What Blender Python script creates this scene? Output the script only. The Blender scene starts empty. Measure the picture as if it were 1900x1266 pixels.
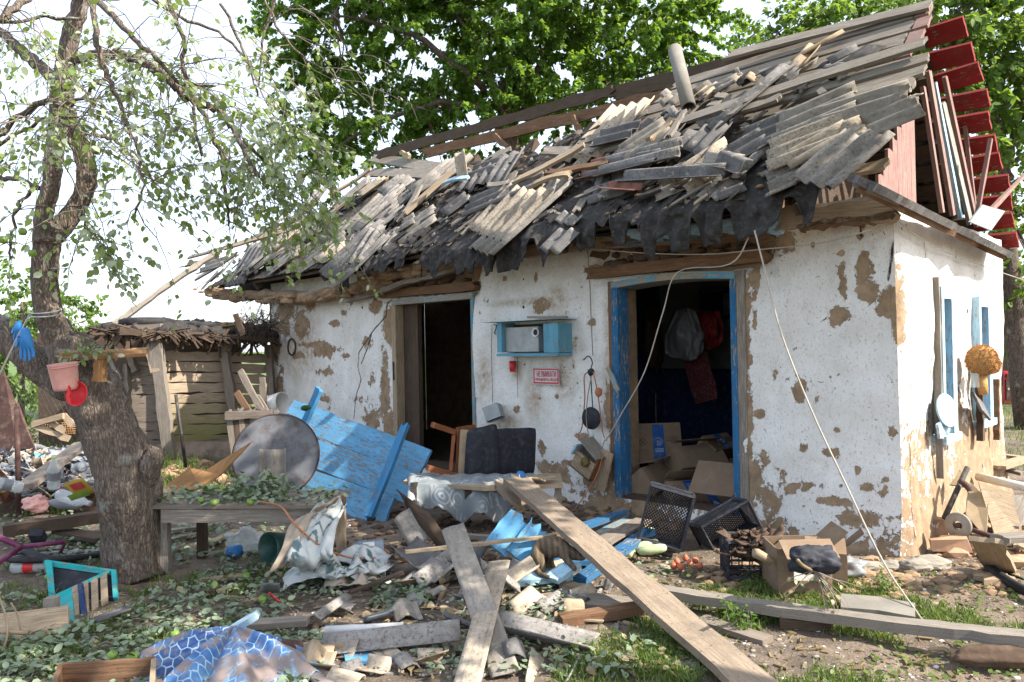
import bpy, math, random
import numpy as np
from math import sin, cos, pi, radians, sqrt, atan2
from mathutils import Vector, Matrix
random.seed(7); RG = np.random.default_rng(11)
sc = bpy.context.scene
COL = sc.collection
# ------------------------------------------------------------------ camera, world, sun
F = 1400.0; CH = 1.5; PIT = math.atan(7/1400); ROL = 0.02
V3 = lambda *a: np.array(a, float)
R0 = V3(1, 0, 0); U0 = V3(0, -sin(PIT), cos(PIT)); FW = V3(0, cos(PIT), sin(PIT))
RR = R0*cos(ROL)-U0*sin(ROL); UU = U0*cos(ROL)+R0*sin(ROL); OO = V3(0, 0, CH)
cam = bpy.data.cameras.new('camera'); co = bpy.data.objects.new('camera', cam); COL.objects.link(co)
cam.sensor_width = 36; cam.lens = 36*F/1900; cam.clip_end = 2000; cam.clip_start = 0.05
co.matrix_world = Matrix(((RR[0], UU[0], -FW[0], 0), (RR[1], UU[1], -FW[1], 0), (RR[2], UU[2], -FW[2], CH), (0, 0, 0, 1)))
sc.camera = co
def nz(a): a = np.asarray(a, float); return a/(np.linalg.norm(a)+1e-12)
SUN = nz(V3(1.10, -0.42, 1.0))
w = bpy.data.worlds.new('World'); sc.world = w; w.use_nodes = True
sky = w.node_tree.nodes.new('ShaderNodeTexSky'); sky.sky_type = 'NISHITA'; sky.sun_disc = False
sky.sun_elevation = math.asin(SUN[2]); sky.sun_rotation = atan2(SUN[0], SUN[1]); sky.dust_density = 2.0; sky.ozone_density = .5; sky.air_density = 1.0
bg = w.node_tree.nodes['Background']; bg.inputs[1].default_value = 0.15
hz = w.node_tree.nodes.new('ShaderNodeMix'); hz.data_type = 'RGBA'; hz.inputs[0].default_value = .55; hz.inputs[7].default_value = (3.7, 4.0, 4.5, 1)   # thin high haze
w.node_tree.links.new(sky.outputs[0], hz.inputs[6]); w.node_tree.links.new(hz.outputs[2], bg.inputs[0])
sl = bpy.data.lights.new('sun', 'SUN'); sl.energy = 4.3; sl.angle = radians(0.53); sl.color = (1, 0.93, 0.82)
so = bpy.data.objects.new('sun', sl); COL.objects.link(so)
so.rotation_euler = Vector(SUN).to_track_quat('Z', 'Y').to_euler()
sc.view_settings.view_transform = 'Standard'; sc.view_settings.look = 'None'; sc.view_settings.gamma = 1
sc.view_settings.exposure = 1.55; sc.view_settings.use_curve_mapping = False
sc.render.engine = 'CYCLES'
sc.cycles.max_bounces = 8; sc.cycles.diffuse_bounces = 4; sc.cycles.transparent_max_bounces = 16
# ------------------------------------------------------------------ geometry of the place
def ray(u, v): return FW+(u-950)/F*RR+(633-v)/F*UU
def D(u, v, d): return OO+ray(u, v)*d                       # point at a distance in front
def G(u, v, z=0):                                           # point on the ground (or a level above it)
    r = ray(u, v); return OO+r*((z-CH)/r[2])
CC = G(1675, 1032)
XH = -nz(V3((-460-950)/F, 1, 0)); YH = V3(-XH[1], XH[0], 0); ZZ = V3(0, 0, 1)
def HL(x, y, z): return CC+x*XH+y*YH+z*ZZ                   # house coordinates: x along the front (0 at the corner), y into the house
def hit(u, v, P, n):
    r = ray(u, v); return OO+r*(((P-OO)@n)/(r@n))
def W(u, v, off=0.0):                                       # (x, z) on the front wall
    P = hit(u, v, HL(0, -off, 0), YH)-CC; return P@XH, P[2]
def WP(u, v, off=0.0): return hit(u, v, HL(0, -off, 0), YH)
def S(u, v, off=0.0):
    P = hit(u, v, HL(off, 0, 0), XH)-CC; return P@YH, P[2]
def SP(u, v, off=0.0): return hit(u, v, HL(off, 0, 0), XH)
RE = HL(0, -.38, 2.46); RS = nz(HL(0, 1.42, 4.27)-RE); RN = nz(np.cross(XH, RS))
def RP(u, v, h=0.0): return hit(u, v, RE+RN*h, RN)          # on the front roof slope
def rp(x, t, h=0.0): return RE+XH*x+RS*t+RN*h               # t metres up the slope
def px(P):
    d = np.asarray(P)-OO; y = d@FW; return 950+F*(d@RR)/y, 633-F*(d@UU)/y
# value noise
def _h(i, s):
    n = (i.astype(np.int64)*np.array([374761393, 668265263, 2147483647][:i.shape[-1]])).sum(-1)+s*1274126177
    n = (n ^ (n >> 13))*1274126177; n = n ^ (n >> 16); return (n & 0xffff)/65535.0
def vn(p, s=0):
    p = np.asarray(p, float); i = np.floor(p); f = p-i; f = f*f*(3-2*f); k = p.shape[-1]; out = 0
    for c in range(1 << k):
        o = np.array([(c >> b) & 1 for b in range(k)]); wt = np.prod(np.where(o == 1, f, 1-f), -1)
        out = out+wt*_h(i+o, s)
    return out
def fbm(p, s=0, o=4):
    p = np.asarray(p, float); a = 0; amp = .5; t = 0
    for k in range(o): a = a+amp*vn(p, s+k*7); t += amp; p = p*2.03+11.3; amp *= .5
    return a/t
def gh(x, y):
    x = np.asarray(x, float); y = np.asarray(y, float); d = np.hypot(x, y)
    P = np.stack([x, y], -1)
    h = (fbm(P*1.1, 3, 3)-.5)*.09+(fbm(P*7, 5, 3)-.5)*.035
    return h*np.clip((30-d)/15, 0.0, 1)-.012
_gx = np.arange(-12, 12.01, .04); _gy = np.arange(0, 20.01, .04); _GH = gh(*np.meshgrid(_gx, _gy, indexing='ij')); _GC = {}
def ghs(x, y): return _GH[min(max(int((x+12)/.04+.5), 0), len(_gx)-1), min(max(int(y/.04+.5), 0), len(_gy)-1)]
def gmask(x, y, s):
    if s not in _GC: X, Y = np.meshgrid(_gx[::2], _gy[::2], indexing='ij'); _GC[s] = fbm(np.stack([X*1.6, Y*1.6], -1), s, 4)
    A = _GC[s]; return A[min(max(int((x+12)/.08+.5), 0), A.shape[0]-1), min(max(int(y/.08+.5), 0), A.shape[1]-1)]
# ------------------------------------------------------------------ mesh builder
class MB:
    def __init__(s): s.v = []; s.f = []; s.uv = []; s.sm = []
    def add(s, V, Fc, UV=None, smooth=False):
        n = len(s.v); s.v += [tuple(p) for p in V]
        for k, f in enumerate(Fc):
            s.f.append([i+n for i in f]); s.sm.append(smooth)
            if UV is None: s.uv += [(0, 0)]*len(f)
            elif len(UV) == len(V): s.uv += [tuple(UV[i]) for i in f]
            else: s.uv += [tuple(q) for q in UV[k]]
        return s
def root(name, label, cat, loc, group=None, kind=None):
    o = bpy.data.objects.new(name, None); COL.objects.link(o); o.location = Vector(loc); o.empty_display_size = .2
    o['label'] = label; o['category'] = cat
    if group: o['group'] = group
    if kind: o['kind'] = kind
    return o
def top(o):
    while o.parent: o = o.parent
    return o
def obj(name, mb, mat, parent=None, label=None, cat=None, group=None, kind=None):
    me = bpy.data.meshes.new(name); V = np.array(mb.v)
    if parent is not None: loc = np.array(top(parent).location)
    else:
        loc = V.mean(0); loc[2] = V[:, 2].min()
        if kind == 'structure': loc = np.zeros(3)
    me.from_pydata((V-loc).tolist(), [], mb.f)
    uv = me.uv_layers.new(name='uv'); uv.data.foreach_set('uv', np.array(mb.uv, float).ravel())
    me.polygons.foreach_set('use_smooth', mb.sm); me.materials.append(mat); me.update()
    o = bpy.data.objects.new(name, me); COL.objects.link(o)
    if parent is not None: o.parent = parent
    else: o.location = Vector(loc)
    for k, x in (('label', label), ('category', cat), ('group', group), ('kind', kind)):
        if x: o[k] = x
    return o
def npobj(name, V, Fc, mat, parent=None, attrs=None, smooth=False, **kw):   # big meshes from arrays
    loc = np.array(top(parent).location) if parent is not None else np.zeros(3)
    me = bpy.data.meshes.new(name); Fc = np.asarray(Fc); k = Fc.shape[1]
    me.vertices.add(len(V)); me.vertices.foreach_set('co', (V-loc).astype(np.float32).ravel())
    me.loops.add(Fc.size); me.loops.foreach_set('vertex_index', Fc.ravel().astype(np.int32))
    me.polygons.add(len(Fc)); me.polygons.foreach_set('loop_start', np.arange(0, Fc.size, k, dtype=np.int32))
    me.update(calc_edges=True)
    if smooth: me.polygons.foreach_set('use_smooth', np.ones(len(Fc), bool))
    for an, av in (attrs or {}).items():
        a = me.attributes.new(an, 'FLOAT', 'POINT'); a.data.foreach_set('value', np.asarray(av, np.float32))
    me.materials.append(mat)
    o = bpy.data.objects.new(name, me); COL.objects.link(o)
    if parent is not None: o.parent = parent
    for a, b in (('label', kw.get('label')), ('category', kw.get('cat')), ('group', kw.get('group')), ('kind', kw.get('kind'))):
        if b: o[a] = b
    return o
def box(mb, c, X, Y, Z, jit=0):                             # half-extent vectors; u runs along X
    c = np.asarray(c); V = []
    for sx in (-1, 1):
        for sy in (-1, 1):
            for sz in (-1, 1): V.append(c+sx*np.asarray(X)+sy*np.asarray(Y)+sz*np.asarray(Z)+(RG.normal(size=3)*jit if jit else 0))
    lx, ly, lz = (np.linalg.norm(q) for q in (X, Y, Z)); o = random.random()*9
    Fs = [(0, 1, 3, 2), (4, 6, 7, 5), (0, 4, 5, 1), (2, 3, 7, 6), (0, 2, 6, 4), (1, 5, 7, 3)]
    U = []
    for k, f in enumerate(Fs):
        q = []
        for i in f:
            a, b, d = (i >> 2 & 1)*2*lx, (i >> 1 & 1)*2*ly, (i & 1)*2*lz
            q.append([(b+o, d), (b+o, d), (a+o, d+3), (a+o, d+5), (a+o, b), (a+o, b+7)][k])
        U.append(q)
    mb.add(V, Fs, U); return mb
def board(a, b, w_, t, up=ZZ, rough=0.004, ends=(0, 0), seg=6, mb=None, warp=0):   # plank from a to b, ragged ends
    mb = mb or MB(); a = np.asarray(a, float); b = np.asarray(b, float); X = nz(b-a); L = np.linalg.norm(b-a)
    S_ = nz(np.cross(up, X)); N = np.cross(X, S_); nc = 5; o = random.random()*50
    us = np.linspace(0, L, seg+1); V = []; UV = []
    e0 = RG.random(nc)*ends[0]; e1 = RG.random(nc)*ends[1]; bend = RG.normal()*warp
    for i, u in enumerate(us):
        for j in range(nc):
            q = -w_/2+w_*j/(nc-1); uu = u+(e0[j] if i == 0 else 0)-(e1[j] if i == seg else 0)
            ed = RG.normal()*rough if j in (0, nc-1) else 0
            P = a+X*uu+S_*(q+ed)+N*(bend*4*(u/L)*(1-u/L))
            V += [P+N*t/2, P-N*t/2]; UV += [(uu+o, q+o), (uu+o, q+o+.5)]
    Fs = []; ix = lambda i, j, k: (i*nc+j)*2+k
    for i in range(seg):
        for j in range(nc-1):
            Fs += [(ix(i, j, 0), ix(i+1, j, 0), ix(i+1, j+1, 0), ix(i, j+1, 0)), (ix(i, j, 1), ix(i, j+1, 1), ix(i+1, j+1, 1), ix(i+1, j, 1))]
        for j in (0, nc-1):
            f = (ix(i, j, 0), ix(i, j, 1), ix(i+1, j, 1), ix(i+1, j, 0)); Fs.append(f if j == 0 else f[::-1])
    for i in (0, seg):
        for j in range(nc-1):
            f = (ix(i, j, 0), ix(i, j+1, 0), ix(i, j+1, 1), ix(i, j, 1)); Fs.append(f if i == 0 else f[::-1])
    mb.add(V, Fs, UV); return mb
def tube(pts, r, n=8, mb=None, cap=True, lump=0, flat=1.0):
    mb = mb or MB(); P = [np.asarray(p, float) for p in pts]; m = len(P)
    rs = r if hasattr(r, '__len__') else [r]*m; V = []; UV = []; L = 0
    ref = ZZ if abs(nz(P[-1]-P[0])[2]) < .9 else V3(1, 0, 0); up = ref
    for i in range(m):
        T = nz(P[min(i+1, m-1)]-P[max(i-1, 0)]); A = nz(np.cross(T, up)); B = np.cross(A, T)
        up = B
        if i: L += np.linalg.norm(P[i]-P[i-1])
        for j in range(n):
            a = 2*pi*j/n; q = rs[i]*(1+(RG.normal()*lump if lump else 0))
            V.append(P[i]+A*cos(a)*q+B*sin(a)*q*flat); UV.append((L, j/n*2*pi*rs[i]))
    Fs = [(i*n+j, i*n+(j+1) % n, (i+1)*n+(j+1) % n, (i+1)*n+j) for i in range(m-1) for j in range(n)]
    if cap: Fs += [tuple(range(n))[::-1], tuple((m-1)*n+j for j in range(n))]
    mb.add(V, Fs, UV, True); return mb
def smooth_path(pts, k=6, jit=0):
    P = [np.asarray(p, float) for p in pts]; P = [2*P[0]-P[1]]+P+[2*P[-1]-P[-2]]; out = []
    for i in range(1, len(P)-2):
        for s in range(k):
            t = s/k; a, b, c, d = P[i-1:i+3]
            out.append(.5*((2*b)+(-a+c)*t+(2*a-5*b+4*c-d)*t*t+(-a+3*b-3*c+d)*t**3)+(RG.normal(size=3)*jit if jit else 0))
    out.append(P[-2]); return out
def gsolid(P, t, mb=None, uv=None, smooth=True):            # grid (nu,nv,3) -> closed slab t thick
    mb = mb or MB(); P = np.asarray(P, float); nu, nv = P.shape[:2]
    du = np.gradient(P, axis=0); dv = np.gradient(P, axis=1); N = np.cross(du, dv); N /= np.linalg.norm(N, axis=-1, keepdims=True)+1e-9
    V = np.concatenate([(P+N*t/2).reshape(-1, 3), (P-N*t/2).reshape(-1, 3)]); m = nu*nv
    if uv is None:
        lu = np.concatenate([[0], np.cumsum(np.linalg.norm(np.diff(P, axis=0), axis=-1).mean(1))]); lv = np.concatenate([[0], np.cumsum(np.linalg.norm(np.diff(P, axis=1), axis=-1).mean(0))])
        uv = np.stack(np.meshgrid(lu, lv, indexing='ij'), -1)
    UV = np.concatenate([uv.reshape(-1, 2)]*2); Fs = []
    ix = lambda i, j: i*nv+j
    for i in range(nu-1):
        for j in range(nv-1):
            a, b, c, d = ix(i, j), ix(i+1, j), ix(i+1, j+1), ix(i, j+1); Fs += [(a, b, c, d), (a+m, d+m, c+m, b+m)]
    for i in range(nu-1):
        for j in (0, nv-1):
            a, b = ix(i, j), ix(i+1, j); f = (a, a+m, b+m, b); Fs.append(f if j == 0 else f[::-1])
    for j in range(nv-1):
        for i in (0, nu-1):
            a, b = ix(i, j), ix(i, j+1); f = (a, b, b+m, a+m); Fs.append(f if i == 0 else f[::-1])
    mb.add(V, Fs, UV, smooth); return mb
def sheet(a, b, width, up=RN, pitch=.15, amp=.025, t=.007, jag=(.03, .03), nl=7, curl=0, side=0.02):   # corrugated fibre-cement; a->b along the waves
    a = np.asarray(a, float); b = np.asarray(b, float); X = nz(b-a); L = np.linalg.norm(b-a); Y = nz(np.cross(up, X)); N = np.cross(X, Y)
    nw = max(6, int(width/pitch*8)); ph = random.random()*6.28; P = np.zeros((nl, nw+1, 3)); o = random.random()*30
    q = np.linspace(-width/2, width/2, nw+1)
    s = np.array([[RG.random()*9, 0.]]); e0 = ((fbm(np.stack([q*2.6+s[0, 0], q*0], -1), 2, 3)-.35)*3)*jag[0]+RG.random(len(q))*.006; e1 = ((fbm(np.stack([q*2.6+s[0, 0]+40, q*0], -1), 2, 3)-.35)*3)*jag[1]+RG.random(len(q))*.006
    for i in range(nl):
        u = i/(nl-1); sh = side*(fbm(np.array([[u*4+s[0, 0], 3.]]), 4)[0]-.5)*2
        l = e0*(1-u)+(L-e1)*u
        P[i] = a+X*l[:, None]+Y*(q*(1+sh))[:, None]+N*(amp*np.sin(q/pitch*2*pi+ph)+curl*(q/width)**2*4*width)[:, None]
    uv = np.stack(np.meshgrid(np.linspace(0, L, nl), q, indexing='ij'), -1)+o
    return gsolid(P, t, uv=uv)
def lathe(prof, c, axis=ZZ, n=24, mb=None):
    mb = mb or MB(); ax = nz(axis); A = nz(np.cross(ax, V3(.3, 1, .2))); B = np.cross(ax, A); V = []
    for r, h in prof:
        for j in range(n): V.append(np.asarray(c)+ax*h+(A*cos(2*pi*j/n)+B*sin(2*pi*j/n))*r)
    UV = [(j/n, i/len(prof)) for i in range(len(prof)) for j in range(n)]
    Fs = [(i*n+j, i*n+(j+1) % n, (i+1)*n+(j+1) % n, (i+1)*n+j) for i in range(len(prof)-1) for j in range(n)]
    mb.add(V, Fs, UV, True); return mb
def lump(c, r, s=0, amp=.25, sub=2, freq=3.0, mb=None, sc3=(1, 1, 1), flat=False):   # irregular stone-like body
    import bmesh
    bm = bmesh.new(); bmesh.ops.create_icosphere(bm, subdivisions=sub, radius=1)
    V = np.array([v.co[:] for v in bm.verts]); Fs = [[v.index for v in f.verts] for f in bm.faces]; bm.free()
    n = fbm(V*freq*.5+s*3.7+20, s % 50, 3); V = V*(1+(n[:, None]-.5)*2*amp)*np.array(sc3)*r
    mb = mb or MB(); mb.add(V+np.asarray(c), Fs, [(p[0], p[1]) for p in V], not flat); return mb
def bagm(c, r, s=0, sc3=(1, 1, 1), sub=4, mb=None):
    import bmesh
    bm = bmesh.new(); bmesh.ops.create_icosphere(bm, subdivisions=sub, radius=1)
    V = np.array([v.co[:] for v in bm.verts]); Fs = [[v.index for v in f.verts] for f in bm.faces]; bm.free()
    n = fbm(V*1.6+s*3.7+20, s % 50, 2); q = fbm(V*3.2+s*1.9+40, s % 50+3, 3); q2 = 1-np.abs(q-.5)*4; V = V*(.75+(n[:, None]-.5)*.9+.22*q2[:, None])*np.array(sc3)*r
    mb = mb or MB(); mb.add(V+np.asarray(c), Fs, [(p[0], p[1]) for p in V], True); return mb
def scrap(c, s, mb, th=.004, seed=0):
    n = 5; a = RG.random()*6.28; X = V3(cos(a), sin(a), RG.normal()*.4); Y = V3(-sin(a), cos(a), RG.normal()*.5); P = np.zeros((n, n, 3))
    for i in range(n):
        for j in range(n): P[i, j] = c+X*(i/(n-1)-.5)*s*1.4+Y*(j/(n-1)-.5)*s+RG.normal(size=3)*s*.13
    return gsolid(P, th, mb)
# ------------------------------------------------------------------ materials
class NT:
    def __init__(s, name):
        s.m = bpy.data.materials.new(name); s.m.use_nodes = True; s.t = s.m.node_tree; s.b = s.t.nodes['Principled BSDF']
        s.b.inputs['Roughness'].default_value = .85; s.b.inputs['Specular IOR Level'].default_value = .3
    def n(s, ty, **kw):
        x = s.t.nodes.new('ShaderNode'+ty)
        for k, v in kw.items():
            if k.startswith('i_'):
                key = k[2:]; key = int(key) if key.isdigit() else key.replace('_', ' ')
                if hasattr(v, 'is_output') or isinstance(v, bpy.types.NodeSocket): s.t.links.new(v, x.inputs[key])
                else: x.inputs[key].default_value = v
            else: setattr(x, k, v)
        return x
    def link(s, a, b): s.t.links.new(a, b)
    def obj(s): return s.n('TexCoord').outputs['Object']
    def uv(s): return s.n('TexCoord').outputs['UV']
    def noise(s, vec, scale, detail=5, rough=.6, dist=0, dim='3D'):
        return s.n('TexNoise', i_Vector=vec, i_Scale=scale, i_Detail=detail, i_Roughness=rough, i_Distortion=dist).outputs[0]
    def map(s, vec, sc=(1, 1, 1), loc=(0, 0, 0)): return s.n('Mapping', i_Vector=vec, i_Scale=sc, i_Location=loc).outputs[0]
    def ramp(s, x, stops):
        r = s.n('ValToRGB', i_0=x); e = r.color_ramp.elements
        while len(e) < len(stops): e.new(.5)
        for k, (p, c) in enumerate(stops): e[k].position = p; e[k].color = (*c, 1) if len(c) == 3 else c
        return r.outputs[0]
    def rng(s, x, a, b, c=0., d=1.): return s.n('MapRange', i_0=x, i_1=a, i_2=b, i_3=c, i_4=d).outputs[0]
    def math(s, op, a, b=0.): return s.n('Math', operation=op, i_0=a, i_1=b).outputs[0]
    def mix(s, f, a, b, mode='MIX'):
        m = s.n('Mix', data_type='RGBA', blend_type=mode); s._set(m.inputs[0], f); s._set(m.inputs[6], a); s._set(m.inputs[7], b); return m.outputs[2]
    def _set(s, i, v):
        if isinstance(v, bpy.types.NodeSocket): s.t.links.new(v, i)
        else: i.default_value = (*v, 1) if isinstance(v, tuple) and len(v) == 3 else v
    def rand(s): return s.n('ObjectInfo').outputs['Random']
    def col(s, c): s._set(s.b.inputs['Base Color'], c); return s
    def bump(s, h, st=.5, d=.01):
        b = s.n('Bump', i_Strength=st, i_Distance=d, i_Height=h); s.link(b.outputs[0], s.b.inputs['Normal']); return s
    def set(s, **kw):
        for k, v in kw.items(): s._set(s.b.inputs[k.replace('_', ' ')], v)
        return s.m
def sat(c, k): return tuple(min(1, x*k) for x in c)
def Mwood(name, c1, c2, paint=None, wear=.5, moss=None, dirt=.35):
    t = NT(name); uv = t.uv(); r = t.rand()
    g = t.noise(t.map(uv, (2.2, 34, 1)), 3.0, 6, .65, .6); k = t.noise(t.map(uv, (1.2, 5, 1)), 2.5, 4)
    c = t.ramp(g, [(.3, sat(c1, .45)), (.5, c1), (.72, c2)]); c = t.mix(t.rng(k, .42, .7, 0, .7), c, sat(c1, .6))
    c = t.mix(t.rng(r, 0, 1, 0, .4), c, sat(c2, .62)); h = g
    if paint:
        q = t.noise(t.map(uv, (3, 14, 1)), 4, 7, .7, .3); z = t.rng(t.math('ADD', q, t.math('MULTIPLY', t.noise(uv, 2.2), .35)), wear+.14, wear+.17)
        pc = t.mix(t.rng(k, .35, .7), paint, sat(paint, .72)); c = t.mix(z, pc, c); h = t.math('ADD', t.math('MULTIPLY', z, -.8), t.math('MULTIPLY', g, .4))
    o = t.obj(); dn = t.noise(o, 5.5, 6, .7); c = t.mix(t.rng(dn, .52, .75, 0, dirt), c, (.13, .105, .08))
    c = t.mix(t.rng(t.noise(o, 60, 2), .63, .7, 0, dirt), c, (.04, .035, .03))
    if moss: c = t.mix(t.rng(t.n('SeparateXYZ', i_0=o).outputs[2], moss[1], moss[0], 0, .7), c, (.16, .17, .035))
    t.col(c).bump(h, .55, .006); return t.m
def Msimple(name, c, rough=.7, var=.35, scale=6, metal=0, spec=.3, bump=.3, dust=.3, dustc=(.3, .26, .2)):
    t = NT(name); o = t.obj(); n = t.noise(o, scale, 6, .65); cc = t.mix(t.rng(n, .3, .7), sat(c, 1-var), sat(c, 1+var*.4))
    d = t.noise(o, scale*2.7, 5, .7); cc = t.mix(t.rng(d, .5, .72, 0, dust), cc, dustc)
    t.col(cc).bump(n, bump, .01); return t.set(Roughness=rough, Metallic=metal, Specular_IOR_Level=spec)
def Mslate(name, a, b):
    t = NT(name); o = t.obj(); uv = t.uv(); r = t.rand()
    c = t.mix(t.rng(r, 0, 1), a, b); n1 = t.noise(o, 3.5, 6, .7); c = t.mix(t.rng(n1, .38, .7), c, sat(a, .55))
    s1 = t.noise(t.map(uv, (1.5, 9, 1)), 5, 6, .75); c = t.mix(t.rng(s1, .5, .72, 0, .75), c, (.085, .078, .07))
    s2 = t.noise(o, 46, 4, .75); c = t.mix(t.math('MULTIPLY', t.rng(s2, .5, .68), t.rng(r, .2, .8, .35, 1.)), c, (.055, .05, .046))
    s3 = t.noise(o, 17, 4, .6); c = t.mix(t.rng(s3, .6, .7, 0, .5), c, (.42, .39, .33))
    t.col(c).bump(t.math('ADD', s2, s1), .45, .006); return t.set(Roughness=.95)
M = {}
M['slate'] = Mslate('slate', (.29, .255, .215), (.25, .24, .235)); M['slate_tan'] = Mslate('slate_tan', (.44, .36, .27), (.40, .34, .27)); M['slate_dark'] = Mslate('slate_dark', (.12, .115, .115), (.18, .17, .165))
M['slate_red'] = Msimple('slate_red', (.2, .085, .06), .9, .5, 9)
M['grey_wood'] = Mwood('grey_wood', (.21, .18, .15), (.36, .32, .27)); M['brown_wood'] = Mwood('brown_wood', (.16, .085, .045), (.27, .16, .09)); M['dark_wood'] = Mwood('dark_wood', (.07, .045, .03), (.12, .085, .06))
M['tan_wood'] = Mwood('tan_wood', (.34, .25, .16), (.48, .38, .27)); M['orange_wood'] = Mwood('orange_wood', (.33, .17, .07), (.45, .26, .12)); M['chair_wood'] = Mwood('chair_wood', (.2, .065, .025), (.3, .11, .045), dirt=.2)
M['shed_wood'] = Mwood('shed_wood', (.36, .27, .19), (.52, .42, .31), moss=(.25, .95)); M['shed_grey'] = Mwood('shed_grey', (.2, .16, .13), (.32, .27, .22))
BL = (.11, .32, .52); M['blue_door'] = Mwood('blue_door', (.2, .17, .15), (.34, .28, .22), BL, .585); M['blue_paint'] = Mwood('blue_paint', (.3, .25, .18), (.42, .36, .27), (.02, .12, .26), .6, dirt=.35); M['batten_blue'] = Mwood('batten_blue', (.25, .2, .15), (.35, .3, .25), (.04, .2, .4), .62, dirt=.3); M['shelf_blue'] = Mwood('shelf_blue', (.25, .2, .15), (.35, .3, .25), (.11, .3, .4), .62, dirt=.3); M['dusty_plank'] = Mwood('dusty_plank', (.25, .19, .135), (.36, .285, .215), dirt=.85)
M['blue_worn'] = Mwood('blue_worn', (.33, .25, .16), (.47, .38, .27), (.09, .3, .43), .5); M['red_paint'] = Mwood('red_paint', (.25, .2, .17), (.35, .28, .24), (.25, .02, .02), .64, dirt=.4)
M['red_faded'] = Mwood('red_faded', (.25, .16, .14), (.4, .28, .25), (.38, .13, .11), .45, dirt=.25); M['teal'] = Mwood('teal', (.3, .25, .18), (.4, .33, .25), (.02, .36, .38), .56, dirt=.1); M['white_blue'] = Mwood('white_blue', (.45, .4, .33), (.5, .45, .38), (.38, .6, .74), .58, dirt=.2)
M['pale_blue'] = Mwood('pale_blue', (.28, .25, .22), (.4, .36, .3), (.3, .42, .47), .46)
M['tar'] = Msimple('tar', (.032, .029, .028), .85, .45, 9, dust=.55, dustc=(.12, .1, .085), bump=.6); M['dusty_felt'] = Msimple('dusty_felt', (.05, .043, .038), .95, .5, 7, dust=.9, dustc=(.19, .155, .12), bump=.8); M['near_black'] = Msimple('near_black', (.02, .017, .015), .95, .5, 8, dust=.1)  # last one: plain near-black for the eave hollow and far shed back
M['clay'] = Msimple('clay', (.27, .18, .11), .98, .4, 7, dust=.3, dustc=(.35, .26, .18), bump=.9); M['clay_dark'] = Msimple('clay_dark', (.1, .065, .045), .98, .5, 7, dust=.25, dustc=(.22, .15, .1), bump=.9)
M['rust'] = Msimple('rust', (.07, .035, .03), .8, .5, 5); M['dark_metal'] = Msimple('dark_metal', (.04, .035, .033), .6, .5, 9); M['grey_metal'] = Msimple('grey_metal', (.3, .32, .32), .5, .3, 8, .3)
M['enamel'] = Msimple('enamel', (.13, .135, .15), .55, .3, 3.5, dust=.95, dustc=(.07, .035, .025)); M['black'] = Msimple('black', (.02, .022, .03), .75, .3, 8, dust=.35, dustc=(.12, .12, .13)); M['black_plastic'] = Msimple('black_plastic', (.022, .024, .035), .5, .3, 8, dust=.45, dustc=(.14, .12, .1))
M['foam'] = Msimple('foam', (.3, .23, .15), .95); M['wire'] = Msimple('wire', (.25, .21, .16), .8); M['orange_wire'] = Msimple('orange_wire', (.4, .15, .07), .7); M['black_wire'] = Msimple('black_wire', (.03, .03, .04), .6); M['rope'] = Msimple('rope', (.42, .38, .32), .9)
M['white_wire'] = Msimple('white_wire', (.6, .6, .58), .7); M['carton'] = Msimple('carton', (.21, .145, .095), .9, .2, 4); M['wfp_blue'] = Msimple('print_blue', (.012, .075, .26), .7, .2); M['carton_ink'] = Msimple('carton_ink', (.16, .09, .06), .9); M['pale_ink'] = Msimple('pale_ink', (.3, .4, .5), .9)
M['pink'] = Msimple('pink', (.6, .3, .26), .5, .15, 9, dust=.6, dustc=(.6, .42, .35)); M['red_plastic'] = Msimple('red_plastic', (.6, .02, .03), .4, .2, spec=.5, dust=.1); M['glove'] = Msimple('glove', (.03, .2, .5), .55, .25, dust=.15); M['white'] = Msimple('white', (.62, .6, .58), .6, .15); M['paper'] = Msimple('paper', (.6, .58, .52), .8, .1)
M['red_print'] = Msimple('red_print', (.5, .05, .06), .7, .2); M['sign_face'] = Msimple('sign_face', (.62, .55, .55), .6, .1); M['plush'] = Msimple('plush', (.5, .27, .1), .98, .35, 60, bump=1.0, dust=.2); M['plush_grey'] = Msimple('plush_grey', (.42, .36, .28), .98)
M['apple'] = Msimple('apple', (.17, .27, .04), .45, .3, 12, spec=.5, dust=.05); M['zucchini'] = Msimple('zucchini', (.42, .5, .26), .5, .25, 8, spec=.4, dust=.2); M['onion'] = Msimple('onion', (.5, .14, .07), .5, .3, 14); M['cabbage'] = Msimple('cabbage', (.45, .6, .33), .6)
M['brick'] = Msimple('brick', (.4, .24, .15), .95, .3, 9, dust=.5); M['stone'] = Msimple('stone', (.27, .24, .2), .95, .4, 5); M['concrete'] = Msimple('concrete', (.2, .185, .16), .95, .25, 4); M['rubber'] = Msimple('rubber', (.018, .018, .02), .7, dust=.4, dustc=(.1, .09, .08)); M['purple'] = Msimple('purple', (.14, .02, .07), .4); M['dusty_cloth'] = Msimple('dusty_cloth', (.34, .28, .22), .98, .3, 7)
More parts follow.
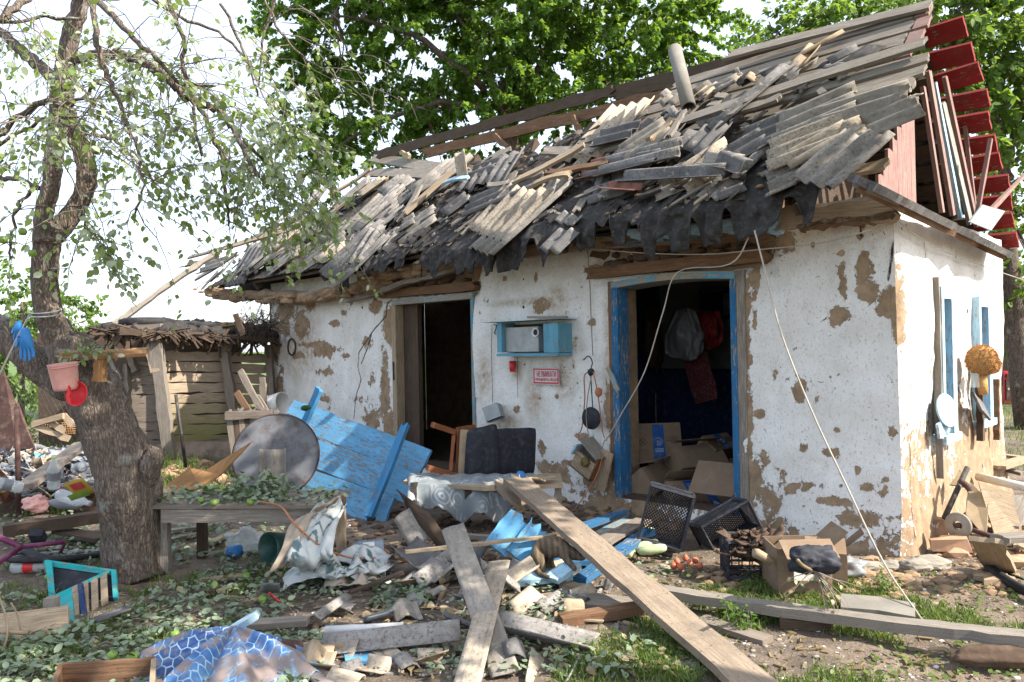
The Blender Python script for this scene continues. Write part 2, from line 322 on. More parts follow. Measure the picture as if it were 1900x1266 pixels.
M['moss'] = Msimple('moss', (.13, .1, .025), .98, .5, 20); M['green_plastic'] = Msimple('green_plastic', (.03, .1, .08), .4); M['inner_blue'] = Msimple('inner_blue', (.012, .035, .11), .8, .2); M['inner_white'] = Msimple('inner_white', (.25, .25, .25), .9); M['red_cloth'] = Msimple('red_cloth', (.2, .008, .008), .9); M['rug'] = Msimple('rug', (.1, .02, .025), .98, .6, 14); M['bag'] = Msimple('bag', (.22, .23, .25), .45, dust=.5); M['dim_bag'] = Msimple('dim_bag', (.2, .21, .22), .5); M['yellow'] = Msimple('yellow', (.55, .4, .06), .6); M['teal_plastic'] = Msimple('teal_plastic', (.1, .4, .5), .4); M['slip'] = Msimple('slip', (.32, .24, .15), .9)
def Mglassy(name, c, alpha=.35):
    t = NT(name); t.col((*c, 1)); t.set(Roughness=.15, Specular_IOR_Level=.6, Alpha=alpha); return t.m
M['bottle'] = Mglassy('bottle', (.22, .28, .34), .72); M['clear'] = Mglassy('clear', (.7, .75, .75), .4); M['brown_bottle'] = Mglassy('brown_bottle', (.06, .02, .01), .85)
def Mbark():
    t = NT('bark'); o = t.obj(); mp = t.map(o, (1, 1, .32)); n = t.noise(mp, 34, 7, .7, .8); v = t.n('TexVoronoi', i_Vector=t.map(o, (1, 1, .28)), i_Scale=55, feature='DISTANCE_TO_EDGE').outputs[0]
    c = t.ramp(n, [(.3, (.05, .038, .03)), (.5, (.13, .1, .08)), (.7, (.26, .215, .17))]); c = t.mix(t.rng(v, 0, .12, .5, 0), c, (.04, .03, .025))
    c = t.mix(t.rng(t.noise(o, 4, 5, .6), .6, .68, 0, .7), c, (.3, .29, .26)); c = t.mix(t.rng(t.noise(o, 9, 3), .7, .73, 0, .85), c, (.36, .15, .03))
    h = t.math('ADD', t.rng(v, 0, .25), n); t.col(c).bump(h, .7, .014); return t.m
M['bark'] = Mbark(); M['twig'] = Msimple('twig', (.2, .165, .14), .9, .4, 8)
M['stump'] = Mwood('stump', (.33, .24, .17), (.46, .36, .27), dirt=.3)
def Mleaf(name, a, b, back=None, tr=.45):
    t = NT(name); v = t.n('Attribute', attribute_name='var').outputs['Fac']; c = t.mix(v, a, b)
    if back: c = t.mix(t.n('NewGeometry').outputs['Backfacing'], c, back)
    t.col(c); t.set(Roughness=.5, Specular_IOR_Level=.35); tl = t.n('BsdfTranslucent'); t.link(t.mix(.5, c, (.3, .42, .03), 'MIX'), tl.inputs[0])
    mx = t.n('MixShader', i_0=tr); t.link(t.b.outputs[0], mx.inputs[1]); t.link(tl.outputs[0], mx.inputs[2]); t.link(mx.outputs[0], t.t.nodes['Material Output'].inputs[0]); return t.m
M['walnut_leaf'] = Mleaf('walnut_leaf', (.05, .125, .02), (.13, .25, .04), None, .55); M['apple_leaf'] = Mleaf('apple_leaf', (.14, .22, .05), (.29, .37, .14), (.38, .43, .31), .5)
M['far_leaf'] = Mleaf('far_leaf', (.08, .16, .03), (.17, .27, .06), None, .5); M['dry_leaf'] = Mleaf('dry_leaf', (.04, .075, .03), (.12, .165, .08), (.19, .24, .16), .2); M['grass'] = Mleaf('grass', (.06, .1, .02), (.14, .19, .05), None, .3); M['straw'] = Mleaf('straw', (.2, .15, .08), (.32, .25, .14), None, .1)
def Mwall():
    t = NT('whitewash'); o = t.obj(); pe = t.n('Attribute', attribute_name='peel').outputs['Fac']; cr = t.n('Attribute', attribute_name='crack').outputs['Fac']; st = t.n('Attribute', attribute_name='stain_tint').outputs['Fac']
    n = t.noise(o, 13, 8, .72, .4); n2 = t.noise(o, 55, 4, .7)
    z = t.math('ADD', t.math('ADD', pe, t.math('MULTIPLY', t.math('SUBTRACT', n, .5), 1.45)), t.math('MULTIPLY', t.math('SUBTRACT', n2, .5), .12))
    ch = t.noise(o, 24, 3, .55, .8); chm = t.rng(t.math('ADD', ch, t.math('MULTIPLY', t.math('SUBTRACT', t.noise(o, 1.7, 3), .5), .32)), .70, .71)
    mask = t.math('MAXIMUM', t.rng(z, .5, .512), chm); crm = t.rng(t.math('ADD', cr, t.math('MULTIPLY', t.math('SUBTRACT', n2, .5), .012)), .005, .010, 1, 0)
    hole = t.n('TexVoronoi', i_Vector=t.map(o, (1, 1, 1)), i_Scale=4.6); sx = t.n('SeparateColor', i_0=hole.outputs['Color'])
    hr = t.math('MULTIPLY', t.math('GREATER_THAN', sx.outputs[0], .4), .15); hm = t.math('LESS_THAN', t.math('ADD', hole.outputs['Distance'], t.math('MULTIPLY', n2, .03)), t.math('MULTIPLY', hr, sx.outputs[1]))
    wn = t.noise(o, 2.2, 6, .6); wc = t.mix(t.rng(wn, .35, .7), (.74, .735, .72), (.6, .58, .54)); fl = t.noise(t.map(o, (1, 1, .6)), 70, 5, .75); wc = t.mix(t.rng(fl, .55, .66, 0, .75), wc, (.36, .28, .2)); gr = t.noise(t.map(o, (1, 1, .35)), 3.1, 7, .7); wc = t.mix(t.rng(gr, .5, .75, 0, .5), wc, (.42, .38, .33))
    sp = t.noise(o, 160, 2, .5); wc = t.mix(t.rng(sp, .66, .7, 0, .7), wc, (.16, .13, .1)); wc = t.mix(t.math('MULTIPLY', st, t.rng(n, .3, .6)), wc, (.3, .21, .12))
    cn = t.noise(o, 9, 6, .7); cc = t.ramp(cn, [(.3, (.17, .115, .07)), (.55, (.29, .205, .13)), (.75, (.38, .28, .185))])
    c = t.mix(mask, wc, cc); c = t.mix(t.math('MAXIMUM', crm, hm), c, (.05, .033, .022))
    h = t.math('ADD', t.math('MULTIPLY', mask, -1.0), t.math('ADD', t.math('MULTIPLY', cn, .7), t.math('MULTIPLY', t.math('MAXIMUM', crm, hm), -2.5)))
    h = t.math('ADD', h, t.math('MULTIPLY', fl, .25)); t.col(c).bump(h, .9, .012); return t.set(Roughness=.95)
M['wall'] = Mwall()
def Msoil():
    t = NT('soil'); o = t.obj(); n = t.noise(o, .7, 6, .65); n2 = t.noise(o, 7, 8, .75); n3 = t.noise(o, 60, 3, .7)
    c = t.ramp(n2, [(.3, (.055, .042, .032)), (.5, (.13, .1, .075)), (.72, (.25, .195, .145))]); c = t.mix(t.rng(n, .5, .62, 0, .6), c, (.27, .2, .15)); c = t.mix(t.rng(n3, .62, .68, 0, .8), c, (.36, .32, .27))
    c = t.mix(t.rng(t.n('VectorMath', operation='LENGTH', i_0=o).outputs['Value'], 14, 26), c, (.09, .14, .035)); t.col(c).bump(t.math('ADD', n2, t.math('MULTIPLY', n3, .5)), .9, .03); return t.m
M['soil'] = Msoil()
def Mtarp():
    t = NT('blue_tarp'); uv = t.map(t.uv(), (16, 16, 16)); vm = lambda op, a, b=(0, 0, 0): t.n('VectorMath', operation=op, i_0=a, i_1=b).outputs[0]
    r = (1., 1.7320508, 1.); h_ = (.5, .8660254, .5); fl = lambda a: vm('SUBTRACT', vm('MODULO', vm('ADD', a, (34.64101*0+100, 173.20508, 100)), r), h_)
    a = fl(uv); b = fl(vm('SUBTRACT', uv, h_)); flat = (1, 1, 0); a = vm('MULTIPLY', a, flat); b = vm('MULTIPLY', b, flat)
    la = t.n('VectorMath', operation='LENGTH', i_0=a).outputs['Value']; lb = t.n('VectorMath', operation='LENGTH', i_0=b).outputs['Value']
    s_ = t.math('LESS_THAN', la, lb); m = t.n('Mix', data_type='VECTOR'); t.link(s_, m.inputs[0]); t.link(b, m.inputs[4]); t.link(a, m.inputs[5]); g = vm('ABSOLUTE', m.outputs[1])
    d = t.n('VectorMath', operation='DOT_PRODUCT', i_0=g, i_1=(.5, .8660254, 0)).outputs['Value']; gx = t.n('SeparateXYZ', i_0=g).outputs[0]; hx = t.math('MAXIMUM', d, gx)
    o = t.obj(); n = t.noise(o, 3.2, 5); c = t.ramp(n, [(.36, (.008, .04, .17)), (.5, (.05, .16, .36)), (.64, (.2, .33, .43))]); c = t.mix(t.rng(hx, .44, .46), c, (.3, .44, .54))
    c = t.mix(t.rng(t.noise(o, 6, 7, .75), .47, .55, 0, .95), c, (.2, .15, .13)); t.col(c); return t.set(Roughness=.45, Specular_IOR_Level=.5)
M['tarp'] = Mtarp()
def Mprint(name, base, ink, sc_=9, dust=.4):
    t = NT(name); uv = t.uv(); v = t.n('TexVoronoi', i_Vector=uv, i_Scale=sc_, i_Randomness=.7).outputs['Distance']; q = t.math('SINE', t.math('MULTIPLY', t.math('ADD', v, t.math('MULTIPLY', t.noise(uv, 9, 3), .35)), 26.))
    c = t.mix(t.math('MULTIPLY', t.rng(q, .2, .7), t.rng(t.noise(uv, 4, 2), .42, .55)), base, ink); o = t.obj(); c = t.mix(t.rng(t.noise(o, 7, 6, .7), .5, .7, 0, dust), c, (.3, .26, .21)); t.col(c); return t.set(Roughness=.6)
M['oilcloth'] = Mprint('oilcloth', (.45, .47, .46), (.08, .14, .15), 6); M['floral'] = Mprint('floral', (.17, .19, .2), (.33, .36, .37), 8, .5)
def Mfur():
    t = NT('tabby'); o = t.obj(); wv = t.n('TexWave', i_Vector=t.map(o, (1, 1, 1)), i_Scale=9, i_Distortion=3).outputs[1]; c = t.mix(t.rng(wv, .35, .6), (.06, .045, .03), (.17, .115, .065)); n = t.noise(o, 120, 2); t.col(t.mix(n, c, (.1, .075, .05))).bump(n, .6, .01); return t.m
M['fur'] = Mfur()
# ================================================================== GROUND
def ground():
    xs = np.concatenate([-np.geomspace(500, 9.2, 26), np.arange(-9, 9.01, .065), np.geomspace(9.2, 500, 26)])
    ys = np.concatenate([[-60, -20, -8, -3, 0, 1.2], np.arange(2.2, 15, .065), np.geomspace(15.2, 600, 34)])
    X, Y = np.meshgrid(xs, ys, indexing='ij'); V = np.stack([X, Y, gh(X, Y)], -1).reshape(-1, 3); m = len(ys)
    i, j = np.meshgrid(np.arange(len(xs)-1), np.arange(m-1), indexing='ij'); a = (i*m+j).ravel()
    npobj('ground', V, np.stack([a, a+m, a+m+1, a+1], -1), M['soil'], smooth=True, kind='structure')
ground()
# ================================================================== COTTAGE
house = root('cottage', 'whitewashed clay cottage with a shattered roof and two open blue doorways', 'cottage', CC)
HE = -8.85; HD = 2.95                                     # left end of the front, depth of the house
dR = (-2.42, -1.2, .10, 2.06); dL = (-5.78, -4.3, .10, 2.08)
BLOBS = [(1560,470,8,6,.9),(1505,455,5,5,.9),(1540,840,20,14,.8),(1590,870,12,18,.8),(1545,930,60,14,.9),(1615,905,30,16,.8),(1420,850,16,22,.8),(1437,700,10,16,.8),(1400,590,8,30,.7),(1650,700,10,12,.8),(1655,800,12,30,.7),(960,760,8,10,.7),(1000,740,5,6,.8),(1030,735,5,8,.8),(1060,860,40,10,.8),(1130,890,20,30,.9),(960,850,10,20,.6),(925,640,6,8,.7),(620,600,12,8,.8),(555,660,12,8,.8),(585,640,24,7,.9),(640,660,14,7,.8),(530,610,14,30,.8),(690,700,12,30,.8),(670,740,20,14,.6),(600,740,14,10,.6),(1605,500,22,38,1),(1612,540,24,22,1),(1563,525,12,42,.8),(1552,585,26,24,1),(1483,722,20,32,1),(1655,560,26,34,1.1),(1668,600,14,50,.9),(1397,500,14,90,.9),(1385,640,10,120,.8),(1390,800,10,140,.9),(1408,768,15,10,.9),(1553,798,9,8,1),
 (1490,830,16,26,.8),(1480,905,55,26,.9),(1430,930,40,44,.9),(1600,965,80,36,.8),(1520,1000,90,20,.7),(1450,880,26,30,.7),(1640,900,22,40,.8),(1400,900,26,70,.9),(1650,1010,60,40,.8),(1003,570,17,20,1.1),(1098,599,9,9,1),(1128,745,8,60,.8),(1133,560,10,60,.7),(1137,640,8,60,.8),
 (1142,830,12,120,1.1),(1040,880,34,26,.95),(1012,868,20,20,.9),(1100,900,50,26,.75),(1120,930,60,24,.8),(980,880,40,20,.6),(1075,810,22,9,.8),(1005,830,10,26,.7),(905,560,5,10,.7),(935,517,5,9,.9),(994,513,5,16,.9),(1060,690,16,40,.45),(1110,500,30,16,.6),(1150,480,22,30,.9),
 (722,600,14,60,1),(715,720,13,90,1),(722,800,12,60,1),(690,780,26,30,.7),(600,652,34,12,.8),(680,634,13,15,1),(530,580,22,20,.8),(560,600,14,24,.8),(515,640,9,50,.8),(520,730,10,60,.85),(575,570,12,16,.7),(637,580,8,9,1),(650,560,8,12,.8),(600,690,20,9,.6),(700,570,18,20,.8),(540,770,20,30,.6),(640,700,16,8,.5),
 (790,520,66,30,1.6),(730,530,20,30,1.3),(1290,468,150,34,1.7),(1400,460,34,26,1.2),(1382,560,14,60,1),(1640,408,40,8,.9),(1600,420,12,16,.8),(1595,438,9,9,1),(1540,700,6,9,.8),(1515,745,8,14,.8),(1625,780,7,6,.8)]
CR = [[(722,545),(716,585),(690,618),(664,655),(662,680)],[(662,680),(668,705),(660,735),(656,778)],[(690,618),(680,650),(668,676)],[(1590,390),(1600,440)],[(1660,450),(1650,520)]]
def wallgrid(x0, x1, z0, z1, st, fn, holes, attrs):
    xs = np.arange(x0, x1+st/2, st); zs = np.arange(z0, z1+st/2, st); 
    for h in holes:                                        # snap grid lines to the openings
        for e in h[:2]: xs[np.abs(xs-e).argmin()] = e
        for e in h[2:]: zs[np.abs(zs-e).argmin()] = e
    X, Z = np.meshgrid(xs, zs, indexing='ij'); V = fn(X, Z).reshape(-1, 3); m = len(zs)
    i, j = np.meshgrid(np.arange(len(xs)-1), np.arange(m-1), indexing='ij'); cx = (X[:-1, :-1]+X[1:, 1:])/2; cz = (Z[:-1, :-1]+Z[1:, 1:])/2
    keep = np.ones(cx.shape, bool)
    for h in holes: keep &= ~((cx > h[0]) & (cx < h[1]) & (cz > h[2]) & (cz < h[3]))
    a = (i*m+j)[keep]; return V, np.stack([a, a+m, a+m+1, a+1], -1), attrs(X.ravel(), Z.ravel())
def seg_d(x, z, P):
    d = np.full(x.shape, 9.)
    for (a, b), (c, e) in zip(P[:-1], P[1:]):
        t = np.clip(((x-a)*(c-a)+(z-b)*(e-b))/((c-a)**2+(e-b)**2), 0, 1); d = np.minimum(d, np.hypot(x-a-(c-a)*t, z-b-(e-b)*t))
    return d
def bulge(X, Z, s):
    q = np.stack([X, Z], -1); return (fbm(q*1.3, s, 3)-.5)*.09+(fbm(q*9, s+1, 3)-.5)*.018+np.clip(.35-Z, 0, 1)**2*.35
def fr_attr(x, z):
    pe = np.zeros_like(x); k = 0
    for u, v, a, b, s in BLOBS:
        cx, cz = W(u, v); ax = abs(W(u+a, v)[0]-cx); bz = abs(W(u, v+b)[1]-cz)
        r = np.hypot((x-cx)/ax, (z-cz)/bz); pe = np.maximum(pe, s*np.clip(1.25-r*.85, 0, 1.2)*.75)
    q = np.stack([x, z], -1); pe = np.maximum(pe, np.clip(.62-z*.75, 0, .8)*(.35+1.0*fbm(q*1.6, 9, 3)))
    pe = pe+(fbm(q*4, 21, 3)-.5)*.6+.045+np.where((x < -7.2), .12, 0)
    cr = np.full(x.shape, 9.)
    for c in CR: cr = np.minimum(cr, seg_d(x, z, [W(*p) for p in c]))
    st = np.zeros_like(x)
    for u, v, a, b in ((1030,555,30,40),(960,690,16,30),(1060,640,26,20),(990,740,20,60),(1045,700,25,60),(1120,480,30,40),(940,790,40,40),(1130,700,16,200),(560,640,50,80),(900,700,20,60),(980,560,100,10)):
        cx, cz = W(u, v); ax = abs(W(u+a, v)[0]-cx); bz = abs(W(u, v+b)[1]-cz); st = np.maximum(st, np.clip(1.1-np.hypot((x-cx)/ax, (z-cz)/bz), 0, .8))
    st = np.maximum(st, np.clip((z-1.95)*1.2, 0, .45)); return dict(peel=pe, crack=cr, stain_tint=st)  # same brown tint also grows towards the wall top
def lintel_recess(X, Z):                                   # plaster has fallen off above the doorways
    r = np.zeros_like(X)
    for x0, x1, z0, z1 in ((dR[0]-.25, dR[1]+.32, 2.06, 2.36), (dL[0]-.3, dL[1]+.1, 2.08, 2.36)):
        w_ = fbm(np.stack([X, Z], -1)*5, 31, 3)*.2; r = np.maximum(r, np.clip((np.minimum(np.minimum(X-x0, x1-X), np.minimum(Z-z0+.06, z1-Z+.3))+w_-.1)*14, 0, 1))
    return r*.06
frw = lambda X, Z: CC+X[..., None]*XH+(-bulge(X, Z, 1)+lintel_recess(X, Z))[..., None]*YH+Z[..., None]*ZZ
V, Fc, A = wallgrid(HE, .0, -.05, 2.5, .016, frw, [dR, dL], fr_attr)
# blend both skins to one corner line
fwall = npobj('front_wall', V, Fc, M['wall'], house, A, True)
w1 = (.84, 1.20, .72, 1.88); w2 = (1.92, 2.32, .74, 1.84)
def sd_attr(x, z):
    q = np.stack([x+40, z], -1); pe = np.clip(.95-z*.62, 0, 1)*(.45+.8*fbm(q*1.5, 19, 3))+(fbm(q*4, 23, 3)-.5)*.4
    for cx, cz, a, b, s in ((.02,1.72,.16,.42,1.1),(0,1.1,.06,.3,.8),(.72,1.0,.13,1.2,.55),(1.45,.8,.3,.5,.9),(2.0,.5,1.2,.5,1.0),(1.75,1.2,.1,.5,.6),(.4,.3,.4,.35,.7)):
        pe = np.maximum(pe, s*np.clip(1.25-np.hypot((x-cx)/a, (z-cz)/b)*.85, 0, 1.2)*.75)
    st = np.clip(.75-z*.4, 0, .6); return dict(peel=pe, crack=np.minimum(seg_d(x, z, [(.2, 1.2), (.22, .6), (.16, .1)]), seg_d(x, z, [(.6, 2.2), (.66, 1.9), (.62, 1.5)])), stain_tint=st)
sdf = lambda X, Z: CC+X[..., None]*YH+(bulge(X+40, Z, 1)*np.clip(X*6, 0, 1)-np.clip(.12-X, 0, .12)*.3)[..., None]*XH+Z[..., None]*ZZ+(-bulge(X*0, Z, 1)*np.clip(1-X*6, 0, 1))[..., None]*YH
V, Fc, A = wallgrid(-.0, HD, -.05, 2.42, .02, sdf, [w1, w2], sd_attr)
npobj('side_wall', V, Fc[:, ::-1], M['wall'], house, A, True)
def hbox(mb, x0, x1, y0, y1, z0, z1, jit=0):               # box in house coordinates
    c = HL((x0+x1)/2, (y0+y1)/2, (z0+z1)/2); dx, dy, dz = (x1-x0)/2, (y1-y0)/2, (z1-z0)/2
    ax = sorted([(dx, XH*dx), (dy, YH*dy), (dz, ZZ*dz)], key=lambda q: -q[0]); X, Y, Z = ax[0][1], ax[1][1], ax[2][1]
    if np.cross(X, Y)@Z < 0: Z = -Z
    return box(mb, c, X, Y, Z, jit)
mb = MB()                                                  # wall core behind the plaster skin
for x0, x1, z0, z1 in ((HE, dL[0], 0, 2.4), (dL[1], dR[0], 0, 2.4), (dR[1], -.04, 0, 2.4), (dL[0], dL[1], dL[3], 2.4), (dR[0], dR[1], dR[3], 2.4), (dL[0], dL[1], -.1, dL[2]), (dR[0], dR[1], -.1, dR[2])): hbox(mb, x0+.001, x1-.001, .075, .36, z0, z1)
for y0, y1, z0, z1 in ((.361, w1[0], 0, 2.4), (w1[1], w2[0], 0, 2.4), (w2[1], HD, 0, 2.4), (w1[0], w1[1], -.1, w1[2]), (w1[0], w1[1], w1[3], 2.4), (w2[0], w2[1], -.1, w2[2]), (w2[0], w2[1], w2[3], 2.4)): hbox(mb, -.34, -.06, y0+.001, y1-.001, z0, z1)
hbox(mb, HE, -.04, HD, HD+.1, 0, 2.4); hbox(mb, HE-.05, HE-.002, .0, HD, 0, 2.36)
obj('wall_core', mb, M['clay'], house)
mb = hbox(MB(), HE, -.1, .1, HD, 2.405, 2.45); obj('ceiling', mb, M['dark_wood'], house)
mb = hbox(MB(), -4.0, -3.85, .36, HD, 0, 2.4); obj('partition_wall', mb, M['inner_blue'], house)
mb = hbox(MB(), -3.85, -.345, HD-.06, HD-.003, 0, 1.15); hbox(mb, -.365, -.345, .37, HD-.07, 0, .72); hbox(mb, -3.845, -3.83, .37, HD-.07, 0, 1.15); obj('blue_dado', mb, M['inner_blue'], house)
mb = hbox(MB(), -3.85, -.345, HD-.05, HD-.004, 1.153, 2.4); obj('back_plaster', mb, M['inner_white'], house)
mb = hbox(MB(), -3.84, -.36, .37, HD-.07, -.02, .06); obj('floor', mb, M['dark_wood'], house)
# door frames
def plank(name, parent, a, b, w_, t, mat, up=ZZ, **k): return obj(name, board(a, b, w_, t, up, **k), M[mat], parent)
fr = obj('door_frame', hbox(MB(), dR[0], dR[0]+.07, -.03, .13, dR[2], dR[3]-.06), M['blue_paint'], house)
hb = lambda nm, q, mat, par: obj(nm, hbox(MB(), *q), M[mat], par)
hb('jamb', (dR[1]-.055, dR[1]-.001, .0, .35, dR[2], dR[3]-.06), 'blue_paint', fr)
mb = MB()
for k in range(10):                                        # arched head of the frame
    x0 = dR[0]+(dR[1]-dR[0])*k/10; x1 = x0+(dR[1]-dR[0])/10; s0 = .035*sin(pi*k/10); s1 = .035*sin(pi*(k+1)/10); box(mb, HL((x0+x1)/2, .15, dR[3]-.04+(s0+s1)/2), HL(x1, 0, s1)/2-HL(x0, 0, s0)/2+XH*.001, YH*.18, ZZ*.03)
obj('frame_head', mb, M['blue_worn'], fr); hb('threshold', (dR[0]+.08, dR[1]-.06, .0, .36, dR[2]-.02, dR[2]+.02), 'dark_wood', fr)
hb('frame_post', (dR[1]+.002, dR[1]+.075, .0, .1, .2, dR[3]), 'grey_wood', house); hb('frame_post', (dR[0]-.05, dR[0]-.002, -.01, .1, .1, dR[3]), 'brown_wood', house)
fr = hb('door_frame', (dL[0], dL[0]+.08, -.02, .1, dL[2], dL[3]-.07), 'tan_wood', house); hb('jamb', (dL[1]-.05, dL[1]-.001, -.01, .3, dL[2], dL[3]-.07), 'blue_worn', fr); hb('frame_head', (dL[0], dL[1], -.02, .12, dL[3]-.068, dL[3]), 'pale_blue', fr)
hb('inner_jamb', (dL[0]+.083, dL[0]+.36, .1, .16, dL[2], dL[3]-.07), 'dark_wood', fr); hb('threshold', (dL[0]+.085, dL[1]-.052, -.02, .3, dL[2]-.04, dL[2]+.02), 'dark_wood', fr)
hb('hasp', (dL[0]+.02, dL[0]+.04, -.035, -.021, 1.1, 1.32), 'dark_metal', fr)
for q, mt in (((dR[0]-.3, dR[1]+.3, -.02, .06, 2.09, 2.21), 'brown_wood'), ((dL[0]-.25, dL[1]+.05, -.015, .06, 2.1, 2.2), 'brown_wood')):
    plank('lintel', house, HL(q[0], .02, q[4]+.06), HL(q[1], .02, q[5]-.05), .1, .09, mt, -YH, ends=(.05, .05))
# clay lumps above doors and along the jambs
mb = MB()
for k in range(70):
    if k < 30: x = dR[0]-.25+RG.random()*(dR[1]-dR[0]+.55); z = 2.2+RG.random()*.16
    elif k < 48: x = dL[0]-.25+RG.random()*1.6; z = 2.2+RG.random()*.16
    else: continue
    lump(HL(x, .045, z), .035+RG.random()*.05, k, .4, 1, mb=mb, sc3=(1.4, 1, .8))
obj('broken_clay', mb, M['clay_dark'], house, kind='stuff')
# mud cornice under the eave
path = [(398,540),(440,548),(500,550),(560,553),(620,548),(690,524),(730,506),(770,497),(850,480),(900,470),(960,462)]
pts = smooth_path([WP(u, v, .16) for u, v in path], 5, .012); rs = [.1+.03*fbm(np.array([[i*.7, 1.]]), 5)[0] for i in range(len(pts))]
ct_ = tube(pts, rs, 16, flat=.75); V = np.array(ct_.v); ax_ = np.repeat(np.array(pts), 16, 0); nn = fbm(V*V3(5, 5, 9), 61, 5)-.5; nb_ = np.clip(np.abs(fbm(V*V3(2.5, 2.5, 16), 62, 3)-.5)*9, 0, 1)-.7; V = V+(V-ax_)*(nn*1.9+nb_*.35)[:, None]; ct_.v = [tuple(p) for p in V]; ct_.sm = [False]*len(ct_.sm); obj('cornice', ct_, M['clay'], house)
mb = MB()
for k in range(150):
    q = pts[RG.integers(len(pts))]+RG.normal(size=3)*V3(.12, .03, .03)-YH*.07; lump(q-ZZ*.02, .02+RG.random()*.05, k, .5, 1, mb=mb, sc3=(1.8, 1, .8), flat=True)
obj('broken_clay', mb, M['clay'], house, kind='stuff')
for a, b, w_, mt in (((398,553),(705,545),.05,'tan_wood'),((640,560),(900,482),.06,'grey_wood'),((880,478),(1180,448),.1,'clay'),((1150,445),(1460,415),.13,'white_blue'),((1440,408),(1672,388),.14,'tan_wood'),((1480,424),(1668,400),.05,'brown_wood'),((1120,455),(1440,438),.06,'brown_wood')):
    plank('eave_beam', house, WP(*a, .13), WP(*b, .13), w_, .09, mt, -YH, ends=(.06, .05), rough=.01, seg=16)
for k in range(9):                                         # eave rafters' ends
    x = -.6-k*1.02+RG.normal()*.08; plank('rafter', house, HL(x, -.34, 2.40), HL(x, 1.4, 4.04), .07, .1, 'dark_wood', RN, ends=(.05, .02))
# side ledge of boards and slate
for a, b, w_, mt, dz in (((1592,334),(1862,468),.2,'slate_dark',.0),((1600,352),(1856,474),.09,'brown_wood',-.02),((1600,345),(1760,415),.12,'grey_wood',.05)):
    plank('verge_board', house, SP(*a, .14), SP(*b, .14), w_, .05, mt, XH*.6+ZZ, ends=(.05, .08), rough=.015, seg=18)
# ---- windows in the side wall
def window(w_, lab):
    y0, y1, z0, z1 = w_; wn = root_part('window', house)
    def b(nm, q, mat): return obj(nm, hbox(MB(), *q), M[mat], wn)
    b('frame', (-.02, .05, y0, y0+.06, z0+.02, z1), 'white_blue'); b('frame', (-.02, .05, y1-.1, y1, z0+.02, z1), 'white_blue'); b('frame', (-.02, .05, y0+.061, y1-.101, z1-.09, z1), 'white_blue')
    b('frame', (-.12, -.06, y0+.052, y0+.10, z0+.05, z1-.062), 'blue_paint'); b('light_stop_panel', (-.16, -.13, y0+.06, y1-.06, z0+.02, z1-.07), 'blue_paint'); b('sill', (-.05, .07, y0-.03, y1+.03, z0-.04, z0+.018), 'white_blue')  # blue panel added inside the opening so no light leaks in
    return wn
def root_part(name, parent):
    o = bpy.data.objects.new(name, None); COL.objects.link(o); o.parent = parent; return o
window(w1, ''); window(w2, '')
plank('wall_post', house, HL(.02, .81, .42), HL(.02, .81, 1.95), .025, .05, 'grey_wood', XH, rough=.008, seg=12)
plank('wall_post', house, HL(.05, 1.86, .6), HL(.05, 1.86, 1.25), .05, .05, 'dark_wood', XH, rough=.01, seg=12); plank('wall_post', house, HL(.05, 2.42, .55), HL(.05, 2.43, 1.1), .05, .05, 'brown_wood', XH, rough=.01, seg=12)
# ---- roof
roof = root_part('roof', house)
XL = -8.3
for k in range(12):                                        # sheathing boards of the front slope
    t = .12+k*.212; xl = (-9.9+.14*k if k < 6 else -7.2 if k == 6 else -5.2 if k == 7 else -3.3+.25*(k-8))+RG.normal()*.1; xr = -.12 + (.04 if k > 3 else -.25*(4-k))+RG.normal()*.05
    plank('sheathing_board', roof, rp(xl, t), rp(xr-.1, t), .17, .028, 'grey_wood' if k > 5 else 'dark_wood', RN, ends=(.1, .03), seg=20)
    if k > 3: plank('board_tip', roof, rp(xr-.098, t), rp(xr+.02, t), .168, .03, 'red_faded', RN, ends=(0, .01), seg=1)
def rblob(n, x0, x1, t0, t1, mat, s0, s1, h, kind):
    mb = MB()
    for k in range(n):
        x = x0+RG.random()*(x1-x0); t = t0+RG.random()*(t1-t0); L = s0+RG.random()**2*(s1-s0); a = RG.normal()*.4+.5
        d = nz(RS*cos(a)+XH*sin(a)+RN*RG.normal()*.07); c = rp(x-(.9*(1-t/2.5) if x < -7 else 0), t, h+RG.random()*.05)
        if kind: board(c-d*L/2, c+d*L/2, .02+RG.random()*.1, .008+RG.random()*.015, nz(RN+RG.normal(size=3)*.15), ends=(L*.2, L*.2), seg=1, mb=mb)
        else: lump(c, L*.4, k, .5, 1, mb=mb, sc3=(1, 1, .5), flat=True)
    return obj('rubble', mb, M[mat], roof, kind='stuff')
# burnt felt layer over the boards: lumpy, with torn edges
nx, nt = 420, 90; x = np.linspace(-10.0, -.35, nx); t = np.linspace(.02, 1, nt); X, T = np.meshgrid(x, t, indexing='ij')
top_t = 1.75+.35*(fbm(np.stack([x*1.7, x*0], -1), 8, 4)-.5)*2; top_t = np.where(x > -2.6, np.minimum(top_t, 1.55-(x+2.6)*.35), top_t); top_t = np.where(x < -8, np.minimum(top_t, (x+10.1)*.95), top_t)
TT = T*np.maximum(top_t, .1)[:, None]; q = np.stack([X, TT], -1); Hh = .015+fbm(q*3, 4, 4)*.06+fbm(q*14, 6, 3)*.03
P = RE+XH*X[..., None]+RS*TT[..., None]+RN*Hh[..., None]; obj('roofing_felt', gsolid(P, .012), M['dusty_felt'], roof)
rblob(90, -9.7, -.5, .05, 1.75, 'slate', .03, .13, .08, 1); rblob(110, -9.4, -.5, .05, 1.75, 'slate_dark', .03, .13, .08, 1); rblob(200, -9.4, -.5, .05, 1.7, 'clay', .02, .09, .075, 0); rblob(150, -9.4, -.4, .05, 1.75, 'grey_wood', .08, .5, .1, 1)
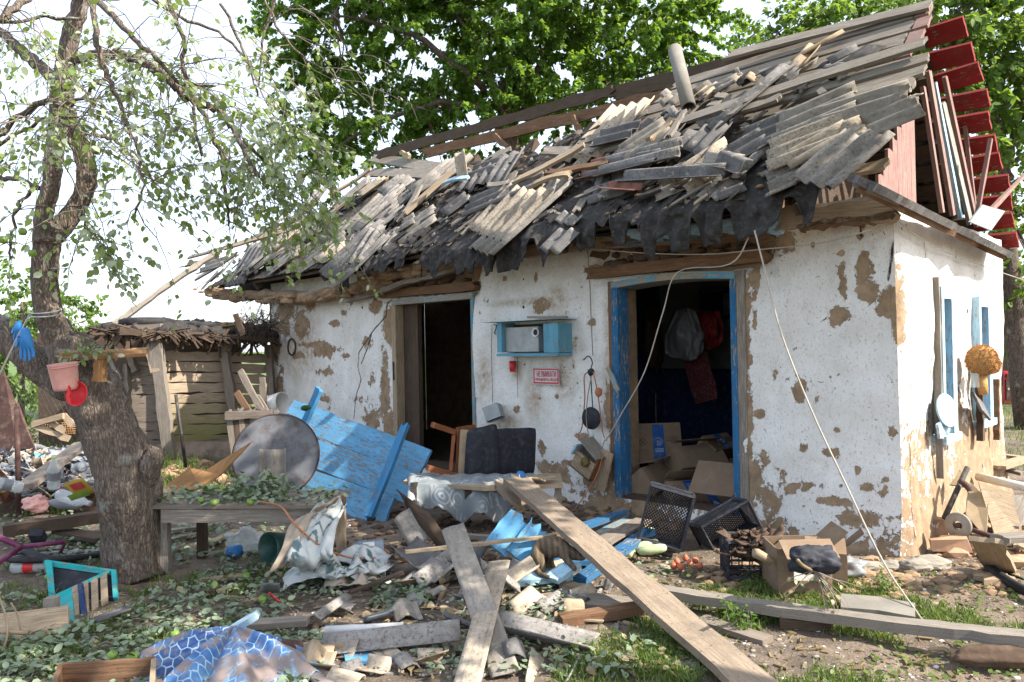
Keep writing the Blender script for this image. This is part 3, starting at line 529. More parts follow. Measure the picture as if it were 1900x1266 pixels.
rblob(260, -9.4, -.5, .05, 1.7, 'tar', .06, .3, .1, 1)
# hanging felt over the eave
def felt(x0, x1, zb, seed, yo=-.47, ztop=2.5, tooth=.1, wl=.3):
    n = int((x1-x0)/.018); x = np.linspace(x0, x1, n); f = fbm(np.stack([x*3, x*0], -1), seed, 4); f2 = fbm(np.stack([x*14, x*0+4], -1), seed, 3)
    tth = np.clip(np.sin(x/wl*2*pi+f*11)*2.2+(f-.5)*5, -1, 1)*tooth; b = zb(x)-tth*(.3+1.4*f2)+(f2-.5)*.12; m = 16; P = np.zeros((n, m, 3))
    for j in range(m):
        s = j/(m-1)
        if s < .3: tt = (1-s/.3)*.42; z = 2.46+tt*.71+.09; y = -.38+tt*.70-.03
        else: k = (s-.3)/.7; z = 2.47+.05+(b-2.52)*k; y = -.44-.05*k+0*x
        y = y+.016*np.sin(x/.15*2*pi+f*4)*(.4+s*.9)+(f-.5)*.12*s
        P[:, j] = CC+x[:, None]*XH+(y+0*x)[:, None]*YH+(z+0*x)[:, None]*ZZ
    P += (fbm(P.reshape(-1, 3)*9, seed, 3).reshape(n, m, 1)-.5)*.11
    obj('torn_felt', gsolid(P, .006), M['tar'], roof)
felt(-3.55, -2.62, lambda x: 2.3+0*x, 41); felt(-2.63, -1.75, lambda x: 2.4+0*x, 42); felt(-1.76, -.22, lambda x: 2.32+.08*(x+1), 43); felt(-4.6, -3.5, lambda x: 2.26+0*x, 44, tooth=.05); felt(-6.6, -4.9, lambda x: 2.4+0*x, 45, tooth=.03)
felt(-6.2, -6.0, lambda x: 2.2+0*x, 46, tooth=.03)
mb = hbox(MB(), -10.1, -4.1, .1, .14, 2.3, 2.75); obj('eave_shade_board', mb, M['near_black'], roof)  # black board standing in for the shade of the hollow under the eave
for k in range(30):
    x = -3.2+RG.random()*2.7; t = 1.45+RG.random()*.75; c = rp(x, t, .075+RG.random()*.03); a = RG.normal()*.5+.6; d = nz(RS*cos(a)+XH*sin(a)); L = .1+RG.random()**2*.45
    obj('roof_fragment', sheet(c+d*L/2, c-d*L/2, .06+RG.random()*.2, nz(RN+RG.normal(size=3)*.06), jag=(.05, .05), nl=4, amp=[.004, .03][k % 2]), M[['tar', 'slate', 'slate_dark', 'tan_wood'][k % 4]], roof)
# named sheets: upper end, lower end (pixels), width, material, height, pitch tilt
SH = [((812,388),(742,440),.5,'slate',.15,.11),((872,360),(822,398),.4,'slate_dark',.15,.13),((1205,322),(1100,352),.42,'slate_dark',.13,.12),((1290,318),(1215,350),.4,'slate',.13,.12),((1490,305),(1415,338),.5,'slate',.15,.12),((1400,318),(1330,345),.4,'slate_dark',.13,.12),((560,458),(505,498),.5,'slate',.14,.1),((735,425),(700,470),.4,'slate',.13,.1),((1075,385),(1040,420),.4,'slate',.12,.1),((985,342),(893,440),.92,'slate_tan',.20,.12),((745,368),(628,462),.95,'slate',.15,.1),((487,448),(436,532),.62,'slate_dark',.22,.05),((640,440),(560,492),.4,'slate',.16,.08),((690,440),(612,500),.42,'slate_dark',.15,.1),((700,418),(655,490),.34,'slate',.18,.12),
 ((852,268),(862,336),.16,'slate_tan',.5,.18),((1010,325),(860,388),.36,'slate_dark',.18,.18),((1598,172),(1440,240),.4,'slate',.24,.2),((1620,208),(1418,285),.48,'slate_tan',.24,.2),((1725,182),(1590,238),.3,'slate',.28,.2),((1612,242),(1495,345),.44,'slate',.26,.24),((1585,225),(1450,300),.3,'slate_tan',.24,.2),
 ((1570,262),(1500,315),.4,'slate_dark',.2,.18),((1690,168),(1500,225),.25,'slate',.26,.22),((1268,272),(1110,312),.34,'slate',.22,.2),((1255,222),(1150,290),.36,'slate',.24,.2),((1365,300),(1305,290),.22,'slate',.26,.24),((1385,310),(1330,288),.18,'slate_dark',.28,.26),((1350,318),(1150,330),.16,'slate_dark',.26,.2),
 ((600,345),(560,400),.4,'slate',.12,.1),((720,325),(665,365),.35,'slate_tan',.14,.14),((690,330),(625,385),.3,'slate',.14,.12),((560,415),(470,440),.35,'slate_tan',.12,.1),((800,330),(730,390),.3,'slate_dark',.14,.14),((1190,240),(1100,262),.3,'slate_dark',.2,.18),((1220,292),(1090,318),.2,'slate_dark',.2,.18),
 ((1480,220),(1380,262),.4,'slate_dark',.18,.16),((1420,250),(1350,290),.3,'slate_dark',.18,.16),((780,400),(740,425),.3,'slate',.16,.15),((1110,345),(1190,350),.12,'slate_red',.2,.2),((545,430),(490,490),.3,'slate_dark',.14,.12),((1055,425),(1010,470),.3,'slate_dark',.1,.1),((930,300),(870,322),.3,'slate_dark',.16,.16),((1160,300),(1080,320),.3,'slate_red',.17,.16),((420,485),(372,500),.3,'slate',.1,.1)]
for a, b, wd, mt, h0, h1 in SH: obj('roof_sheet', sheet(RP(*a, h0), RP(*b, h1), wd, RN, jag=(.07, .03)), M[mt], roof)
for k in range(26):                                        # scattered broken pieces
    x = -9.2+RG.random()*8.5; t = .15+RG.random()*1.55
    if x < -7.5 and t > (x+9.9)*1.0: continue
    c = rp(x, t, .115+RG.random()*.05); a = RG.normal()*.3+.5; d = nz(RS*cos(a)+XH*sin(a)+RN*RG.normal()*.04); L = .45+RG.random()*.7
    obj('roof_sheet', sheet(c+d*L/2, c-d*L/2, RG.choice([.2, .45, .6, .85]), nz(RN+RG.normal(size=3)*.07), jag=(.1, .1), nl=4), M[['slate', 'slate', 'slate_tan', 'slate_dark', 'slate_dark'][k % 5]], roof)
BR = [((1722,78),(1225,238),.13,'grey_wood',.14),((1725,108),(1380,205),.12,'grey_wood',.08),((1722,128),(1430,222),.12,'grey_wood',.10),((1702,152),(1500,215),.13,'grey_wood',.1),((1706,186),(1560,235),.1,'grey_wood',.1),((1650,238),(1560,262),.12,'grey_wood',.08),((1640,262),(1540,290),.12,'grey_wood',.1),((1650,302),(1560,318),.1,'tan_wood',.12),
 ((838,318),(748,398),.13,'tan_wood',.22),((1085,268),(950,338),.1,'tan_wood',.24),((690,312),(608,362),.1,'tan_wood',.18),((1180,262),(1005,280),.13,'grey_wood',.16),((898,322),(690,292),.2,'grey_wood',.06),((840,328),(670,322),.18,'grey_wood',.05),((780,345),(740,412),.08,'grey_wood',.2),((560,420),(415,462),.1,'tan_wood',.16),((500,432),(350,478),.08,'grey_wood',.12),((440,470),(360,520),.12,'grey_wood',.1),((400,482),(345,492),.1,'brown_wood',.06),
 ((1060,322),(985,345),.07,'tan_wood',.25),((1250,218),(1200,262),.06,'tan_wood',.26),((870,330),(820,342),.06,'white_blue',.22),((1010,320),(900,345),.07,'grey_wood',.22),((660,360),(560,430),.07,'tan_wood',.16),((1270,205),(1235,260),.05,'grey_wood',.25),((1130,302),(1010,322),.07,'brown_wood',.2),((1540,200),(1440,228),.09,'grey_wood',.18),((1450,180),(1330,215),.1,'grey_wood',.16)]
for a, b, wd, mt, h in BR: plank('roof_board', roof, RP(*a, h), RP(*b, h), wd, .03, mt, RN, ends=(.03, .1), seg=8, warp=.02)
rd = lambda x, dy=0, dz=0: HL(x, 1.42+dy, 4.20+.055*min(-x, 8)*1.0+dz)
plank('ridge_plank', roof, rd(-8.2, .03, -.1), rd(-3.4, .03, .0), .14, .035, 'dark_wood', YH*-1, ends=(.2, .1), rough=.008, seg=24); plank('ridge_plank', roof, rd(-3.5, .05, -.03), rd(-.15, .05, -.02), .17, .035, 'dark_wood', YH*-1, ends=(.1, .02), seg=20)
plank('ridge_plank', roof, rd(-7.0, -.06, -.27), rd(-1.4, -.06, -.2), .13, .035, 'brown_wood', YH*-1, ends=(.3, .1), rough=.01, seg=20); plank('ridge_plank', roof, rd(-2.0, -.08, .03), rd(-.1, -.1, .02), .14, .03, 'grey_wood', RN, ends=(.1, .02), seg=10)
for a, b, mt in (((1060,212),(1085,262),'brown_wood'),((915,248),(942,275),'brown_wood'),((1228,172),(1262,215),'dark_wood'),((742,282),(760,290),'tan_wood')):
    plank('broken_strut', roof, hit(*a, rd(-3, -.12), YH), hit(*b, rd(-3, -.16), YH), .06, .05, mt, -YH, ends=(.07, .0), rough=.01)
for k in range(3): obj('ridge_sheet', sheet(hit(1310+k*150, 165-k*35, rd(-2, .1), YH)-XH*.0, hit(1310+k*150, 165-k*35, rd(-2, .1), YH)+nz(HL(0, 3.2, 2.4)-HL(0, 1.5, 4.2))*.5, .35 if k else .5, nz(YH+ZZ), jag=(.05, .05)), M['slate_dark'], roof)
ob = obj('ridge_sheet', sheet(hit(1565, 92, rd(-1, .1), YH), hit(1565, 92, rd(-1, .1), YH)+nz(YH-ZZ)*.6, .9, nz(YH+ZZ), jag=(.05, .05)), M['slate_dark'], roof)
# red boards of the rear slope and gable
BS = nz(HL(0, 3.12, 2.42)-HL(0, 1.5, 4.19)); BN = nz(np.cross(BS, XH))
if BN[2] < 0: BN = -BN
for k in range(11):
    c = HL(0, 1.54, 4.14)+BS*(.10+k*.222); plank('rear_board', roof, c-XH*(6.5 if k > 4 else 2.2), c-XH*.23, .17, .03, 'dark_wood', BN, ends=(.1, 0)); plank('verge_end', roof, c-XH*.228, c+XH*(.12+.03*RG.normal())+BS*RG.normal()*.012+BN*RG.normal()*.012, .165+.02*RG.random(), .036, 'red_paint', BN, ends=(0, .006), seg=1, rough=.001)
for k in range(8): obj('rear_sheet', sheet(HL(-.8-k*.95, 1.75, 3.97), HL(-.8-k*.95, 3.2, 2.4), .98, BN, nl=3), M['slate_dark'], roof)
gable = root_part('gable', house)
for k in range(8):
    y = -.02+k*.1; z1 = 2.66+y*1.0; plank('gable_board', gable, HL(-.09, y, 2.42), HL(-.09, y, z1), .098, .022, 'red_faded', XH, ends=(0, .02), rough=.001)
for a, b, wd, mt, yo in (((1722,130),(1768,400),.07,'red_faded',.95),((1712,160),(1748,395),.05,'red_faded',.9),((1733,150),(1782,405),.05,'white_blue',1.0),((1748,190),(1800,415),.10,'pale_blue',1.05),((1752,140),(1812,420),.06,'red_faded',1.1),((1790,230),(1810,400),.04,'red_faded',1.3)):
    plank('gable_strip', gable, hit(*a, HL(-.1, 0, 0), XH), hit(*b, HL(-.02, 0, 0), XH), wd, .03, mt, XH, ends=(.03, 0), rough=.002)
hb('attic_back', (-.9, -.87, .45, 2.5, 2.46, 3.0), 'dark_wood', gable)
for k in range(8): zt_ = 2.64+k*.19; hb('attic_board', (-1.0, -.97, zt_-2.84+.22, 1.5+(4.19-zt_)/1.09-.12, 2.47+k*.19, zt_), 'brown_wood', gable)
for a, b in (((1838,258),(1812,402)),((1900,325),(1830,400))): plank('loose_pole', gable, hit(*a, HL(.18, 0, 0), XH), hit(*b, HL(.1, 0, 0), XH), .035, .03, 'red_faded', XH)
P = [hit(u, v, HL(.16, 0, 0), XH) for u, v in ((1798,412),(1822,380),(1864,392),(1838,428))]; obj('tin_flap', gsolid([[P[0], P[1]], [P[3], P[2]]], .012, smooth=False), M['grey_metal'], gable)
# asbestos pipe
pp = [RP(1278, 200, .16), RP(1278, 200, .16)+ (hit(1252, 92, HL(-3, 1.0, 0), YH)-RP(1278, 200, .16))]
mb = MB(); n = 20
for r0, r1 in ((.085, .07),): lathe([(.055, 0), (.068, 0), (.068, np.linalg.norm(pp[1]-pp[0])), (.055, np.linalg.norm(pp[1]-pp[0])), (.055, .0)], pp[0], pp[1]-pp[0], 20, mb)
obj('flue_pipe', mb, M['concrete'], roof)
# ================================================================== TREES
def leafmesh(B, Dr, Nm, S_, name, mat, parent=None, **kw):
    n = len(B); Dr = Dr/np.linalg.norm(Dr, axis=1, keepdims=True); Y = np.cross(Nm, Dr); Y /= np.linalg.norm(Y, axis=1, keepdims=True)+1e-9; N = np.cross(Dr, Y)
    S_ = S_[:, None]; wd = .30+.1*RG.random((n, 1)); cu = RG.normal(size=(n, 1))*.12-.12; fo = .10
    V = np.stack([B, B+S_*(Dr*.22+Y*wd*.8+N*fo*.5), B+S_*(Dr*.6+Y*wd*.85+N*(fo*.4+cu*.4)), B+S_*(Dr+N*cu), B+S_*(Dr*.6-Y*wd*.85+N*(fo*.4+cu*.4)), B+S_*(Dr*.22-Y*wd*.8+N*fo*.5), B+S_*(Dr*.4-N*.02)], 1).reshape(-1, 3)
    i = np.arange(n)[:, None]*7; Fq = np.concatenate([i+[0, 1, 2, 6], i+[6, 2, 3, 4], i+[0, 6, 4, 5]])
    return npobj(name, V, Fq, M[mat], parent, dict(var=np.repeat(RG.random(n), 7)), **kw)
def perp(Dr):
    q = RG.normal(size=Dr.shape); q -= (q*Dr).sum(1, keepdims=True)*Dr; return q/np.linalg.norm(q, axis=1, keepdims=True)
class Crown:
    def __init__(s): s.B = []; s.D = []; s.N = []; s.S = []; s.tw = MB()
    def twig(s, a, d, L, nl, droop, size, r=.006, n=3, wob=.25, frac=.15):
        d = nz(d); P = [np.asarray(a)]; m = 6
        for i in range(m): d = nz(d+V3(0, 0, -droop/m)+RG.normal(size=3)*wob/2); P.append(P[-1]+d*L/m)
        tube(P, [r*(1-.13*i) for i in range(m+1)], n, s.tw, cap=False); P = np.array(P)
        t = frac+(1-frac)*RG.random(nl); k = np.minimum((t*m).astype(int), m-1); f = t*m-k; B = P[k]*(1-f)[:, None]+P[k+1]*f[:, None]; T = P[k+1]-P[k]; T /= np.linalg.norm(T, axis=1, keepdims=True)
        D_ = T*.5+perp(T)*.9+V3(0, 0, -.45); s.B.append(B+D_*.01); s.D.append(D_); s.N.append(RG.normal(size=(nl, 3))*.55+V3(0, 0, 1)); s.S.append(size*(.6+.6*RG.random(nl))); return P
    def build(s, name, mat, parent): 
        leafmesh(np.concatenate(s.B), np.concatenate(s.D), np.concatenate(s.N), np.concatenate(s.S), name, mat, parent); obj('twigs', s.tw, M['twig'], parent)
def bigtree(name, label, ell, depth, trunk, limbs, ntw, nl, size, mat, group=None, dj=1.0, ltw=.7):
    base = D(*trunk[0][:3]); base[2] = 0; rt = root(name, label, 'tree', base, group)
    obj('trunk', tube(smooth_path([D(*p[:3]) if i else base for i, p in enumerate(trunk)], 4, .01), np.linspace(trunk[0][3] if len(trunk[0]) > 3 else .22, .06, 4*(len(trunk)-1)+1), 10, lump=.05), M['bark'], rt)
    lp = []
    for L in limbs:
        p = smooth_path([D(*q) for q in L], 5, .03); lp += p; obj('limb', tube(p, np.linspace(.08, .02, len(p)), 7, lump=.05), M['bark'], rt)
    lp = np.array(lp); c = Crown(); vol = np.array([e[2]**2 for e in ell], float); vol /= vol.sum()
    for k in range(ntw):
        e = ell[RG.choice(len(ell), p=vol)]; d = nz(RG.normal(size=3)); rr = e[2]/1400*depth*(.35+.65*RG.random()**.45); ce = D(e[0], e[1], depth+(e[3] if len(e) > 3 else 0)); a = ce+d*rr*V3(1, dj, 1)*.82
        c.twig(a, d+V3(0, 0, .15)+RG.normal(size=3)*.3, ltw*(.5+.8*RG.random()), int(nl*(.6+.8*RG.random())), .5, size)
        if len(lp) and k % 9 == 0:
            q = lp[np.linalg.norm(lp-a, axis=1).argmin()]; tube([q, (q+a)/2+RG.normal(size=3)*.08, a], [.02, .014, .007], 4, c.tw, cap=False)
    c.build('crown', mat, rt); return rt
bigtree('walnut_tree', 'big dense dark green tree rising behind the middle of the cottage roof', [(620,60,100),(700,-40,130),(640,190,70),(700,270,95),(600,290,50),(800,60,150),(880,210,110),(960,60,150),(1070,150,120),(1170,50,130),(1190,170,90),(1270,110,80),(1000,-120,240),(760,-150,180),(790,290,60),(650,330,60),(560,240,50),(1240,0,90),(560,120,50),(545,40,45)],
 14.5, [(960,640,14.5,.3),(955,420,14.5),(950,250,14.5),(930,150,14.4)], [[(950,250,14.5),(900,120,14.2),(830,0,14)],[(945,230,14.5),(1000,120,14.6),(1100,20,14.8),(1110,-60,15)],[(940,240,14.5),(840,190,14.2),(700,230,14),(620,280,14)],[(950,270,14.5),(1080,180,14.8),(1220,130,15)],[(900,160,14.4),(760,60,14),(620,30,13.8)]], 1900, 60, .105, 'walnut_leaf')
bigtree('slender_tree', 'lighter green tree showing above the right part of the roof ridge', [(1400,120,40),(1440,70,50),(1500,60,60),(1560,50,60),(1620,80,60),(1680,60,50),(1480,130,50),(1560,120,60),(1390,80,30)], 17, [(1550,640,17,.2),(1548,300,17),(1540,120,17)], [[(1545,200,17),(1480,100,17),(1430,50,17)],[(1545,200,17),(1620,90,17),(1680,30,17)]], 420, 26, .13, 'far_leaf')
bigtree('tall_tree', 'tall leafy tree at the right edge behind the red gable boards', [(1740,30,60),(1800,60,90),(1880,60,100),(1830,170,70),(1900,200,80),(1800,250,50),(1890,330,70),(1850,420,50),(1910,450,70),(1700,0,50),(1950,560,60),(1880,520,40),(1860,0,90),(1960,120,120)], 12, [(1905,640,12,.2),(1862,420,12),(1858,330,12),(1848,250,12),(1835,180,12)], [[(1860,330,12),(1890,230,12),(1910,150,12)],[(1848,250,12),(1800,150,12),(1760,60,12)],[(1858,350,12),(1885,300,12),(1930,270,12)]], 620, 30, .12, 'far_leaf')
bigtree('garden_shrub', 'bright green bush behind the apple tree at the left edge', [(30,560,70),(90,600,50),(20,640,60),(130,590,30),(60,680,60),(-40,600,80),(150,640,20),(10,740,40)], 14, [(40,790,14,.06),(40,640,14),(45,560,14)], [], 240, 30, .1, 'far_leaf', ltw=.5)
bigtree('garden_shrub', 'low green bush in the far background beyond the cottage right side', [(1880,560,30),(1930,520,60),(1870,610,16)], 16, [(1890,700,16,.06),(1890,600,16)], [], 60, 26, .12, 'far_leaf', ltw=.5)
# ---- the apple tree in front
AD = 5.05; ab = G(248, 1062); ap = root('apple_tree', 'old leaning apple tree with thick bark and sparse hanging twigs on the left', 'tree', ab)
def trunkp(pts, name='trunk', mat='bark', n=18, lump_=.035, k=5, smooth=.0):
    P = [D(u, v, d) for u, v, d, r in pts]; R_ = [r/1400*d*.86 for u, v, d, r in pts]; Q = smooth_path(P, k, .004); RQ = np.interp(np.linspace(0, len(P)-1, len(Q)), range(len(P)), R_)
    m = tube(Q, RQ, n, lump=0); V = np.array(m.v); nn = (fbm(V*V3(9, 9, 4), 12, 4)-.5); axis = np.repeat(np.array(Q), n, 0); V = V+(V-axis)*(nn*.55)[:, None]; m.v = [tuple(p) for p in V]; return obj(name, m, M[mat], ap)
trunkp([(252,1078,5.05,66),(246,1040,5.05,58),(243,960,5.05,60),(238,900,5.05,64),(215,830,5.05,60),(192,770,5.05,56),(168,715,5.05,54),(140,665,5.05,52),(120,630,5.05,42)])
trunkp([(150,700,5.05,40),(118,640,5.05,36),(92,590,5.04,28),(84,520,5.04,26),(86,460,5.04,30),(95,420,5.03,34)], 'limb')
trunkp([(88,450,5.0,24),(82,400,5.0,18),(96,340,5.0,18),(100,280,5.0,18),(112,200,5.0,22),(124,120,5.0,20),(135,60,5.0,19),(150,0,5.0,18),(160,-90,5.0,16),(165,-200,5.0,12)], 'limb')
trunkp([(100,440,5.1,24),(140,390,5.15,22),(160,340,5.15,20),(158,290,5.15,18),(135,230,5.1,16),(118,190,5.03,16)], 'limb')
trunkp([(165,735,5.1,30),(110,705,5.15,34),(60,665,5.2,34),(10,620,5.25,34),(-60,570,5.3,32),(-160,480,5.3,26)], 'limb')
trunkp([(268,900,5.02,22),(282,860,5.0,26),(292,830,5.02,18)], 'limb')
BRN = [[(120,165,5.0,14),(80,130,5.1,12),(40,95,5.2,11),(0,60,5.3,10),(-60,20,5.3,8)],[(135,112,5.0,9),(170,104,4.9,8),(215,98,4.8,8),(262,112,4.7,8),(300,140,4.6,8),(340,175,4.6,7),(372,190,4.6,7),(410,215,4.6,6),(445,265,4.6,5),(480,330,4.6,4)],
 [(300,140,4.6,5),(330,155,4.7,4),(360,185,4.8,5),(390,240,4.8,4),(412,300,4.8,4),(422,370,4.8,3),(424,420,4.8,2)],[(150,-20,5,7),(200,20,4.7,6),(250,70,4.5,5),(290,110,4.4,4),(330,150,4.4,3),(400,160,4.4,2)],[(175,-30,4.4,6),(178,60,4.3,5),(190,120,4.3,5),(215,180,4.3,4),(245,250,4.3,3),(265,330,4.3,2),(250,400,4.3,2)],
 [(300,-20,4.5,5),(335,60,4.5,4),(345,130,4.5,4),(356,190,4.5,3),(375,290,4.5,3)],[(60,-10,4.2,6),(10,30,4.0,6),(-30,60,4,5)],[(0,45,4.2,3),(70,32,4.3,3),(150,36,4.3,3)],[(-10,255,4.3,5),(40,215,4.3,5),(85,190,4.2,5),(115,205,4.2,5),(130,250,4.2,4),(145,330,4.2,3),(155,400,4.2,2),(160,440,4.2,2)],
 [(0,270,4.4,3),(60,232,4.4,3),(110,212,4.3,3),(160,170,4.3,3),(205,140,4.3,3)],[(70,350,5,6),(40,335,5.1,5),(0,330,5.2,5)],[(60,350,5,4),(35,380,5,3),(22,430,5,3),(20,480,5,2)],[(250,-30,5.6,5),(330,30,5.6,4),(420,70,5.6,3),(470,130,5.6,3)],[(480,-20,6,3),(520,60,6,3),(570,110,6,2),(640,150,6,2)],[(170,250,5.2,5),(210,260,5.3,4),(260,300,5.4,3),(300,360,5.5,3)],[(410,10,5,3),(440,70,5,3),(460,120,5,2),(478,180,5,2)],[(520,-60,5.2,4),(490,60,5.2,3),(480,160,5.2,2)],
 [(450,260,4.7,4),(490,300,4.8,3),(530,350,4.9,3),(560,400,5,2),(570,450,5,2)]]
cr = Crown(); apts = []
for bpts in BRN:
    P = [D(u, v, d) for u, v, d, r in bpts]; Q = smooth_path(P, 5, .008); R_ = np.interp(np.linspace(0, len(P)-1, len(Q)), range(len(P)), [r/1400*4.6 for *_, r in bpts]); obj('branch', tube(Q, R_, 8, lump=.06), M['bark'], ap)
    for q in Q[3:]: apts.append(q)
def px2(P): return px(P)
for k in range(215):
    q = apts[RG.integers(len(apts))]; u, v = px(q); d = nz(RG.normal(size=3)*V3(1, .8, .5)+V3(.45, 0, .05)); L = .35+.75*RG.random()
    if v+L*300*.6 > 560 or (u > 500 and v > 380): L *= .5
    nl = int(6+10*RG.random()); 
    if RG.random() < .25: nl = 2
    P = cr.twig(q, d, L, nl, 1.5, .05, .0045, 3, .35)
    for m in range(2): cr.twig(P[2+m*2], nz(P[3+m*2]-P[2+m*2]+RG.normal(size=3)*.9), L*.45, int(nl*.6), 1.2, .045, .0028, 3, .4)
for k in range(64):                                        # the thick hanging clump in front of the roof's left end
    q = D(400+RG.random()*185, 190+RG.random()*190, 4.6+RG.random()*.5); P = cr.twig(q, V3(.5, 0, -.4)+RG.normal(size=3)*.35, .35+.25*RG.random(), 16, .9, .05, .004, 3, .3)
cr.build('crown', 'apple_leaf', ap)
for u, v, d in ((300,145,4.5),(318,305,4.5),(42,430,4.6),(60,470,4.6),(345,335,4.5),(510,390,4.6),(6,445,4.5)): obj('apple', lathe([(.0, -.024), (.018, -.02), (.026, 0), (.018, .02), (.004, .017), (0, .016)], D(u, v, d), n=12), M['apple'], ap)
tr = obj('wire_ring', tube([D(84+30*cos(a), 577+4*sin(a)-3*cos(a), 5.0-.12*sin(a)) for a in np.linspace(0, 2*pi, 24)], .004, 6), M['white_wire'], ap); obj('wire_ring', tube([D(84+29*cos(a), 584+4*sin(a)-2*cos(a), 5.0-.12*sin(a)) for a in np.linspace(0, 2*pi, 24)], .004, 6), M['white_wire'], ap)
# another garden tree stands to the right of the viewer and shades the left yard
rt = root('garden_tree', 'leafy garden tree standing beside the yard to the right of the view', 'tree', V3(4.9, 1.6, 0)); obj('trunk', tube([V3(4.9, 1.6, -.1), V3(4.8, 1.65, 1.5), V3(4.6, 1.7, 3), V3(4.2, 2.0, 4.4)], [.2, .16, .12, .06], 12, lump=.04), M['bark'], rt)
cg = Crown(); GT = [(2.5,4.6,5.3,.8),(2.9,2.7,4.3,.85),(2.0,3.1,4.7,.8),(1.9,1.9,5.2,.8),(4.0,3.3,5.2,.8),(1.2,2.5,5.0,.8)]
for k in range(700):
    e = GT[RG.integers(6)]; d = nz(RG.normal(size=3)); a = V3(*e[:3])+d*e[3]*(.3+.7*RG.random()**.5)
    cg.twig(a, d, .5, 24, .5, .11)
for e in [g[:3] for g in GT]: obj('limb', tube([V3(4.6, 1.7, 2.9), V3(4.2, 2.0, 3.8), V3(*e)], [.08, .06, .03], 8), M['bark'], rt)
cg.build('crown', 'walnut_leaf', rt)
mdl = lump(G(400, 850)+V3(0, .1, -.15), 1, 9, .3, 4, 5, sc3=(1.5, .5, .42)); obj('earth_mound', mdl, M['soil'], None, None, None, None, 'structure')
# ================================================================== LEAN-TO SHED (left) AND FAR SHED (right)
SD = 10.3; SK = SD/13.5; sh = root('lean_to_shed', 'low grey plank shed with a sagging roof left of the cottage', 'shed', G(300, 806))
def sp(u, v, dd=0): return D(u, v, SD+dd+max(0, u-300)/200*.9)
def spl(nm, a, b, w_, t, mt, up=None, **k): return obj(nm, board(sp(*a), sp(*b), w_*SK, t, V3(0, -1, 0) if up is None else up, **k), M[mt], sh)
for k in range(10):
    v = 661+k*19.4; spl('wall_board', (303, v+1, .1), (430, v-.6, .1), .172, .03, 'shed_wood', rough=.008, seg=8); spl('wall_board', (426, v+2, .13), (508, v+5, .14), .172, .03, 'shed_wood', rough=.008, seg=6)
for k in range(9):
    v = 690+k*17; spl('wall_board', (238, v, .2), (302, v-1, .25), .155, .03, 'shed_grey', rough=.008, seg=5)
for a, b, w_, mt in (((274,612,-.1),(292,690,-.1),.17,'shed_wood'),((287,618,-.12),(316,850,-.12),.2,'grey_wood'),((412,622,-.05),(446,850,-.05),.15,'shed_grey'),((498,640,0),(512,850,0),.12,'shed_grey'),((228,620,.1),(252,690,.1),.1,'shed_grey'),((236,675,.1),(238,790,.1),.07,'grey_wood'),((203,640,.1),(206,790,.1),.09,'shed_grey')): spl('post', a, b, w_, .1, mt, rough=.008, seg=10)
for a, b, w_, mt in (((228,618,-.1),(290,612,-.1),.1,'shed_wood'),((248,655,.2),(300,660,.2),.06,'white_blue'),((198,660,0),(222,706,0),.12,'grey_wood'),((300,615,.3),(440,665,.3),.07,'brown_wood'),((238,648,.3),(300,640,.3),.05,'tan_wood'),((250,672,.25),(300,680,.25),.05,'tan_wood')): spl('brace', a, b, w_, .05, mt)
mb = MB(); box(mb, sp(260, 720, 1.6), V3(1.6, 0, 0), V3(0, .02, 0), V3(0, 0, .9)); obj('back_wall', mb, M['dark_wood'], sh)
n = 60; P = np.zeros((n, 14, 3))
for i in range(n):
    u = 165+(512-165)*i/(n-1); vt = 603+18*((u-165)/347)**1.5+(8 if u < 185 else 0)+5*(fbm(np.array([[u*.05, 2.]]), 3)[0]-.5)
    for j in range(14): P[i, j] = D(u, vt, SD-.14+max(0, u-300)/200*.9)+V3(0, 1, .03)*(j*.2)+V3(0, 0, -.05*(j == 0)+.03*RG.normal())
obj('shed_roof', gsolid(P, .09), M['tar'], sh)
mb = MB()
for k in range(260):
    u = 170+RG.random()*338; vt = 609+18*((u-165)/347)**1.5; c = D(u, vt+RG.random()*8, SD-.2+RG.random()*.1+max(0, u-300)/200*.9); board(c, c+nz(RG.normal(size=3)*V3(1, .4, .4)+V3(0, 0, -.5))*(.08+RG.random()*.22), .02+RG.random()*.03, .012, nz(RG.normal(size=3)), seg=1, mb=mb)
obj('eave_litter', mb, M['dark_wood'], sh, kind='stuff')
spl('roof_beam', (222, 614, -.3), (508, 632, -.3), .1, .1, 'dark_wood', rough=.015, seg=12); spl('roof_beam', (170, 618, -.1), (300, 606, -.1), .12, .08, 'shed_grey')
obj('moss_patch', lump(D(418, 606, SD+.8), .27, 3, .5, 3, 7, sc3=(1, 1, .16)), M['moss'], sh)
def tyre(u, v, d, R_, r, lab, ax=ZZ):
    rt = root('tyre', lab, 'tyre', D(u, v, d)); c = D(u, v, d); pr = []
    for a in np.linspace(0, 2*pi, 13): pr.append((R_+r*cos(a), r*.75*sin(a)))
    obj('carcass', lathe(pr, c, ax, 28), M['rubber'], rt); obj('tread', lathe([(R_+r*.96, -r*.5), (R_+r*1.07, -r*.42), (R_+r*1.07, r*.42), (R_+r*.96, r*.5)], c, ax, 28), M['rubber'], rt)
tyre(272, 599, SD+.3, .27, .09, 'larger black tyre lying on the left of the shed roof'); tyre(372, 604, SD+.5, .17, .06, 'smaller dark tyre half hidden on the shed roof beside the moss')
mb = MB()
for k in range(130):
    c = D(450+RG.random()*58, 622-RG.random()*26, SD+RG.random()*.4); tube([c, c+RG.normal(size=3)*.12+V3(0, 0, .05), c+RG.normal(size=3)*.22+V3(0, 0, .1)], [.006, .004, .002], 3, mb, cap=False)
o = obj('twig_heap', mb, M['dark_wood'], label='heap of thin dry twigs on the right end of the shed roof', cat='twigs', kind='stuff')
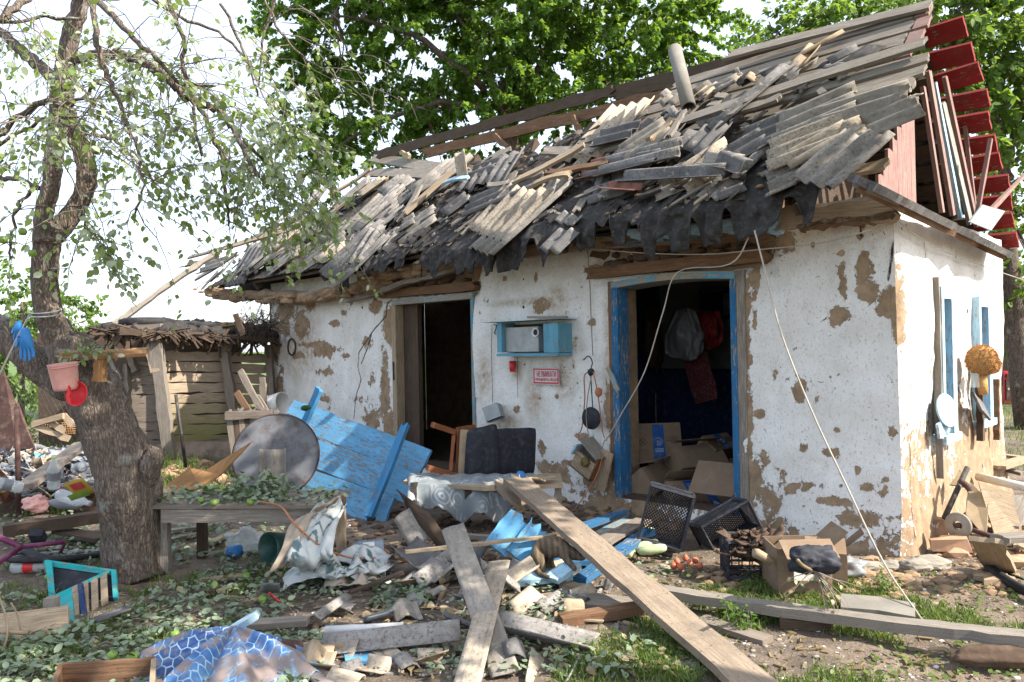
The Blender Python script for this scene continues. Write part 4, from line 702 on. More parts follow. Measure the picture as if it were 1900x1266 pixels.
def single(name, label, cat, mb, mat, group=None, kind=None): return obj(name, mb, M[mat], None, label, cat, group, kind)
single('stick', 'short dark stick sticking up from the shed roof near the twigs', 'stick', board(D(437, 583, SD), D(452, 622, SD), .07, .05, V3(0, -1, 0)), 'dark_wood')
single('long_pole', 'long thin grey pole slanting from the shed roof up to the cottage eave', 'pole', board(D(205, 609, SD), D(400, 470, 11.2), .07, .05, V3(0, -1, .3), rough=.006, seg=14, warp=.01), 'grey_wood')
fs = root('far_shed', 'dark open shed with a corrugated roof seen past the cottage right side', 'shed', G(1885, 752)); fd = G(1885, 752)[1]
obj('roof_sheet', sheet(D(1850, 602, fd), D(1990, 598, fd), 2.2, nz(V3(0, -.25, 1)), .2, .03), M['slate_dark'], fs)
for u in (1853, 1925, 1985): obj('post', board(D(u, 600, fd+.2), D(u, 752, fd+.2), .12, .1, V3(0, -1, 0)), M['dark_wood'], fs)
mb = MB(); box(mb, D(1925, 675, fd+1.8), V3(2.0, 0, 0), V3(0, .03, 0), V3(0, 0, 1.0)); obj('back_wall', mb, M['near_black'], fs)  # near-black back wall
obj('shelf', board(D(1858, 668, fd+.3), D(1900, 668, fd+.3), .3, .03), M['orange_wood'], fs)
cb = root('red_cabinet', 'small dark red cabinet standing in the far shed', 'cabinet', G(1880, 746)); fd2 = fd+.5
def dbox(u0, v0, u1, v1, d, th, mat, par, nm): mb = MB(); a, b = D(u0, v1, d), D(u1, v0, d); c = (a+b)/2; box(mb, c+V3(0, th/2, 0), V3((b-a)[0]/2, 0, 0), V3(0, th/2, 0), V3(0, 0, abs((b-a)[2])/2)); return obj(nm, mb, M[mat], par)
dbox(1864, 690, 1900, 748, fd2, .5, 'red_plastic', cb, 'case'); dbox(1868, 704, 1896, 742, fd2-.03, .028, 'rust', cb, 'door'); dbox(1868, 693, 1896, 701, fd2-.03, .028, 'rust', cb, 'drawer'); dbox(1870, 720, 1873, 724, fd2-.05, .018, 'white', cb, 'knob')
# ================================================================== THINGS
def gp(u, v, h=0.0): P = G(u, v, h); return P
def put(name, label, cat, mb, mat, **k): return single(name, label, cat, mb, mat, **k)
def shard(lab, a, b, w_, mat='slate', ha=.03, hb=.03, up=ZZ, name='slate_piece', cat='slate piece', group=None, **k):
    return single(name, lab, cat, sheet(G(*a, ha) if len(a) == 2 else D(*a), G(*b, hb) if len(b) == 2 else D(*b), w_, up, **k), mat, group)
def plk(lab, a, b, w_, t, mat, ha=.03, hb=.03, up=ZZ, name='plank', cat='plank', group=None, **k):
    return single(name, lab, cat, board(G(*a, ha) if len(a) == 2 else D(*a), G(*b, hb) if len(b) == 2 else D(*b), w_, t, up, **k), mat, group)
# ---- on the front wall
def fb(mb, u0, v0, u1, v1, y0, y1):                        # box on the front wall from pixels; y0..y1 metres out
    x0, z0 = W(u0, v1, (y0+y1)/2); x1, z1 = W(u1, v0, (y0+y1)/2); return hbox(mb, x0, x1, -y1, -y0, z0, z1)
sb = root('meter_shelf', 'open blue wooden box shelf on the wall between the doors', 'shelf', WP(985, 655, .02))
for nm, q in (('top_board', (908, 592, 1056, 599, .0, .24)), ('bottom_board', (936, 655, 1048, 661, 0, .22)), ('side_board', (936, 600, 943, 654, 0, .2)), ('side_board', (1022, 600, 1048, 654, .0, .2))): obj(nm, fb(MB(), *q), M['shelf_blue'], sb)
obj('back_board', fb(MB(), 943, 600, 1022, 654, .0, .015), M['dark_wood'], sb)
mb_ = root('meter_box', 'light grey metal meter box with a round dial inside the blue shelf', 'meter box', WP(975, 652, .1))
obj('case', fb(MB(), 946, 606, 1006, 653, .03, .15), M['grey_metal'], mb_); dc = WP(994, 617, .152); obj('dial', lathe([(0, 0), (.03, 0), (.036, .012), (.044, .012), (.044, 0)], dc, -YH, 20), M['white'], mb_); obj('dial_glass', lathe([(0, .004), (.029, .004)], dc, -YH, 20), M['black'], mb_)
put('splintered_board', 'splintered board lying on top of the blue wall shelf', 'board', board(WP(982, 589, .1), WP(1056, 588, .12), .12, .02, ZZ, ends=(.06, .08)), 'tan_wood')
hk = put('hanging_hook', 'small iron hook hanging left of the blue wall shelf', 'hook', tube([WP(u, v, .03) for u, v in ((916, 602), (921, 604), (920, 612), (917, 618), (920, 620))], .006, 6), 'dark_metal'); hk.name = 'iron_hook'
put('red_mug', 'small red plastic mug hanging under the blue wall shelf', 'mug', lathe([(0, 0), (.028, 0), (.035, .11), (.031, .11), (.026, .01)], WP(951, 690, .06), ZZ, 16), 'red_plastic')
sg = root('warning_sign', 'white sign with red frame and lettering below the blue shelf', 'sign', WP(1013, 711, .03)); obj('plate', fb(MB(), 989, 683, 1037, 713, .02, .028), M['sign_face'], sg)
for q in ((990, 684.5, 1036, 686.2), (990, 710, 1036, 711.7), (990, 684.5, 991.4, 711.7), (1034.6, 684.5, 1036, 711.7)): obj('border', fb(MB(), *q, .029, .031), M['red_print'], sg)
def text(body, P, size, X, N, mat, par, name='lettering', squeeze=.8):
    c = bpy.data.curves.new('t', 'FONT'); c.body = body; c.size = size; c.align_x = 'CENTER'; c.extrude = .0008; to = bpy.data.objects.new('t', c); COL.objects.link(to); bpy.context.view_layer.update()
    me = bpy.data.meshes.new_from_object(to); bpy.data.objects.remove(to); X = nz(X); N = nz(N); Y = np.cross(N, X); A = np.zeros((len(me.vertices), 3), np.float32); me.vertices.foreach_get('co', A.ravel()); A = A.astype(float)
    V = P+A[:, :1]*X*squeeze+A[:, 1:2]*Y+A[:, 2:]*N-np.array(top(par).location); me.vertices.foreach_set('co', V.astype(np.float32).ravel()); me.materials.clear(); me.materials.append(M[mat]); me.update()
    o = bpy.data.objects.new(name, me); COL.objects.link(o); o.parent = par; return o
text('НЕ ВМИКАТИ', WP(1013.5, 699.5, .031), .078, XH, -YH, 'red_print', sg, squeeze=.5); text('ПРАЦЮЮТЬ ЛЮДИ', WP(1013.5, 707, .031), .038, XH, -YH, 'red_print', sg, squeeze=.8)
bx = root('junction_box', 'tilted grey metal box hanging on the wall above the black cushion', 'box', WP(915, 780, .05)); c = WP(916, 766, .12); q = Matrix.Rotation(.42, 3, Vector(-YH)) @ Matrix.Rotation(.5, 3, 'Z')
X, Y, Z = (np.array(q @ Vector(v)) for v in (XH*.085, YH*.07, ZZ*.075)); mb = box(MB(), c, X, Y, Z); obj('case', mb, M['grey_metal'], bx); obj('lid', box(MB(), c-Z*1.05-Y*.3, X*1.0, Y*.8+Z*.15, Z*.03), M['black'], bx)
def wire(lab, pts, r, mat, off=.03, name='cable', cat='cable', k=5): return put(name, lab, cat, tube(smooth_path([WP(p[0], p[1], p[2] if len(p) > 2 else off) for p in pts], k), r, 6), mat)
wire('thin dark wire running down the wall from the hook to the grey box', [(913,603,.09),(912,650),(913,700),(914,748)], .003, 'black_wire'); wire('very thin cord hanging below the red mug on the wall', [(951,690),(960,640),(960,700),(961,738)], .002, 'black_wire')
wire('grey wire running down the wall through the nesting box knot beside the open blue doorway', [(1090,462),(1094,520),(1097,600),(1100,660)], .005, 'wire')
wire('black looped lead hanging above the round black disc', [(1083,668,.05),(1092,661,.06),(1099,672,.06),(1096,690,.06),(1098,730,.06),(1100,762,.06)], .006, 'black_wire')
wire('long brown lead looping from the knot past the disc to the nesting box', [(1092,690,.07),(1084,700,.07),(1085,740,.07),(1080,792,.08),(1074,806,.09),(1074,818,.1)], .006, 'orange_wire')
wire('brown lead on the right side of the round black disc', [(1101,690,.08),(1108,725,.08),(1113,760,.08),(1118,800,.08),(1122,813,.08)], .006, 'orange_wire')
wire('grey lead hanging in a long loop over the nesting box', [(1097,700,.1),(1090,740,.1),(1088,780,.1),(1094,815,.14),(1104,838,.15),(1115,836,.13),(1122,816,.1)], .005, 'wire')
put('brown_plug', 'brown plug hanging on the leads above the round black disc', 'plug', lump(WP(1111, 728, .09), .04, 2, .3, 2, sc3=(.8, .6, 1.2)), 'orange_wire')
put('wall_knot', 'dark bundle of tied leads nailed on the wall right of the sign', 'cable knot', lump(WP(1096, 690, .06), .035, 4, .5, 2, sc3=(1, .6, 1)), 'black_wire')
put('black_disc', 'round flat black disc hanging by leads on the wall', 'disc', lathe([(0, 0), (.098, 0), (.104, .012), (.1, .03), (0, .03)], WP(1099, 776, .07), -YH, 36), 'black')
nb = root('nesting_box', 'small broken grey wooden box with a brass lid hanging on the wall', 'box', WP(1097, 880, .1)); ry = lambda a: (XH*cos(a)+ZZ*sin(a), -XH*sin(a)+ZZ*cos(a))
ex, ez = ry(-.5); c = WP(1092, 856, .12)
for nm, o_, hx, hy, hz, mt in (('front_board', -YH*.06-ez*.03, .12, .012, .08, 'tan_wood'), ('back_board', YH*.06, .13, .012, .12, 'grey_wood'), ('base_board', -ez*.115, .13, .07, .01, 'dark_wood'), ('side_board', ex*.12, .012, .055, .11, 'chair_wood')): obj(nm, box(MB(), c+o_, ex*hx, YH*hy, ez*hz), M[mt], nb)
obj('roof_board', box(MB(), WP(1103, 832, .14), nz(XH*.75-ZZ*.66)*.13, YH*.1, nz(XH*.66+ZZ*.75)*.008), M['grey_wood'], nb); obj('roof_board', box(MB(), WP(1077, 832, .14), nz(XH*.6+ZZ*.8)*.055, YH*.1, nz(-XH*.8+ZZ*.6)*.008), M['white_blue'], nb)
obj('brass_cap', lathe([(0, .03), (.036, .03), (.045, .022), (.045, 0), (.03, -.04)], WP(1087, 858, .2), nz(-YH+ZZ*.5), 20), M['moss'], nb); obj('hanging_board', board(WP(1128, 838, .1), WP(1112, 910, .1), .13, .012, YH), M['tan_wood'], nb)
wire('reddish cord slanting from the nesting box down to the ground', [(1120,840,.15),(1108,880,.2),(1085,920,.35),(1062,950,.5)], .005, 'orange_wire')
put('blue_splinter', 'light blue painted splinter sticking off the left jamb of the open doorway', 'splinter', board(WP(1128, 682, .05), WP(1151, 735, .07), .045, .02, YH, ends=(0, .06)), 'blue_worn')
put('iron_ring', 'dark iron ring hanging on the wall at the far left end', 'ring', tube([WP(541+7*cos(a), 644+15*sin(a), .04) for a in np.linspace(0, 2*pi, 28)], .012, 8), 'dark_metal')
wire('long thin wire stretched along the front wall under the eave', [(1095,462,.2),(1200,470,.2),(1310,472,.2),(1410,463,.2),(1520,452,.14),(1600,432,.1),(1655,415,.06),(1664,412,.02)], .005, 'rope', cat='wire', name='wire')
put('wire', 'thin wire sagging along the sunlit side wall', 'wire', tube(smooth_path([SP(1668, 412, .06), SP(1700, 436, .06), SP(1760, 470, .06), SP(1850, 503, .08), SP(1930, 530, .3)], 5), .004, 6), 'rope')
put('rope', 'pale rope running from the eave beside the doorway down to the grass', 'rope', tube(smooth_path([D(u, v, 5.05+(4.15-5.05)*(v-428)/724) for u, v in ((1400, 428), (1420, 505), (1450, 620), (1505, 760), (1570, 900), (1640, 1045))]+[G(1712, 1152, .02)], 6), .0055, 7), 'rope')
put('rope', 'pale rope hanging across the open blue doorway and back to the wall', 'rope', tube(smooth_path([WP(1395, 428, .48), WP(1355, 490, .42), WP(1258, 505, .2), WP(1230, 580, .22), WP(1196, 690, .2), WP(1152, 770, .16), WP(1124, 818, .12)], 6), .0055, 7), 'rope')
# ---- inside the right doorway
def ip(u, v, y): return hit(u, v, HL(0, y, 0), YH)
def carton(lab, c, yaw, tilt, sx, sy, sz, print_=True, open_=False, name='carton'):
    rt = root(name, lab, 'cardboard box', c-ZZ*sz); R3 = Matrix.Rotation(yaw, 3, 'Z') @ Matrix.Rotation(tilt, 3, 'X'); X, Y, Z = (np.array(R3 @ Vector(v)) for v in ((1, 0, 0), (0, 1, 0), (0, 0, 1)))
    if open_:
        mb = MB()
        for cc, a, b, d in ((-Z*sz, X*sx, Y*sy, Z*.003), (-X*sx, Y*sy, Z*sz, X*.003), (X*sx, Y*sy, Z*sz, X*.003), (-Y*sy, X*sx, Z*sz, Y*.003), (Y*sy, X*sx, Z*sz, Y*.003)): box(mb, c+cc*1.01, a, b, d)
        obj('body', mb, M['carton'], rt)
        obj('flap', box(MB(), c+Z*sz*1.05-Y*(sy+.06)+Z*.01, X*sx*.95, nz(Y+Z*.5)*.075, Z*.002), M['carton'], rt); obj('flap', box(MB(), c+Z*(sz+.04)+X*(sx+.05), Y*sy*.95, nz(X+Z*.9)*.07, nz(Z-X)*.002), M['carton'], rt)
    else: obj('body', box(MB(), c, X*sx, Y*sy, Z*sz), M['carton'], rt)
    if print_:
        p = c-Y*(sy+.0035); obj('blue_panel', box(MB(), p+X*sx*.05, X*sx*.24, Y*.0012, Z*sz*.93), M['wfp_blue'], rt)
        obj('emblem', tube([p-Y*.003+X*(sx*.05+.035*cos(a))+Z*(.01+.035*sin(a)) for a in np.linspace(-2.3, -2.3+4.4, 16)][0:16], .003, 5), M['pale_ink'], rt)
        mb = MB(); 
        for k in range(3): tube([p-Y*.003+X*(sx*.05+(k-1)*.012)+Z*(-.02+.0*k), p-Y*.003+X*(sx*.05+(k-1)*.016)+Z*(.022)], .004, 5, mb)
        obj('emblem', mb, M['pale_ink'], rt); mb = MB(); tube([p-Y*.003+X*(-sx*.6+.036*cos(a))+Z*(.01+.036*sin(a)) for a in np.linspace(0, 2*pi, 20)], .003, 5, mb); tube([p-Y*.003+X*(-sx*.6-.025)+Z*.035, p-Y*.003+X*(-sx*.6+.025)-Z*.015], .003, 5, mb); tube([p-Y*.003+X*(-sx*.6+.025)+Z*.035, p-Y*.003+X*(-sx*.6-.025)-Z*.015], .003, 5, mb)
        obj('printed_mark', mb, M['carton_ink'], rt); mb = MB()
        for k in range(4): box(mb, p-Y*.002+X*(-sx*.6)-Z*(sz*.35+k*.016), X*(.05-.008*(k % 2)), Y*.001, Z*.003)
        for k in range(3): box(mb, p-Y*.002+X*(sx*.62)+Z*(sz*.3-k*.02), X*.06, Y*.001, Z*.004)
        obj('printed_lines', mb, M['carton_ink'], rt); mb = MB()
        for k in range(3): box(mb, p-Y*.003+X*sx*.05-Z*(.06+k*.014), X*sx*.18, Y*.001, Z*.003)
        obj('panel_lines', mb, M['pale_ink'], rt)
    return rt
hr = atan2(XH[1], XH[0])
carton('brown carton with a blue printed panel, topmost of the pile inside the doorway', ip(1211, 824, .75), .1, -.2, .24, .17, .19)
carton('open carton leaning at the lower left inside the blue doorway', ip(1205, 900, .35), .9, -.7, .2, .14, .13, False, True); carton('wide dusty carton lid in the middle of the pile inside the doorway', ip(1285, 868, .8), .35, -.75, .26, .2, .12, False, True)
carton('tilted carton with blue print at the right side of the pile in the doorway', ip(1338, 905, .3), -.7, .85, .2, .16, .15, True, False); carton('crushed carton at the back right of the pile inside the doorway', ip(1325, 838, 1.1), .7, -.9, .2, .14, .1, True, False); carton('flat grey brown carton in front of the pile between the two crates', ip(1275, 925, .3), .2, -1.1, .19, .12, .1, True, True); carton('small plain carton wedged under the topmost printed carton', ip(1225, 890, .9), -.3, .2, .22, .16, .14, False, False); carton('plain carton deep at the bottom of the pile at the right jamb', ip(1345, 900, .9), .2, .1, .22, .2, .2, False, False)
ws = root('wall_shelf', 'dark blue open shelf on the back wall of the dim room', 'shelf', HL(-2.5, 2.3, 1.7))
for q in ((-2.95, -2.1, 2.35, 2.88, 1.78, 1.8), (-2.95, -2.1, 2.35, 2.88, 2.08, 2.1), (-2.95, -2.92, 2.35, 2.88, 1.8, 2.08), (-2.12, -2.1, 2.35, 2.88, 1.8, 2.08), (-2.55, -2.5, 2.35, 2.88, 1.8, 2.08)): obj('board', hbox(MB(), *q), M['inner_blue'], ws)
def sack(c, r, s, sc3): return bagm(c, r*1.25, s, sc3)
def hung(u0, u1, v0, v1, y, seed, tap=.5):
    n = 30; P = np.zeros((n, n, 3))
    for i in range(n):
        for j in range(n):
            s_, t_ = i/(n-1), j/(n-1); wd_ = tap+(1-tap)*min(1, t_*1.8); f = fbm(np.array([[s_*5+seed, t_*2.+seed]]), seed, 3)[0]; P[i, j] = ip((u0+u1)/2+(s_-.5)*(u1-u0)*wd_+(f-.5)*10, v0+(v1-v0)*t_+12*(f-.5)-((s_-.5)*2)**2*14*t_, y-.1*sin(pi*t_)*sin(pi*s_)*2-.07*(abs(f-.5)*4))
    return gsolid(P, .004)
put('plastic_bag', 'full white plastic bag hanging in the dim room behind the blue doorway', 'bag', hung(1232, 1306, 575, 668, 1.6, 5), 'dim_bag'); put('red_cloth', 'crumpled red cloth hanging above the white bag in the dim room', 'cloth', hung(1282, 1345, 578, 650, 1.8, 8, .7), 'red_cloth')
put('hanging_rug', 'dark red patterned rug hanging below the bag in the dim room', 'rug', board(ip(1290, 660, 1.7), ip(1312, 745, 1.7), .3, .02, YH, rough=.01), 'rug'); put('brown_coat', 'long dark brown coat hanging on the left back wall of the dim room', 'coat', sack(ip(1212, 630, 2.3), .22, 11, (.45, .3, 1.5)), 'dark_wood')
put('broom', 'thin broom handle with a blue tip standing behind the cartons', 'broom', tube([ip(1216, 730, 1.9), ip(1218, 800, 1.9)], .008, 6), 'grey_wood')
# ---- in the left half: leaning door, lid, chair and cushions, low bench
dr = root('fallen_door', 'light blue plank door leaning on its side beside the left doorway', 'door', G(640, 940))
A_, B_, C_, D_ = D(545, 738, 8.1), D(803, 838, 7.0), D(728, 985, 6.45), D(480, 897, 7.7); ux = nz(B_-A_); uy = nz(D_-A_); dn = nz(np.cross(ux, uy)); 
if dn[1] > 0: dn = -dn
for k in range(3):
    f0, f1 = k/3+.006, (k+1)/3-.006; a = A_+(D_-A_)*(f0+f1)/2; b = B_+(C_-B_)*(f0+f1)/2; w_ = np.linalg.norm(D_-A_)/3-.03; w2_ = np.linalg.norm(C_-B_)/3-.03
    o = obj('door_board', board(a, b-(b-a)*[0, 0, .1][k]*.6, (w_+w2_)/2, .028, dn, rough=.003, ends=(.015, .02), seg=8), M['blue_door'], dr)
for a, b in (((597, 722, 7.62), (563, 800, 7.62)), ((757, 788, 7.05), (688, 962, 6.58))):
    obj('batten', board(D(*a)+dn*.03, D(*b)+dn*.03, .075, .045, dn, rough=.002, ends=(.04, 0)), M['batten_blue'], dr)
put('green_sprig', 'small leafy sprig stuck on the upper batten of the fallen blue door', 'sprig', lump(D(568, 757, 7.3), .05, 7, .6, 2, sc3=(1, .4, .6)), 'walnut_leaf')
ld = root('barrel_lid', 'big round rusty grey metal lid leaning behind the low table', 'lid', G(505, 925)); c = D(512, 845, 6.75); nrm = nz(V3(.12, -1, .33)); obj('disc', lathe([(0, .015), (.2, .012), (.355, .0), (.372, .012), (.378, .0), (.372, -.012), (0, -.012)], c, nrm, 56), M['enamel'], ld)
obj('rim', lathe([(.372, -.01), (.385, 0), (.372, .016)], c, nrm, 56), M['rust'], ld)
shard('short grey slate piece standing against the round metal lid', (505, 832, 6.2), (503, 925, 6.1), .22, 'slate', up=V3(0, -1, .2), jag=(.02, .02))
put('torn_board', 'torn brown sheet of board slanting in front of the round lid', 'board', gsolid([[D(310, 900, 6.0), D(330, 922, 5.9)], [D(352, 868, 6.0), D(372, 905, 5.9)], [D(372, 880, 6.05), D(410, 882, 6)], [D(440, 838, 6.1), D(465, 822, 6.05)]], .012, smooth=False), 'orange_wood')
ch = root('broken_chair', 'overturned brown wooden chair with a black padded back lying on the low bench', 'chair', D(870, 885, 6.6)); cb_ = lambda nm, a, b, w_, t, mt='chair_wood': obj(nm, board(D(*a), D(*b), w_, t, V3(0, -1, .1), rough=.001), M[mt], ch)
cb_('leg', (802, 788, 6.5), (858, 806, 6.7), .045, .04); cb_('leg', (793, 868, 6.4), (852, 884, 6.6), .045, .04); cb_('leg', (848, 797, 6.9), (880, 792, 7.0), .04, .04); cb_('stretcher', (842, 808, 6.62), (836, 874, 6.55), .03, .03); cb_('seat_rail', (853, 800, 6.65), (850, 890, 6.65), .05, .04); cb_('foam', (862, 798, 6.62), (857, 890, 6.62), .07, .05, 'foam')
def pad(nm, quad, th, mat, par, n=12, puff=.03):
    P = np.zeros((n, n, 3)); a, b, c, d = quad; N = nz(np.cross(b-a, d-a)); 
    for i in range(n):
        for j in range(n): s, t = i/(n-1), j/(n-1); P[i, j] = (a*(1-s)+b*s)*(1-t)+(d*(1-s)+c*s)*t+N*puff*(1-(2*s-1)**6)*(1-(2*t-1)**6)*(1+.2*sin(s*9))
    return obj(nm, gsolid(P, th), M[mat], par)
pad('seat_cushion', [D(868, 800, 6.6), D(918, 788, 6.75), D(922, 886, 6.75), D(862, 892, 6.6)], .05, 'black', ch, puff=-.04)
bc = root('black_cushion', 'square black padded seat back standing beside the overturned chair', 'cushion', D(955, 885, 6.9)); pad('cover', [D(921, 797, 6.9), D(991, 795, 7.1), D(988, 876, 7.1), D(922, 884, 6.9)], .05, 'black', bc, puff=-.025)
bn = root('low_bench', 'low bench of rough boards under the printed cloth', 'bench', G(900, 960)); bt = lambda u, v: hit(u, v, V3(0, 0, .37), ZZ)
obj('top_board', gsolid([[bt(748, 896), bt(770, 882)], [bt(900, 908), bt(915, 884)], [bt(1045, 902), bt(1040, 882)]], .03, smooth=False), M['tan_wood'], bn)
for a, b, w_, mt in (((768, 895), (770, 958), .05, 'dark_metal'), ((905, 908), (940, 965), .05, 'tan_wood'), ((1000, 905), (950, 965), .05, 'tan_wood'), ((935, 905), (935, 965), .05, 'dark_metal'), ((868, 962), (868, 905), .05, 'dark_metal'), ((1035, 900), (1035, 940), .05, 'grey_wood')): obj('leg', board(D(*a, 6.1), D(*b, 6.05), w_, .05, V3(0, -1, 0)), M[mt], bn)
obj('brace', board(D(865, 995, 5.7), D(1010, 1003, 5.6), .06, .03, ZZ), M['grey_wood'], bn)
for k in range(7): put('wood_scrap', ['torn scrap of wood lying on the low bench','splintered chip on the left part of the low bench top','rotten strip of wood across the low bench middle','thin scrap of wood nearest the wall on the bench','short scrap of wood by the violet cap on the bench','curled scrap of wood at the right end of the bench','narrow dry scrap of wood on top of the bench pile'][k], 'wood scrap', board(hit(950+RG.random()*90, 885+RG.random()*10, V3(0, 0, .41+k*.006), ZZ), hit(950+RG.random()*90, 880+RG.random()*12, V3(0, 0, .42), ZZ), .05, .01, nz(ZZ+RG.normal(size=3)*.3), ends=(.05, .05), seg=2), 'tan_wood', group='wood scraps on the low bench')
put('bottle_cap', 'small violet blue plastic cap on the low bench behind the long plank', 'cap', lathe([(0, .03), (.03, .026), (.04, .0)], hit(966, 882, V3(0, 0, .42), ZZ), V3(.2, -.3, 1), 16), 'glove')
# printed cloth hanging from the bench
nu, nv = 44, 26; P = np.zeros((nu, nv, 3))
for i in range(nu):
    u = 758+(1000-758)*i/(nu-1); bot = 902+55*(1-abs((u-880)/130)**2.2)+14*sin(u*.09); bot = max(bot, 925 if u < 780 else 905); bot += 6*RG.random()
    for j in range(nv):
        s = j/(nv-1)
        if s < .35: k = s/.35; p = bt(u, 884)*(1-k)+bt(u, 902)*k+ZZ*(.022+.006*sin(u*.2)); p[2] += .0
        else: k = (s-.35)/.65; p0 = bt(u, 902)+ZZ*.02; q = D(u, bot, p0[1]-.08); p = p0*(1-k)+q*k+V3(0, -.03*sin(pi*min(1, k*1.5)*.5)-.06*k*sin(u*.085+1), 0)
        P[i, j] = p
put('printed_cloth', 'grey floral printed cloth draped over the edge of the low bench', 'tablecloth', gsolid(P, .004), 'floral')
# ---- low table
tb = root('low_table', 'weathered grey wooden low table strewn with leaves beside the tree', 'table', G(303, 1072)); zt = .47; tp = lambda u, v, z=zt: hit(u, v, V3(0, 0, z), ZZ)
t0, t1, t2, t3 = tp(283, 942), tp(612, 941), tp(652, 912), tp(330, 914)
for k in range(4): a = t0+(t3-t0)*(k+.5)/4; b = t1+(t2-t1)*(k+.5)/4; obj('top_board', board(a, b, abs((t3-t0)[1])/4-.006, .022, ZZ, rough=.002, ends=(.01, .02)), M['shed_grey'], tb)
obj('apron', board(tp(300, 958, zt-.06), tp(600, 955, zt-.06), .085, .02, V3(0, -1, 0), rough=.001), M['grey_wood'], tb); e0, e1 = tp(606, 957, zt-.06), tp(640, 930, zt-.06); obj('apron', board(e0, e1, .08, .02, V3(1, 0, 0)), M['dark_wood'], tb)
for q, mt in ((tp(305, 943, zt-.03), 'grey_wood'), (tp(374, 921, zt-.03), 'dark_wood'), (tp(598, 943, zt-.03), 'grey_wood'), (tp(632, 921, zt-.03), 'tan_wood')):
    x, y = q[:2]; mb = MB(); box(mb, V3(x, y, zt/2-.02), V3(0, 0, zt/2-.005), V3(.03, 0, 0), V3(0, .03, 0)); obj('leg', mb, M[mt], tb)
def litter(name, label, n, fn, size, mat='dry_leaf', flat=.35, zs=.02):
    B = np.array([fn() for _ in range(n)]); a = RG.random(n)*2*pi; Dr = np.stack([np.cos(a), np.sin(a), RG.normal(size=n)*flat], -1); Nm = RG.normal(size=(n, 3))*.45+V3(0, 0, 1); B[:, 2] += zs*RG.random(n); return leafmesh(B, Dr, Nm, size*(.4+.95*RG.random(n)**1.3), name, mat, None, label=label, cat='leaves', kind='stuff')
def ontable():
    s, t = RG.random(), RG.random(); s = s**1.1; return t0*(1-s)*(1-t)+t1*s*(1-t)+t2*s*t+t3*(1-s)*t+V3(0, 0, .015+.05*RG.random()**3)
litter('table_leaves', 'torn green leaves covering the low table', 420, ontable, .05)
cr2 = Crown()
for k in range(26): cr2.twig(tp(430+RG.random()*80, 915+RG.random()*14, zt+.02), V3(RG.normal()*.7, RG.normal()*.3, .6+.5*RG.random()), .12+.12*RG.random(), 14, .9, .05, .003)
rt = root('fallen_branch', 'leafy broken branch lying on the middle of the low table', 'branch', tp(470, 922)); cr2.build('foliage', 'dry_leaf', rt)
for u, v, lb in ((373,928,'left'),(397,932,'middle'),(464,931,'right')): put('green_apple', {'left': 'small green apple leftmost of three on the low table', 'middle': 'small green apple between two others on the low table', 'right': 'small green apple right of the leafy branch foot on the low table'}[lb], 'apple', lathe([(0, -.022), (.018, -.018), (.024, 0), (.017, .018), (.004, .016), (0, .013)], tp(u, v, zt+.035), n=12), 'apple', group='green apples on the low table')
put('paper_wrapper', 'tiny white and blue wrapper on the right end of the low table', 'wrapper', tube([tp(555, 922, zt+.025), tp(570, 921, zt+.025)], .012, 8), 'bag')
put('orange_cable', 'orange brown cable running from the table edge down across the cloth to the ground', 'cable', tube(smooth_path([tp(478, 930, zt+.03), tp(520, 940, zt+.02), D(545, 970, 4.7), D(590, 1010, 4.7), D(650, 1035, 4.9), D(720, 1035, 5.1), G(760, 1045, .05), G(780, 1062, .02)], 6), .006, 7), 'orange_wire')
# ---- crumpled oilcloth, sacking, bottle, pipe
def crump(lab, cx, cy, w_, d_, h, seed, mat, name, cat, n=44, yaw=0, base=.02, freq=2.4):
    P = np.zeros((n, n, 3)); c = G(cx, cy, 0)
    for i in range(n):
        for j in range(n):
            x, y = (i/(n-1)-.5)*w_, (j/(n-1)-.5)*d_; x += (fbm(np.array([[x*4+seed, y*4.]]), 3)[0]-.5)*.15; y += (fbm(np.array([[x*4+seed, y*4.+9]]), 4)[0]-.5)*.15
            X_, Y_ = x*cos(yaw)-y*sin(yaw), x*sin(yaw)+y*cos(yaw); q = fbm(np.array([[x*freq/w_*1.2+seed, y*freq/w_*1.2+seed*2]]), 6, 2)[0]; q = abs(q-.5)*2; P[i, j] = c+V3(X_, Y_, base+h*(1-q*1.6)*(1-.6*((x/w_*2)**2+(y/d_*2)**2)))
    P[..., 2] = np.maximum(P[..., 2], .012)
    return put(name, lab, cat, gsolid(P, .004), mat)
n1, n2 = 30, 16; P = np.zeros((n1, n2, 3))                 # strip hanging from the table corner
ln = smooth_path([tp(620, 935, zt+.03), tp(608, 950, zt-.02), D(585, 985, 4.75), D(575, 1040, 4.6), G(600, 1060, .06), G(660, 1062, .1), G(705, 1045, .08)], 5); 
for i in range(n1):
    q = ln[min(i, len(ln)-1)]
    for j in range(n2): s = j/(n2-1)-.5; P[i, j] = q+V3(s*(.14+.12*min(1, i/12)), s*.1, .02*sin(j*1.3+i*.4))+V3(0, 0, .02*sin(s*9+i*.3))
put('oilcloth', 'white oilcloth with round grey print fallen off the end of the low table', 'oilcloth', gsolid(P, .003), 'oilcloth')
crump('large crumpled sheet of white printed oilcloth on the ground below the table end', 628, 1075, .62, .42, .16, 3, 'oilcloth', 'oilcloth', 'oilcloth', yaw=.2); crump('folded strip of white oilcloth lying right of the crumpled sheet', 672, 1060, .42, .2, .12, 7, 'oilcloth', 'oilcloth', 'oilcloth', yaw=-.15, base=.06)
sk = smooth_path([tp(612, 932, zt+.06), D(590, 948, 4.85), D(560, 965, 4.75), D(545, 1000, 4.65), D(528, 1040, 4.6), D(515, 1055, 4.6)], 5); P = np.zeros((len(sk), 10, 3))
